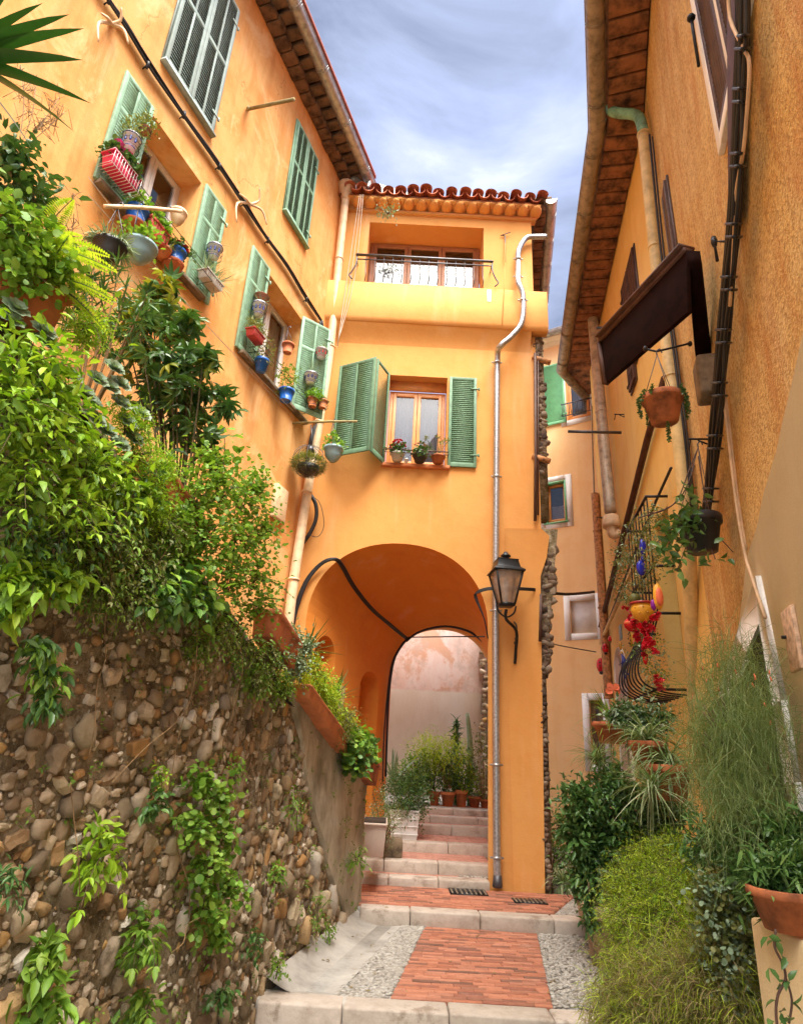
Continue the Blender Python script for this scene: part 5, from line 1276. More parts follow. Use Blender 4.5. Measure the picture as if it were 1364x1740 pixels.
# ---- wall-top planters and their plants ------------------------------------------------
def wtrough(label,s0,s1,dz,h,mat='terracotta',n=-.12,d=.24):
    z0=swtop(s0)+dz;z1=swtop(s1)+dz;t=thing('wall_planter',label,'planter',S.P((s0+s1)/2,(z0+z1)/2,n));m=MB()
    m.box8([S.P(s0+.03,z0,n-d/2),S.P(s1-.03,z1,n-d/2),S.P(s1-.03,z1,n+d/2*.8),S.P(s0+.03,z0,n+d/2*.8),S.P(s0,z0+h,n-d/2),S.P(s1,z1+h,n-d/2),S.P(s1,z1+h,n+d/2),S.P(s0,z0+h,n+d/2)])
    m.box8([S.P(s0-.02,z0+h*.82,n-d/2-.01),S.P(s1+.02,z1+h*.82,n-d/2-.01),S.P(s1+.02,z1+h*.82,n+d/2+.02),S.P(s0-.02,z0+h*.82,n+d/2+.02),S.P(s0-.02,z0+h*1.02,n-d/2-.01),S.P(s1+.02,z1+h*1.02,n-d/2-.01),S.P(s1+.02,z1+h*1.02,n+d/2+.02),S.P(s0-.02,z0+h*1.02,n+d/2+.02)])
    m.build('trough',mat,t,bev=.01);m=MB();m.box8([S.P(s0+.02,z0+h*.9,n-d/2+.02),S.P(s1-.02,z1+h*.9,n-d/2+.02),S.P(s1-.02,z1+h*.9,n+d/2-.02),S.P(s0+.02,z0+h*.9,n+d/2-.02),S.P(s0+.02,z0+h*1.03,n-d/2+.02),S.P(s1-.02,z1+h*1.03,n-d/2+.02),S.P(s1-.02,z1+h*1.03,n+d/2-.02),S.P(s0+.02,z0+h*1.03,n+d/2-.02)]);m.build('soil','soil',t)
    return t
wtrough('terracotta trough on the wall top at the far left edge under ferns',-4.35,-3.75,-.02,.26)
wtrough('terracotta trough on the wall top below the grey-green rosettes',-2.75,-2.1,-.05,.2)
wtrough('terracotta trough leaning over the wall top below the leafy geraniums',-1.0,-.45,-.05,.24,n=.02)
wtrough('long terracotta trough on the smooth end of the wall',.1,1.6,-.05,.13,'terracotta_bright',n=-.03,d=.2)
wtrough('last terracotta trough at the low end of the wall, under round leaves',2.3,2.85,-.06,.24,'terracotta_old',n=0)
def SP_(u,v,off=0.): return S.at(u,v,off)
# agave / yucca leaves at the top left corner
t=thing('yucca','big dark green sword-leaved yucca jutting in at the top left corner','plant',(-1.95,2.05,1.9));m=MB()
yc=onY(-75,95,2.0)
tips=[(60,-5),(145,40),(150,100),(158,165),(135,205),(62,232),(45,60),(20,-40),(-20,260),(118,13),(-60,-60),(-120,200)]
for i,(u,v) in enumerate(tips):
    e=onY(u,v,2.0+random.uniform(-.25,.25));D=e-yc;ln=D.length;leaves(m,np.array([yc]),np.array([D+Vector((0,0,.05*ln))]),ln*1.03,.085,'b0',jit=.25)
m.build('foliage','leaf_palm',t);m=MB();m.tube([(-1.95,2.05,1.8),yc],[.06,.05],8);m.build('trunk','stem',t)
# ferns
def fern(label,c,n,ln,mat='leaf_fern',dirs=None,name='fern'):
    c=np.array(c,float);t=thing(name,label,'fern',c);m=MB();st=MB()
    for k in range(n):
        d=np.array(dirs[k]) if dirs else rdir(1,.6)[0];d=d/np.linalg.norm(d);l=ln*random.uniform(.8,1.2);pts=[];K=26
        side=np.cross(d,[0,0,1]);side/=max(np.linalg.norm(side),1e-6)
        for i in range(K+1):
            s_=i/K;pts.append(c+d*l*s_+np.array([0,0,-.35*l*s_*s_]))
        st.tube([tuple(pts[0]),tuple(pts[K//2]),tuple(pts[K])],[.004,.003,.001],4)
        P=np.array(pts[3:]);w_=.055*np.sin(np.linspace(.3,3.0,len(P)))*l/.4+.008
        for sg in(-1,1): leaves(m,P,np.tile(side*sg+d*.25,(len(P),1)),w_,.014*l/.4,'ti',jit=.12)
    m.build('foliage',mat,t);st.build('stem','stem_green',t);return t
fern('bright green fern arching over the far left wall top towards the orange wall',tuple(SP_(55,420,-.05)),7,.38,dirs=[(.7,.2,.9),(.8,.5,.45),(.9,.1,.15),(.3,.2,1),(.5,-.3,.8),(.9,.4,.7),(.2,.5,.6)])
fern('second bright fern a little lower beside the oleander',tuple(SP_(75,470,.0)),7,.34,dirs=[(.9,.6,.4),(.9,.1,.1),(.6,.6,.8),(.1,0,.9),(.8,.8,0),(.5,-.5,.5),(.9,.6,-.2)])
def mass(name,label,spots,mat,kind,L_,W_,ncl,npl=9,cs=.06,droop=.2,extra=None,cat='plant',off=.05,jit=.5,smat='stem',th=.6,shell=.35):
    """a sprawling plant made of several lobes; spots = (u,v,radius_px[,off])"""
    p0=SP_(spots[0][0],spots[0][1],off);t=thing(name,label,cat,p0);m=MB();m2=MB();st=MB()
    for sp2 in spots:
        u,v,rp=sp2[:3];o=sp2[3] if len(sp2)>3 else off;c=SP_(u,v,o);r=psz(rp,c)
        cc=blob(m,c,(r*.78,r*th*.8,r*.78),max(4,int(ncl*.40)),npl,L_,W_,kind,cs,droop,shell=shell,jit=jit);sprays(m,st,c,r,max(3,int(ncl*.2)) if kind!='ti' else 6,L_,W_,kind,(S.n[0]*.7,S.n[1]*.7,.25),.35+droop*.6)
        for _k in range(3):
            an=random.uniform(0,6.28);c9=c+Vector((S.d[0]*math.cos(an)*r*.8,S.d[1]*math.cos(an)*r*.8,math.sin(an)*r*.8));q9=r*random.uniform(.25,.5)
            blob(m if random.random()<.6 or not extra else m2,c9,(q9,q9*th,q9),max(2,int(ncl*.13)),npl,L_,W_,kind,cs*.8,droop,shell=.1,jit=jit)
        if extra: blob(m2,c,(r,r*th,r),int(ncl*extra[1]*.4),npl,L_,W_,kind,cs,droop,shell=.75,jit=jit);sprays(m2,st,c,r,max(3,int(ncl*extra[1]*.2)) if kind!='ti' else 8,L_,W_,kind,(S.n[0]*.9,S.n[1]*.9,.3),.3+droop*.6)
        for i in RG.choice(len(cc),min(6,len(cc)),replace=False): st.tube([c+Vector((0,0,-r*.6)),(c+Vector(cc[i]))*.5,Vector(cc[i])],[.005,.004,.002],4)
    m.build('foliage',mat,t)
    if extra: m2.build('light_leaves',extra[0],t)
    st.build('stem',smat,t);return t
mass('ivy','dark shiny ivy leaves at the left edge below the yucca',[(5,325,42,-.1),(60,335,34,-.1),(20,260,16,-.1)],'leaf_dark','ov',.06,.035,26)
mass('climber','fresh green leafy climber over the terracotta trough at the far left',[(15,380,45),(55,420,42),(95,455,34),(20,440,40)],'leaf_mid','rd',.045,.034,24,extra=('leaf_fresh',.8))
# oleander
t=thing('oleander','slender oleander with narrow dark leaves in front of the black hanging bowl','shrub',S.P(-3.3,1.6,-.35));m=MB();st=MB();b_=S.P(-3.2,1.5,-.3)
for (u,v) in((185,470),(205,440),(150,500),(170,540),(215,490),(235,520),(140,470),(190,560),(125,520),(225,560),(160,450),(250,500)):
    e=onY(u,v,3.15+random.uniform(-.2,.2));st.tube([b_,(b_+e)/2+Vector((.03,0,.05)),e],[.01,.007,.003],5)
    for k in range(5):
        q=np.array(e)+np.array([0,0,-.05*k])+RG.normal(0,.012,3);leaves(m,np.tile(q,(7,1)),rdir(7,.9),RG.uniform(.09,.14,7),.017,'b0')
m.build('foliage','leaf_dark',t);st.build('stem','dry_stem',t)
# dry sprays against the wall
for lb,pts_,cc_ in(('dry brown seed sprays standing against the orange wall at the left',[(60,150),(35,110),(100,165),(75,200),(110,190)],(30,260)),('thin dry umbel stalks against the orange wall below the ferns',[(130,370),(110,390),(125,330),(90,360),(140,410)],(70,480))):
    c=onY(*cc_,2.6);t=thing('dry_stalks',lb,'plant',c);st=MB()
    for u,v in pts_:
        e=onY(u,v,2.7);st.tube([c,(c+e)/2+Vector((.02,0,.03)),e],.003,4)
        for k in range(16):
            q=c.lerp(e,random.uniform(.5,1));st.tube([q,q+Vector(rdir(1,.6)[0])*.05,q+Vector(rdir(1,.4)[0])*.09],.0016,4,False)
    st.build('stem','dry_stem',t)
# schefflera
t=thing('schefflera','tall umbrella tree with fingered yellow-green leaves against the orange wall','shrub',S.P(-2.0,1.2,-.4));m=MB();m2=MB();m3=MB();st=MB();b_=S.P(-2.0,1.15,-.35);Ys=4.3
def palm(mb,p,n,ln,tilt):
    p=np.array(p);ax=rdir(1,1.2)[0];a0=random.random()*6
    x=np.cross(ax,[.3,.8,.1]);x/=np.linalg.norm(x);y=np.cross(ax,x)
    D=np.array([x*math.cos(a0+6.283*k/n)+y*math.sin(a0+6.283*k/n)-ax*tilt for k in range(n)]);leaves(mb,np.tile(p,(n,1)),D,ln*RG.uniform(.8,1.1,n),ln*.36,'ov',up=np.tile(ax,(n,1)),jit=.1)
for (u,v,n_,r_) in((270,640,10,44),(300,660,10,40),(250,520,10,34),(280,545,12,36),(330,600,9,30),(260,690,8,34),(255,505,7,26),(285,495,9,26),(250,560,12,42),(295,545,12,38),(240,610,12,42),(290,600,12,40),(215,570,8,36),(320,560,6,26),(345,610,5,20),(320,640,8,34),(270,650,8,36),(325,680,7,30),(375,690,7,26),(350,665,6,22),(335,730,8,30),(300,720,6,28),(345,760,6,24),(230,530,6,24)):
    c=onY(u,v,Ys+random.uniform(-.3,.3));st.tube([b_,(b_+c)*.5+Vector((.04,0,.03)),c],[.014,.009,.004],5);r=psz(r_,c)
    for k in range(int(n_*1.6)):
        p=np.array(c)+RG.normal(0,.55,3)*r;palm(m2 if (v<560 and random.random()<.6) or random.random()<.12 else m,p,random.choice((6,7,8)),random.uniform(.10,.15),random.uniform(.1,.7))
m.build('foliage','leaf_dark',t);m2.build('yellow_leaves','leaf_yellow',t);st.build('stem','stem',t)
mass('asparagus_fern','bright lime feathery asparagus fern cushion spilling beside the rosettes',[(230,770,40),(255,820,42),(215,720,34),(250,870,34),(275,790,20),(150,555,28)],'leaf_lime','ti',.035,.008,110,14,.05,.25,th=.8)
# grey rosettes
t=thing('succulent_rosettes','grey-green rosette succulents crowding the wall top','succulent',SP_(170,700,.02));m=MB()
for (u,v) in((30,520),(70,560),(15,545),(160,640),(180,660),(205,655),(150,690),(165,710),(185,735),(215,720),(200,690),(225,745),(205,760),(75,580),(140,670),(195,625),(240,700),(120,640)):
    c=np.array(SP_(u+random.uniform(-6,6),v+random.uniform(-6,6),.08));ax=np.array([S.n[0]*.8,S.n[1]*.8-.4,.7])
    for ring,(k_,l_,f_) in enumerate(((5,.035,1.6),(7,.055,.7),(8,.07,.15))):
        x=np.cross(ax,[1,.2,0]);x/=np.linalg.norm(x);y=np.cross(ax,x);y/=np.linalg.norm(y);a0=random.random()*6
        D=np.array([x*math.cos(a0+6.283*i/k_)+y*math.sin(a0+6.283*i/k_)+ax*f_ for i in range(k_)]);leaves(m,np.tile(c,(k_,1)),D,l_,l_*.75,'rd',up=np.tile(ax,(k_,1)),jit=.08)
m.build('foliage','leaf_grey',t)
# big lime leaved shrub, left
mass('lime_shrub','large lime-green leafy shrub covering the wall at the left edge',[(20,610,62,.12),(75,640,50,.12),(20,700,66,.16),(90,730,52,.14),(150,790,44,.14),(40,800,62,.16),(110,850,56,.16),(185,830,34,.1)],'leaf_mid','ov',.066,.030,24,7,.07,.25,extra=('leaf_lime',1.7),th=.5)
mass('lime_shrub','dark undergrowth with long pale green leaves below the big lime shrub',[(30,880,56,.1),(110,900,50,.08),(180,880,44,.06),(60,960,38,.1),(230,830,44,.04)],'leaf_dark','ov',.055,.022,24,7,.06,.4,extra=('leaf_fresh',.8),th=.35)
mass('broadleaf_spray','spray of large pale lime leaves reaching out low at the left edge',[(15,985,26,.1),(60,990,24,.1),(105,985,22,.12),(20,1020,18,.1)],'leaf_fresh','ov',.085,.04,8,6,.05,.4,extra=('leaf_lime',1.3),th=.5)
mass('broadleaf_spray','hanging stem of drooping green leaves at the far left above the dark hole',[(60,1100,16,.08),(80,1140,16,.08),(78,1185,16,.08)],'leaf_dark','ov',.075,.03,7,6,.04,.9,extra=('leaf_fresh',.6),th=.4)
# hanging mid vines on the stone face
mass('hanging_vine','tangled olive vine hanging over the stone face in the middle of the wall',[(190,930,48,.03),(240,960,46,.03),(170,990,40,.02),(215,1010,44,.02),(270,900,44,.02),(150,945,30,.02)],'leaf_olive','ov',.035,.018,80,8,.05,.6,extra=('leaf_mid',.6),th=.3)
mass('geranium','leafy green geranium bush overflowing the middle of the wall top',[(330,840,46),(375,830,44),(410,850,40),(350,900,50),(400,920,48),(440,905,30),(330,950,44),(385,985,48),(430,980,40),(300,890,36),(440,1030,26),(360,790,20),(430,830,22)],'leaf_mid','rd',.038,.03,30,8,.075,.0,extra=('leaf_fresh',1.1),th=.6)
mass('trailing_leaves','large pointed glossy leaves clustered on the stone face below the geraniums',[(300,985,30,.12),(330,1010,28,.12),(270,1000,26,.12),(290,1030,20,.12),(350,1020,20,.1)],'leaf_gloss','ov',.085,.055,13,6,.04,.6,extra=('leaf_fresh',.9),th=.5)
mass('trailing_leaves','loose weedy growth hanging below the geraniums on the stones',[(370,1070,36,.04),(415,1100,36,.04),(455,1110,30,.04),(340,1100,24,.03),(430,1150,26,.03)],'leaf_olive','ov',.035,.02,44,8,.05,.5,extra=('leaf_mid',.8),th=.35)
# climbing sprigs
t=thing('fig_seedling','thin upright seedling with a few light leaves rising above the geraniums','plant',SP_(360,860,-.1));st=MB();m=MB();c=SP_(355,865,-.1);e=onY(382,745,4.6);st.tube([c,(c+e)/2+Vector((.04,0,0)),e],[.008,.006,.003],5)
for (u,v) in((384,728),(396,740),(350,745),(405,772),(395,778),(365,760),(382,735),(378,790)):
    p=np.array(onY(u,v,4.6));leaves(m,np.tile(p,(2,1)),rdir(2,.2),.09,.08,'rd')
m.build('foliage','leaf_fresh',t);st.build('stem','stem',t)
# far part: spiky agaves + greens
def spiky(label,c,n,ln,mat,w_=.02,name='spiky_plant',up=.5,kind='b0',cat='plant'):
    t=thing(name,label,cat,c);m=MB();leaves(m,np.tile(np.array(c),(n,1)),rdir(n,up),RG.uniform(.7,1.1,n)*ln,w_,kind,jit=.3);m.build('foliage',mat,t);return t
spiky('upper dark green spiky agave against the arch on the wall top',tuple(SP_(520,1110,-.15)),60,.42,'leaf_dark',.028)
spiky('lower spiky agave above the long terracotta trough',tuple(SP_(568,1190,-.15)),60,.42,'leaf_dark',.028)
mass('jade_plant','pale grey-green small-leaved bush at the head of the smooth wall end',[(490,1085,26),(515,1100,22),(500,1130,24),(475,1110,22)],'leaf_grey','rd',.03,.025,60,8,.035,.0,th=.8)
mass('fern_clump','lime ferny clump running down along the long trough',[(525,1140,28,-.05),(550,1170,28,-.05),(565,1198,24,-.05),(585,1228,20,-.05),(500,1145,20,-.05),(548,1190,18,-.05)],'leaf_fern','ti',.045,.014,80,12,.045,.1,extra=('leaf_lime',.7),th=.7)
mass('weedy_border','fine weedy stems beside the low end of the long trough',[(590,1215,20),(600,1240,18),(580,1250,16)],'leaf_olive','ti',.04,.012,44,9,.05,.0,th=.7)
mass('pennywort','round shiny green leaves over the last terracotta trough',[(592,1270,26),(612,1262,22),(600,1292,22),(622,1272,14)],'leaf_fresh','rd',.075,.075,32,6,.035,.3,extra=('leaf_gloss',.6),th=.8)
mass('small_shrub','little leafy shrub at the wall top between trough and geraniums',[(465,1150,22,.04),(440,1160,18,.04),(480,1175,18,.04)],'leaf_mid','ov',.045,.02,26,8,.04,.3,extra=('leaf_fresh',.4),th=.5)
# small plants rooted in the face
weeds=[('bright lime nettle-like tuft on the lower stones left of centre',(170,1455,42),'leaf_lime',.075,.036),('tall leafy creeper in the centre of the stone face',None,'leaf_fresh',.05,.045),
('clump of drooping toothed leaves below the white stone',(240,1600,40),'leaf_mid',.08,.04),('dark leafy sprig beside the pale upright stone',(262,1365,24),'leaf_gloss',.06,.035),
('drooping bright sprig high on the smooth render by the kerb',(607,1455,22),'leaf_fresh',.07,.022),('small weed low on the wall right of centre',(540,1545,30),'leaf_mid',.04,.018),
('leafy weed at the bottom left corner stones',(70,1640,30),'leaf_mid',.09,.045),('lowest leafy clump at the bottom left edge',(80,1720,36),'leaf_fresh',.09,.045),
('tiny weed at the foot of the wall by the gutter channel',(470,1650,20),'leaf_mid',.045,.025),('small two-leaved sprig near the wall foot',(375,1690,18),'leaf_gloss',.06,.04),
('thin sprig on the stones under the weedy geranium edge',(500,1370,22),'leaf_mid',.045,.02),('fern tuft at the left edge halfway down the stones',(12,1510,24),'leaf_dark',.06,.016),
('little shoot above the central creeper',(400,1310,20),'leaf_fresh',.035,.02),('sparse shoot right of the central creeper',(470,1490,18),'leaf_fresh',.045,.028),('small sprout between the stones low in the middle',(435,1600,18),'leaf_gloss',.05,.03),
('green sprig hanging left of the central creeper',(245,1720,30),'leaf_mid',.08,.035),('small leafy tuft near the gutter end of the stones',(560,1580,14),'leaf_mid',.035,.02),('tiny yellow-green sprout high in the stones',(270,1320,10),'leaf_lime',.03,.02)]
for lb,sp2,mt,l_,w_ in weeds:
    if sp2: mass('wall_weed',lb,[(*sp2,.05)],mt,'ov',l_,w_,max(8,int(sp2[2]*.6)),7,.035,.55,th=.5)
    else: mass('wall_creeper',lb,[(345,1330,20,.06),(372,1360,24,.06),(330,1400,24,.07),(375,1420,30,.08),(350,1475,30,.08),(392,1500,24,.08),(355,1545,26,.08),(368,1590,20,.09)],mt,'rd',.052,.042,16,7,.05,.4,extra=('leaf_mid',.9),th=.45)
# stray stems / threads on the face
t=thing('bare_runners','long thin bare runners trailing down the stone face','plant',SP_(330,1050,.08));st=MB()
for a_,b2 in(((330,860),(335,1100)),((335,1100),(290,1330)),((190,1330),(330,1180)),((180,930),(180,1120)),((180,1120),(150,1290)),((500,1130),(480,1310)),((270,1040),(340,1230)),((160,1060),(185,1030)),((340,1560),(290,1620)),((395,1180),(380,1300)),((305,880),(230,1040)),((300,1400),(320,1560)),((120,1330),(135,1520)),((420,1060),(400,1180))):
    p=SP_(*a_,.1);q=SP_(*b2,.06);st.tube([p,p.lerp(q,.33)+Vector((random.uniform(-.03,.03),0,.02)),p.lerp(q,.66)+Vector((random.uniform(-.04,.04),0,-.01)),q],.0028,4)
st.build('stem','dry_stem',t)
# ---- behind the wall end / under the arch ---------------------------------------------
def boxp(label,p,wx,wy,h,mat,name='planter_box'):
    p=Vector(p);t=thing(name,label,'planter',p);m=MB();m.box8([p+Vector((-wx*.42,-wy*.42,0)),p+Vector((wx*.42,-wy*.42,0)),p+Vector((wx*.42,wy*.42,0)),p+Vector((-wx*.42,wy*.42,0)),p+Vector((-wx/2,-wy/2,h)),p+Vector((wx/2,-wy/2,h)),p+Vector((wx/2,wy/2,h)),p+Vector((-wx/2,wy/2,h))])
    for z in((.2,.45,.7) if mat=='white_paint' else ()): m.box(p[0]-wx*.47,p[0]+wx*.47,p[1]-wy*.5-.006,p[1]-wy*.46,p[2]+h*z,p[2]+h*(z+.03))
    m.box(p[0]-wx*.52,p[0]+wx*.52,p[1]-wy*.52,p[1]+wy*.52,p[2]+h*.93,p[2]+h*1.0);m.build('box',mat,t,bev=.008);m=MB();m.box(p[0]-wx*.45,p[0]+wx*.45,p[1]-wy*.45,p[1]+wy*.45,p[2]+h*.95,p[2]+h*1.01);m.build('soil','soil',t);return t
bp1=onZ(686,1412,-1.34);bp1=Vector((bp1[0],12.2,-1.34));bx_=onY(686,1412,12.2)[0]
boxp('white slatted planter box on the steps holding the dark bush',(bx_,12.2,-1.36),.52,.4,.48,'white_paint')
bz=onY(690,1360,12.2);shrub('dark_bush','dark dense small-leaved bush growing in the white box under the arch','shrub',(bz[0],12.2,bz[2]+.03),(.42,.34,.42),330,15,.042,.022,'leaf_dark',base=(bx_,12.2,-.9),cs=.06,extra=('leaf_mid',.12))
b3=onY(634,1450,10.0);boxp('low white planter box at the end of the rubble wall',(b3[0]+.0,10.0,b3[2]),.34,.9,.42,'rose_low')
c3=onY(650,1385,10.9);shrub('grey_bush','loose brownish-green bush between the wall end and the white box','shrub',(c3[0],10.9,c3[2]-.05),(.30,.4,.38),110,10,.035,.014,'leaf_olive',base=(c3[0],10.9,-1.4),cs=.06,extra=('leaf_grey',.3))
st=MB();c4=onY(668,1410,11.2);m=MB();m.box(c4[0]-.16,c4[0]+.16,11.0,11.4,-1.5,c4[2]-.12);tag(m.build('stone_trough','old_concrete',bev=.04),'rough mossy stone trough beside the white slatted box','planter')
YT=15.0;zt_=-.97
def pt(u,v): return onY(u,v,YT)
for lb,u,r,h,sty,mt,pl,hh in(('reddish terracotta pot at the left of the group on the top landing',738,.13,.27,'round','terracotta','bush',.5),('light terracotta pot with slender twisted trunks on the top landing',761,.165,.28,'round','terracotta_bright','none',0),('tall terracotta pot of bright green leaves on the top landing',784,.14,.33,'round','terracotta_bright','none',0),('squat dark terracotta pot at the right of the group by the pier',806,.14,.22,'round','terracotta_old','rosette',.2),('raised small terracotta pot at the right edge by the stone wall',823,.1,.17,'round','terracotta','herb',.4)):
    q=pt(u,1355);potted(lb,(q[0],YT+(.3 if u==824 else .0),zt_+h/2+(.45 if u==824 else 0)),r,h,mt,sty,pl,hh,saucer=True)
q=pt(765,1290);t=thing('slender_tree','small feathery tree with several slender trunks in a pot at the top of the steps','tree',(pt(761,1355)[0],YT,zt_+.4));st=MB();b_=Vector((pt(761,1355)[0],YT,zt_+.35))
m=MB();cc=blob(m,pt(750,1278),(.62,.4,.38),130,13,.13,.02,'b1',.12,droop=.3);m.build('foliage','leaf_fern',t)
for k in range(6): 
    e=pt(745+k*8,1290);st.tube([b_+Vector((random.uniform(-.08,.08),0,0)),b_.lerp(e,.5)+Vector((random.uniform(-.07,.07),0,0)),e],[.02,.016,.01],6)
st.build('trunk','dry_stem',t)
t=thing('dracaena','tall dark dracaena with whorled sword leaves at the back of the pot group','plant',(pt(775,1340)[0],15.6,zt_));st=MB();b_=Vector((onY(775,1350,15.6)[0],15.6,zt_));tp=onY(775,1225,15.6);st.tube([b_,tp],[.03,.015],6);st.build('trunk','stem',t);m=MB()
for k in range(14):
    p=np.array(b_.lerp(tp,.5+.5*k/13));leaves(m,np.tile(p,(11,1)),rdir(11,.35),RG.uniform(.22,.36,11)*(1-.3*k/13),.06,'b1')
m.build('foliage','leaf_dark',t)
for lb,(u,v),R_,mt,l_,mt2 in(('bright green bush in the tall terracotta pot',(788,1325),(.30,.28,.34),'leaf_fresh',.07,'leaf_lime'),('dark green bush behind the left terracotta pot',(738,1318),(.45,.4,.48),'leaf_dark',.08,'leaf_mid'),('mid-green mound behind the dark bush on the steps',(710,1310),(.40,.35,.42),'leaf_mid',.08,'leaf_fresh'),('dark filler bush behind the slender trunks',(775,1315),(.40,.3,.5),'leaf_dark',.08,'leaf_gloss'),('leafy shrub spilling at the left inside the far arch',(690,1325),(.34,.3,.3),'leaf_mid',.06,'leaf_fresh')):
    q=onY(u,v,YT+.15);shrub('pot_bush',lb,'shrub',q,R_,70,9,l_,l_*.5,mt,base=(q[0],YT+.15,zt_+.3),cs=.08,extra=(mt2,.5))
q=pt(798,1290);t=thing('column_cactus','thin grey-green columnar cactus behind the pots','cactus',(q[0],15.4,zt_));m=MB();m.tube([Vector((q[0]+.05,15.4,zt_)),Vector((q[0]+.06,15.4,.2)),Vector((q[0]-.02,15.4,1.0))],[.06,.07,.035],8);m.tube([Vector((q[0]-.25,15.4,zt_)),Vector((q[0]-.25,15.4,-.05))],.06,8);m.build('stem','leaf_grey',t)
q=pt(820,1300);shrub('twiggy_shrub','dry twiggy shrub against the pale stones by the pier','shrub',q,(.3,.3,.7),90,7,.07,.03,'leaf_olive',base=(q[0],YT,zt_),cs=.09,smat='dry_stem')
spiky('pointed agave leaves at the left foot of the rose wall',tuple(onY(668,1330,14.6)),12,.75,'leaf_grey',.1,up=1.2)
# ---- right alley and planters --------------------------------------------------------
def S2(u,v,Y_): return onY(u,v,Y_)
q=S2(935,1480,11.6);shrub('alley_bush','dark green leafy bush behind the arch pier in the right alley','shrub',q,(.42,.4,.85),160,9,.07,.03,'leaf_mid',base=(q[0],11.6,-1.8),cs=.1,extra=('leaf_dark',.8))
q=S2(955,1475,10.6);spiky('pale green grassy plant beside the alley bush',(q[0],q[1],q[2]-.2),110,.55,'leaf_stripe',.025,up=.7,kind='b2')
m=MB();a=S2(922,1525,10.8);m.box(a[0]-.03,a[0]+.06,10.7,11.4,-1.75,-.9);tag(m.build('green_board','shutter_far'),'green board leaning at the foot of the arch pier beside the alley bush','board')
potted('large pale terracotta pot at the foot of the pittosporum bush',(S2(995,1518,8.6)[0]+.1,8.6,-1.5),.26,.5,'cream_pipe','round','none')
potted('tall clay pot leaning at the kerb beneath the bright fern mass',(S2(1022,1590,7.6)[0]+.05,7.6,-1.62),.24,.55,'plaque_stone','round','none')
def lobes(name,label,cat,Y_,spots,mat,kind,L_,W_,ncl,npl,cs,droop,base,extra=None,dep=1.,smat='stem',shell=.3,jit=.5,extra2=None,out=.7,plume=0):
    t=thing(name,label,cat,base);m=MB();m2=MB();m3=MB();st=MB()
    for sp2 in spots:
        u,v,rp=sp2[:3];y=Y_+(sp2[3] if len(sp2)>3 else 0);c=onY(u,v,y);r=psz(rp,c)
        cc=blob(m,c,(r*.8,r*dep*.8,r*.8),int(ncl*.6),npl,L_,W_,kind,cs,droop,shell=shell,jit=jit,out=out);sprays(m,st,c,r,6,L_,W_,kind,(-.5,-.5,.25),.3+droop)
        if plume:
            sprays(m,st,c,r*1.15,int(plume*.6),L_,W_,kind,(-.3,-.35,.6),.55,.38);sprays(m2,st,c,r*1.25,int(plume*.4),L_,W_,kind,(-.35,-.4,.5),.7,.38)
        for _k in range(4):
            d9=Vector(rdir(1)[0]);c9=c+d9*r*.8;q9=r*random.uniform(.25,.5);blob(m,c9,(q9,q9,q9),max(2,int(ncl*.12)),npl,L_,W_,kind,cs*.8,droop,shell=.1,jit=jit)
        if extra: blob(m2,c,(r,r*dep,r),int(ncl*extra[1]),npl,L_,W_,kind,cs,droop,shell=.7,jit=jit,out=out)
        if extra2: blob(m3,c,(r,r*dep,r),int(ncl*extra2[1]),npl,L_,W_,kind,cs,droop,shell=.6,jit=jit,out=out)
        for i in RG.choice(len(cc),min(7,len(cc)),replace=False): st.tube([Vector(base),(Vector(base)+Vector(cc[i]))*.5,Vector(cc[i])],[.008,.006,.003],4)
    m.build('foliage',mat,t)
    if extra: m2.build('light_leaves',extra[0],t)
    if extra2: m3.build('dry_leaves',extra2[0],t)
    st.build('stem',smat,t);return t
bz=onY(1040,1560,8.0)
lobes('pittosporum','big dark glossy-leaved bush beside the right kerb below the spider plants','shrub',7.9,[(990,1370,32),(1030,1345,36),(985,1420,34),(1040,1400,50),(1090,1390,46,.2),(1020,1460,44),(1070,1450,50),(1130,1380,44,.2),(1000,1490,28),(1110,1430,46)],'leaf_dark','ov',.10,.042,46,9,.07,.05,(bz[0],8.0,-1.4),extra=('leaf_gloss',.8))
lobes('hanging_cactus','dangling dark jointed stem by the clay pot at the kerb','plant',7.4,[(1000,1520,9),(998,1545,9),(1004,1570,8)],'leaf_dark','ov',.07,.03,12,5,.03,.6,tuple(onY(1000,1500,7.4)))
# spider plants & pots
def strappy(label,c,n,ln,mat,w_,pot=None,pr=.14,ph=.2,kinds=('b1','b2','b3'),name='spider_plant',up=.8,hang=None,pmat='terracotta'):
    c=Vector(c);t=thing(name,label,'plant',c-Vector((0,0,ph)));m=MB()
    for k in kinds: leaves(m,np.tile(np.array(c),(n//len(kinds),1))+RG.normal(0,.02,(n//len(kinds),3)),rdir(n//len(kinds),up),RG.uniform(.6,1.1,n//len(kinds))*ln,w_,k,jit=.2)
    m.build('foliage',mat,t)
    if pot: m=MB();pot_mesh(m,c-Vector((0,0,ph)),pr,ph,'round');m.build('pot',pmat,t,smooth=True)
    return t
strappy('yucca-like strappy plant in a terracotta pot on the white niche ledge',S2(1038,1228,8.6),66,.52,'leaf_mid',.035,True,.24,.26,('b0','b1','b2'))
strappy('arching striped spider plant in a terracotta pot above the glossy bush',S2(1100,1260,7.2),150,.60,'leaf_stripe',.022,True,.2,.28)
strappy('second striped spider plant trailing lower, with a terracotta pot behind',S2(1135,1300,7.0),150,.66,'leaf_stripe',.022,True,.22,.34,('b2','b3'),pmat='terracotta')
strappy('thin wiry green grass hanging left of the spider plants',S2(1015,1290,8.0),110,.5,'leaf_rush',.012,None,kinds=('b1','b2'))
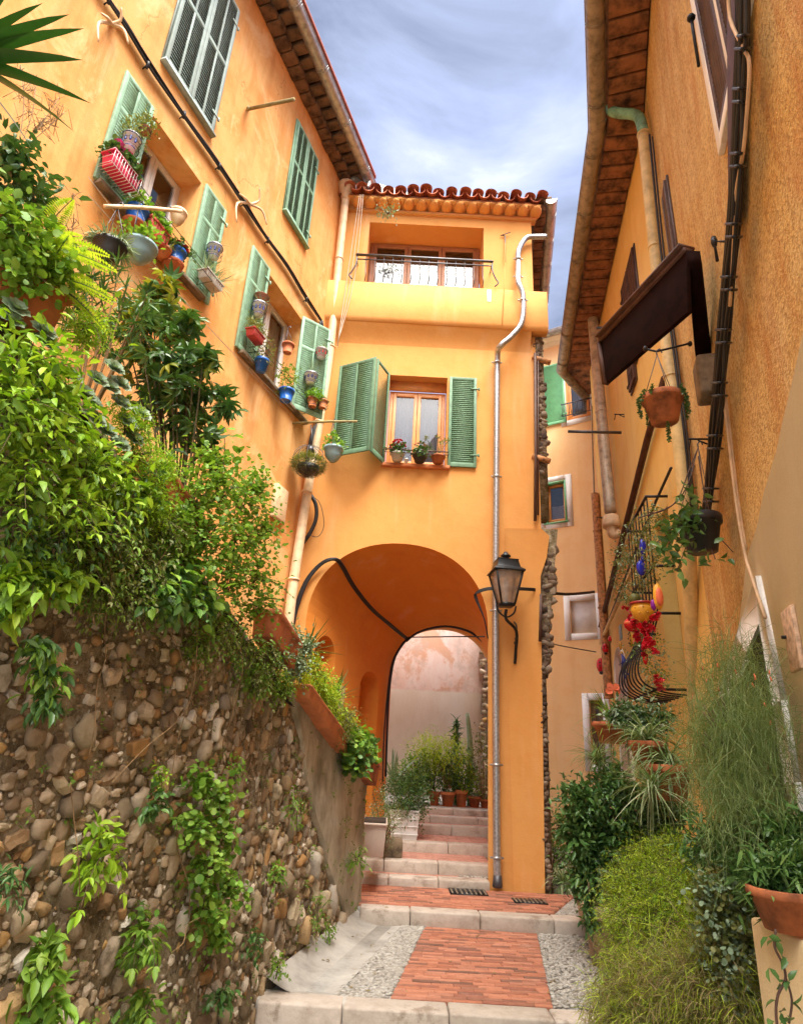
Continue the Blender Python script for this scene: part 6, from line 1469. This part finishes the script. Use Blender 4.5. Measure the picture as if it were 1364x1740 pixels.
strappy('third spider plant low beside the yellow pipe with long pale runners',S2(1110,1340,6.8),90,.7,'leaf_stripe',.018,None,kinds=('b1','b2'))
lobes('ledge_foliage','bluish dark leaves on the ledge under the window guard','plant',7.6,[(1062,1212,18),(1090,1220,20),(1120,1222,18),(1080,1240,18),(1052,1215,10)],'leaf_dark','ov',.07,.035,30,7,.05,.1,tuple(onY(1090,1230,7.8)),extra=('leaf_grey',.8))
# plants woven in the window guard
GO=lambda u,v,o=.42:R2.at(u,v,o)
def gmass(name,label,spots,mat,l_,w_,ncl,extra=None,kind='ov'):
    t=thing(name,label,'plant',GO(spots[0][0],spots[0][1]));m=MB();m2=MB()
    for u,v,rp in spots:
        c=GO(u,v);r=psz(rp,c);blob(m,c,(r,r,r),ncl,7,l_,w_,kind,.05,.2,shell=.2)
        if extra: blob(m2,c,(r,r,r),int(ncl*extra[1]),7,l_,w_,kind,.05,.2,shell=.5)
    m.build('foliage',mat,t)
    if extra:m2.build('light_leaves',extra[0],t)
    return t
gmass('guard_vine','variegated vine woven through the top of the window guard',[(1085,900,22),(1070,930,24),(1100,925,20),(1065,960,18),(1110,950,18),(1060,1000,16),(1095,985,18),(1075,1020,14),(1055,945,16),(1110,880,16)],'leaf_olive',.055,.028,15,('leaf_grey',.7))
gmass('guard_leaves','small pale leaves growing inside the belly of the window guard',[(1100,1080,16),(1115,1110,18),(1095,1130,16),(1120,1145,16),(1090,1105,14),(1110,1165,16)],'leaf_grey',.04,.025,15,('leaf_mid',.7))
def orn(name,label,u,v,cat='ornament',o=.48): return thing(name,label,cat,GO(u,v,o))
def ell(mb,c,rx,ry,rz_,sub=2): V,Fq=ICO[sub];mb.add(V*np.array([rx,ry,rz_])+np.array(c),Fq)
t=orn('blue_ornament','shiny cobalt blue fish ornament hanging on the guard bars',1091,942);m=MB();c=GO(1092,930,.5);ell(m,c,.05,.04,.13);ell(m,GO(1089,965,.5),.07,.04,.12);ell(m,GO(1092,950,.5),.03,.03,.05);m.build('fish','deep_blue',t,smooth=True)
t=orn('yellow_pot','yellow painted pot with dark red rim hung on the guard',1090,1040,'flower pot');c=GO(1092,1040,.5);m=MB();m.lathe([(.05,-.14),(.13,-.08),(.17,.02),(.15,.1),(.13,.1),(.001,.08)],c,16);m.build('pot','yellow_mask',t,smooth=True);m=MB();m.lathe([(.145,.10),(.18,.105),(.18,.13),(.13,.14)],c,16);m.build('rim','red_pot',t,smooth=True)
m=MB()
for k in range(7): a=-2.6+k*.35;ell(m,c+Vector((.16*math.cos(a),.16*math.sin(a),-.0+.04*(-1)**k)),.018,.018,.018,1)
m.build('painted_spot','gold',t);m=MB();c2=GO(1078,1018,.5);ell(m,c2,.09,.09,.09);m.build('cactus','leaf_olive',t,smooth=True)
t=orn('sun_mask','yellow and orange oval sun mask near the guard top rail',1118,1013);m=MB();c=GO(1118,1014,.42);ell(m,c,.07,.05,.19);m.build('face','yellow_mask',t,smooth=True);m=MB();ell(m,c+Vector((-.0,-.04,-.01)),.05,.03,.13);m.build('cheeks','orange_petal',t,smooth=True)
t=orn('purple_ornament','small purple ornament beside the yellow pot',1110,1028);m=MB();c=GO(1110,1028,.45);ell(m,c,.04,.03,.08);m.build('shape','purple',t,smooth=True)
t=orn('red_pot_ornament','glossy red and orange pot low on the left of the guard',1073,1062,'flower pot');m=MB();c=GO(1073,1062,.52);m.lathe([(.05,-.1),(.11,-.04),(.12,.03),(.09,.08),(.001,.07)],c,14);m.build('pot','red_gloss',t,smooth=True);m=MB();m.lathe([(.114,.0),(.123,.01),(.123,.035),(.114,.045)],c,14);m.build('stripe','orange_petal',t,smooth=True)
t=thing('red_blossoms','cluster of bright red silk roses on the window guard','flower',GO(1100,1095,.5));P=[tuple(GO(u+random.uniform(-6,6),v+random.uniform(-6,6),.6)) for u,v in((1078,1050),(1086,1062),(1082,1076),(1100,1100),(1112,1100),(1090,1092),(1104,1070),(1106,1055),(1112,1052),(1102,1060),(1090,1072),(1094,1082),(1098,1090),(1105,1085),(1110,1092),(1088,1080),(1102,1078),(1096,1098),(1106,1098),(1094,1112),(1118,1105),(1072,1046),(1065,1038),(1118,1165),(1112,1160),(1124,1168))];P=[tuple(Vector(p)+Vector((random.uniform(-.04,.04),random.uniform(-.03,.03),random.uniform(-.05,.05)))) for p in P for _ in range(4)]
m=MB()
for p in P: leaves(m,np.tile(np.array(p),(9,1)),rdir(9,.2)+np.array([-.3,-.4,0]),.042,.036,'rd',jit=.6)
m.build('petals','red_petal',t)
t=thing('red_heart','small red teardrop ornament hanging below the blossoms','ornament',GO(1096,1120,.5));m=MB();ell(m,GO(1096,1120,.5),.035,.03,.085);m.build('drop','red_gloss',t,smooth=True)
for lb,(u,v),r_ in(('largest red ladybird ornament, lowest on the niche surround',(1021,1131),.16),('middle red ladybird ornament above the largest',(1028,1102),.105),('smallest red ladybird ornament at the top of the white niche',(1036,1086),.06)):
    c=R2.at(u,v,.12);t=thing('ladybird',lb,'ornament',c,'red ladybird ornaments');m=MB();ell(m,c,r_*.7,r_*.6,r_*1.15,3);m.build('shell','red_gloss',t,smooth=True);m=MB();ell(m,c+Vector((.0,-.02,-r_*1.1)),r_*.4,r_*.4,r_*.3)
    for k in range(4): ell(m,c+Vector((-r_*.35+.7*r_*(k%2),-r_*.5,r_*(.4-.5*(k//2)))),r_*.13,r_*.13,r_*.13,1)
    m.build('spots','black_rubber',t,smooth=True)
c=R2.at(1071,1085,.1);t=thing('leopard_plate','oval yellow plate with dark spots beside the guard','plate',c);m=MB();ell(m,c,.03,.10,.17,3);m.build('plate','gold',t,smooth=True);m=MB()
for k in range(7): a=k*.9;ell(m,c+Vector((-.03,.06*math.cos(a)-.02,.11*math.sin(a))),.012,.016,.02,1)
m.build('spot','black_rubber',t)
c=R2.at(1053,1075,.08);t=thing('wall_tile','small blue-grey patterned tile above the niche','tile',c);s0,z0=R2.px(1053,1072,.02);m=MB();m.wbox(R2,s0-.12,s0+.12,z0-.2,z0+.12,0,.03);m.build('tile','pale_blue',t,bev=.01)
c=R2.at(1058,1130,.1);t=thing('gecko_ornament','dark blue gecko with gilded figure above it on the far wall','ornament',c);m=MB();m.tube([R2.at(1055,1110,.1),R2.at(1060,1125,.12),R2.at(1058,1138,.1),R2.at(1064,1155,.1)],[.02,.05,.04,.01],7)
for du in(-7,7): m.tube([R2.at(1059,1125,.1),R2.at(1059+du,1130,.12)],.015,5,False);m.tube([R2.at(1060,1140,.1),R2.at(1060+du,1146,.12)],.015,5,False)
m.build('body','blue_glaze',t,smooth=True);m=MB();ell(m,R2.at(1054,1098,.1),.03,.03,.09);ell(m,R2.at(1056,1112,.1),.04,.03,.06);m.build('figure','gold',t,smooth=True)
c=onY(1042,1172,8.4);t=thing('butterfly_ornament','small orange butterfly ornament above the strappy pot plant','ornament',c);m=MB()
leaves(m,np.array([c]*4),np.array([(-1,0,.9),(-1,0,-.3),(1,.3,.9),(1,.3,-.3)]),.11,.09,'rd',jit=.05,up=np.array([(0,-1,0)]*4));m.build('wings','orange_petal',t)
# hanging terracotta pot with trailing succulent
hk=onY(1116,603,5.0);cp_=onY(1127,695,5.0);r_=psz(33,cp_)
t=potted('terracotta pot hanging from a rod under the maroon canopy with trailing succulent',cp_,r_,r_*1.5,'terracotta_old','round','none',hang=hk,name='hanging_pot');m=MB()
for k in range(13):
    a=6.283*k/13;p=cp_+Vector((math.cos(a)*r_*1.02,math.sin(a)*r_,r_*.75));ln=random.choice((.12,.2,.1,.26));
    if k in(9,10): continue
    for i in range(int(ln/.012)): 
        q=np.array(p)+[math.cos(a)*.03*min(1,i*.2),math.sin(a)*.02,.03-.012*i];leaves(m,np.tile(q,(5,1)),rdir(5,-.1),.024,.016,'rd')
for i in range(16): q=np.array(cp_)+[.02,-.0,-r_*.8-.012*i];leaves(m,np.tile(q,(5,1)),rdir(5,-.2),.026,.016,'rd')
for i in range(14): q=np.array(cp_)+[random.uniform(-r_,r_)*.8,random.uniform(-.08,.08),r_*.85];leaves(m,np.tile(q,(6,1)),rdir(6,.8),.035,.02,'rd')
m.build('foliage','leaf_dark',t)
m=MB();m.tube([onY(1093,592,5.05),hk+Vector((0,.0,.04)),onY(1173,583,5.0)],.010,6,False);
for u,v in((1096,592),(1172,584)): ell(m,onY(u,v,5.03),.022,.022,.03)
tag(m.build('pot_rod','iron'),'short black iron rod under the canopy from which the terracotta pot hangs','rod')
# black hanging pot with vine
cb=onY(1190,908,5.7);r_=psz(36,cb);hk=onY(1186,760,5.7)
t=potted('black tapered hanging pot with a trailing glossy vine by the yellow corner pipe',cb,r_,r_*1.75,'black_pot','round','none',hang=hk,name='hanging_pot');m=MB();st=MB()
for (u,v,n_) in((1170,870,20),(1155,890,24),(1185,880,20),(1150,920,20),(1145,950,18),(1130,905,10),(1175,900,14),(1135,925,10),(1215,950,3),(1245,938,2),(1200,940,5),(1165,850,10),(1110,925,5),(1185,850,5),(1140,885,6),(1150,970,5)):
    c=onY(u,v,5.55);P=np.array(c)+RG.normal(0,.05,(n_,3));leaves(m,P,rdir(n_,-.3),RG.uniform(.08,.13,n_),RG.uniform(.05,.075,n_),'ov',jit=.6);st.tube([cb+Vector((0,0,r_*.8)),(cb+c)/2+Vector((0,0,.1)),c],.005,4)
m.build('foliage','leaf_gloss',t);
for q in([(1186,760),(1170,800),(1150,850),(1120,870),(1100,870)],[(1186,775),(1195,830),(1205,870)],[(1180,790),(1165,830),(1140,860),(1085,880)]): st.tube([onY(u,v,5.6) for u,v in q],.006,4)
st.build('stem','brown_wood',t)
# russelia: big weeping rush-like mass
t=thing('coral_plant','huge weeping coral plant of rush-like green stems with scattered coral flowers on the right','shrub',onY(1270,1400,4.3));m=MB();st=MB()
def weep(mb,c,n,ln,w_,sp_r,kindset=('b1','b2','b0'),up=.5):
    P=np.array(c)+RG.normal(0,1,(n,3))*sp_r
    k=n//len(kindset)
    for i,kk in enumerate(kindset):
        D=rdir(k,up) if i<2 else rdir(k,-.6)*np.array([.35,.35,1.])-np.array([0,0,.6])
        leaves(mb,P[i*k:(i+1)*k],D,RG.uniform(.4,1.2,k)*ln*(1. if i<2 else 1.3),w_,kk,jit=.3)
for (u,v,y,n_) in((1240,1130,4.9,200),(1265,1170,4.6,200),(1220,1210,4.8,260),(1270,1240,4.3,300),(1240,1300,4.5,300),(1275,1300,4.4,260),(1225,1320,4.8,90),(1260,1380,4.2,260),(1282,1380,4.2,220),(1225,1260,4.7,200)):
    weep(m,onY(u,v,y),int(n_*3.4),.28,.0042,(.11,.14,.14))
m.build('foliage','leaf_rush',t);fl_=[]
for _ in range(75): 
    u=random.uniform(1170,1310);v=random.uniform(1120,1460);fl_.append(onY(u,v,4.1+ (1335-u)*.005))
mf=MB()
for p in fl_: mf.tube([p,p+Vector((random.uniform(-.01,.01),0,-.03))],[.003,.007],5,False)
mf.build('flower','orange_petal',t)
for k in range(18):
    c=onY(random.uniform(1190,1310),random.uniform(1180,1320),4.5);b_=onY(1262,1420,4.4);st.tube([b_,(b_+c)/2+Vector((.05,0,.1)),c],.006,4)
st.build('stem','stem',t)
lobes('euphorbia','glossy dark leaves with tiny white flowers under the weeping coral plant','plant',4.2,[(1200,1440,30,.4),(1240,1430,26,.2),(1335,1492,24,-.6),(1300,1500,18,-.55),(1362,1490,20,-.6),(1290,1430,36),(1325,1430,30,-.2),(1345,1460,26,-.3),(1310,1470,30,-.1),(1350,1420,20,-.2),(1270,1480,28)],'leaf_dark','b0',.08,.022,40,9,.05,.1,tuple(onY(1280,1520,4.2)),extra=('leaf_gloss',.6))
# asparagus fern mass
lobes('asparagus_mass','broad bright yellow-green asparagus fern mass in front of the right house','shrub',5.6,[(1100,1470,38,.6),(1150,1462,38,.4),(1062,1505,34,.6),(1115,1515,46,.3),(1170,1505,44,0),(1070,1565,42,.3),(1120,1570,60,0),(1190,1560,50,-.2),(1066,1635,38,.2),(1055,1690,32,.1),(1090,1650,50,0),(1160,1630,50,-.1)],'leaf_fern','ti',.036,.007,95,13,.06,.1,tuple(onY(1110,1640,5.4)),extra=('leaf_lime',.5),shell=.15,extra2=('leaf_olive',.6),plume=70)
t=lobes('dry_grass_mass','dry tan and green tangle of stems at the bottom right corner','plant',4.7,[(1100,1700,56,.2),(1160,1690,60,0),(1220,1660,50,-.2),(1220,1730,60,-.2),(1150,1750,60,0),(1060,1740,40,.2),(1275,1710,40,-.4)],'leaf_olive','b1',.12,.005,130,12,.08,.1,tuple(onY(1160,1780,4.6)),extra=('leaf_dry',.9),shell=.3,extra2=('leaf_fern',.7))
lobes('silver_trailer','silvery trailing leaves with a few small white bells near the big terracotta pot','plant',4.3,[(1215,1540,24),(1225,1580,26),(1235,1620,26),(1210,1510,18),(1250,1560,22),(1240,1650,20),(1260,1500,22),(1280,1540,20),(1270,1590,20),(1255,1690,18)],'leaf_olive','rd',.035,.028,34,8,.045,.5,tuple(onY(1240,1560,4.3)),extra=('leaf_grey',.6))
# big terracotta pot on ledge at right edge
pb=onY(1338,1545,3.55);r_=psz(60,pb);
t=potted('big weathered terracotta pot on the yellow ledge at the right edge',pb,r_,r_*1.05,'terracotta_old','round','none',name='terracotta_pot')
m=MB();bx0=onY(1345,1585,3.6);bx0=bx0+Vector((.04,0,0));m.box(bx0[0]-.09,bx0[0]+1.,3.25,3.9,-2.3,bx0[2]+.005);pl_=m.build('ledge','cream_render',bev=.02,loc=(bx0[0],3.6,-2.3));tag(pl_,'yellow plastered ledge pier under the big terracotta pot at the right edge','ledge')
# dark twining stem on the ledge pier
t=thing('twining_vine','dark leaved vine twining down the yellow ledge pier','plant',onY(1320,1600,3.2));st=MB();m=MB();pts_=[(1318,1580),(1316,1610),(1330,1640),(1334,1665),(1322,1690),(1318,1720),(1322,1760)];st.tube([onY(u,v,3.2) for u,v in pts_],.006,5);st.tube([onY(u,v,3.2) for u,v in((1334,1660),(1345,1700),(1340,1740))],.005,5)
for u,v in((1305,1592),(1318,1598),(1335,1628),(1306,1645),(1325,1670),(1340,1668),(1318,1700),(1345,1705),(1326,1722),(1344,1735),(1312,1735),(1335,1755)): leaves(m,np.array([onY(u,v,3.19)]*2),rdir(2,-.2),.06,.032,'ov')
m.build('foliage','leaf_dark',t);st.build('stem','brown_wood',t)
# low soil bed for the right planters
m=MB();m.add([tuple(R1.P(a,z,n_)) for a,z,n_ in((-6,-1.7,.02),(0,-1.6,.02),(0,-1.6,.62),(-6,-1.7,.62),(-6,-2.3,.62),(0,-2.3,.62))],[(0,1,2,3),(3,2,5,4)]);struct(m.build('planting_bed','old_render'))
m=MB();m.add([tuple(R2.P(a,z,n_)) for a,z,n_ in((0,-1.5,.02),(7,-1.5,.02),(7,-1.5,.7),(0,-1.5,.7),(0,-2.3,.7),(7,-2.3,.7))],[(0,1,2,3),(3,2,5,4)]);struct(m.build('planting_bed','old_render'))

# tiny seedlings and moss tufts scattered over the stone face: too many to count
m=MB()
for _ in range(260):
    a=random.uniform(-4.2,2.9);z=random.uniform(-1.95,swtop(a)-.15);c=np.array(S.P(a,z,disp(a,z)-.02-.03*(z+2.3)));n_=random.randint(4,12)
    leaves(m,np.tile(c,(n_,1))+RG.normal(0,.02,(n_,3)),rdir(n_,.2)+np.array([S.n[0]*.6,S.n[1]*.6,-.2]),RG.uniform(.015,.04,n_),RG.uniform(.01,.022,n_),'ov')
o=m.build('wall_seedlings','leaf_mid');o['kind']='stuff'
m=MB()
for _ in range(70):
    x=random.uniform(-.9,2.4);y=random.uniform(6.4,10.2);z=-1.885 if y<8.8 else -1.742;leaves(m,np.array([(x,y,z)]),np.array([(random.uniform(-1,1),random.uniform(-1,1),.05)]),random.uniform(.03,.06),random.uniform(.015,.03),'ov',jit=.1)
o=m.build('fallen_leaves','leaf_dry');o['kind']='stuff'
# ================================================================= LIGHT, SKY, CAMERA
sc=bpy.context.scene
w=bpy.data.worlds.new('World');sc.world=w;w.use_nodes=True
nt_=w.node_tree;nn_=nt_.nodes;ll=nt_.links
bg=nn_['Background'];out=nn_['World Output']
sky=nn_.new('ShaderNodeTexSky');sky.sky_type='NISHITA';sky.sun_disc=False
SEL,SAZ=math.radians(64),math.radians(152)   # sun behind the camera, slightly left
sky.sun_elevation=SEL;sky.sun_rotation=SAZ;sky.air_density=1.;sky.dust_density=2.
ll.new(sky.outputs[0],bg.inputs[0]);bg.inputs[1].default_value=.09
tc=nn_.new('ShaderNodeTexCoord');mp=nn_.new('ShaderNodeMapping');mp.inputs['Scale'].default_value=(1,1,1.6);mp.inputs['Rotation'].default_value=(0,.5,.3)
ll.new(tc.outputs['Generated'],mp.inputs[0])
def wn(sc_,det,ro,dist=0):
    n=nn_.new('ShaderNodeTexNoise');n.inputs['Scale'].default_value=sc_;n.inputs['Detail'].default_value=det;n.inputs['Roughness'].default_value=ro;n.inputs['Distortion'].default_value=dist;ll.new(mp.outputs[0],n.inputs['Vector']);return n.outputs['Fac']
def wr(f,st):
    r=nn_.new('ShaderNodeValToRGB');e=r.color_ramp.elements
    while len(e)<len(st): e.new(.5)
    for i,(p,c) in enumerate(st): e[i].position=p;e[i].color=(*c,1)
    ll.new(f,r.inputs[0]);return r.outputs[0]
wm_=None
cl=wr(wn(2.6,9,.55,.5),[(.38,(.20,.235,.34)),(.46,(.32,.365,.51)),(.53,(.42,.48,.70)),(.61,(.56,.61,.80)),(.72,(.92,.95,1.05))])
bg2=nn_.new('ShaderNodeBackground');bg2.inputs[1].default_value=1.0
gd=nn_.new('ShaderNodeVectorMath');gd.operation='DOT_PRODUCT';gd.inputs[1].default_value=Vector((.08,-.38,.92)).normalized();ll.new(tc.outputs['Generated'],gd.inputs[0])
gm=nn_.new('ShaderNodeMapRange');gm.interpolation_type='SMOOTHSTEP';gm.inputs[1].default_value=.68;gm.inputs[2].default_value=1.;gm.inputs[3].default_value=.46;gm.inputs[4].default_value=7.5;ll.new(gd.outputs['Value'],gm.inputs[0]);ll.new(gm.outputs[0],bg2.inputs[1])  # glow overhead and behind the camera, added to brighten the lane
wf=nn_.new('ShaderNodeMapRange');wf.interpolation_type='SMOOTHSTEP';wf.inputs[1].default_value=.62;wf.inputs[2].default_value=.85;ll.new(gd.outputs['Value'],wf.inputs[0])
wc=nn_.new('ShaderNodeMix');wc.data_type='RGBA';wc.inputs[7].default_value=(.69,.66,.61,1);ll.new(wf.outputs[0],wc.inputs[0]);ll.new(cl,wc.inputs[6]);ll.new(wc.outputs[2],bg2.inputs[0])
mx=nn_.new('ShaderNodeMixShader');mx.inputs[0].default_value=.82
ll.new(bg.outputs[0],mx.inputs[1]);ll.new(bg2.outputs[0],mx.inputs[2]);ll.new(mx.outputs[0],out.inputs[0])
ld=bpy.data.lights.new('sun','SUN');ld.energy=1.5;ld.angle=math.radians(25);ld.color=(1,.94,.84)
lo_=bpy.data.objects.new('sun',ld);C.objects.link(lo_)
# direction to the sun in the sky texture: azimuth measured from +Y towards +X
dv=Vector((math.sin(SAZ)*math.cos(SEL),math.cos(SAZ)*math.cos(SEL),math.sin(SEL)))
lo_.rotation_euler=dv.to_track_quat('Z','Y').to_euler()
cd=bpy.data.cameras.new('camera');co=bpy.data.objects.new('camera',cd);C.objects.link(co)
cd.sensor_fit='HORIZONTAL';cd.sensor_width=36;cd.lens=36*F/1364;cd.clip_start=.05;cd.clip_end=2000
X=Vector((cr,-sr*sp,sr*cp));Y=Vector((-sr,-cr*sp,cr*cp));Z=-Vector((0,cp,sp))
co.matrix_world=Matrix(((X.x,Y.x,Z.x,0),(X.y,Y.y,Z.y,0),(X.z,Y.z,Z.z,0),(0,0,0,1)))
sc.camera=co
sc.view_settings.view_transform='Standard';sc.view_settings.look='None';sc.view_settings.exposure=1.8;sc.view_settings.gamma=1
sc.cycles.max_bounces=8;sc.cycles.diffuse_bounces=5;sc.cycles.transparent_max_bounces=16
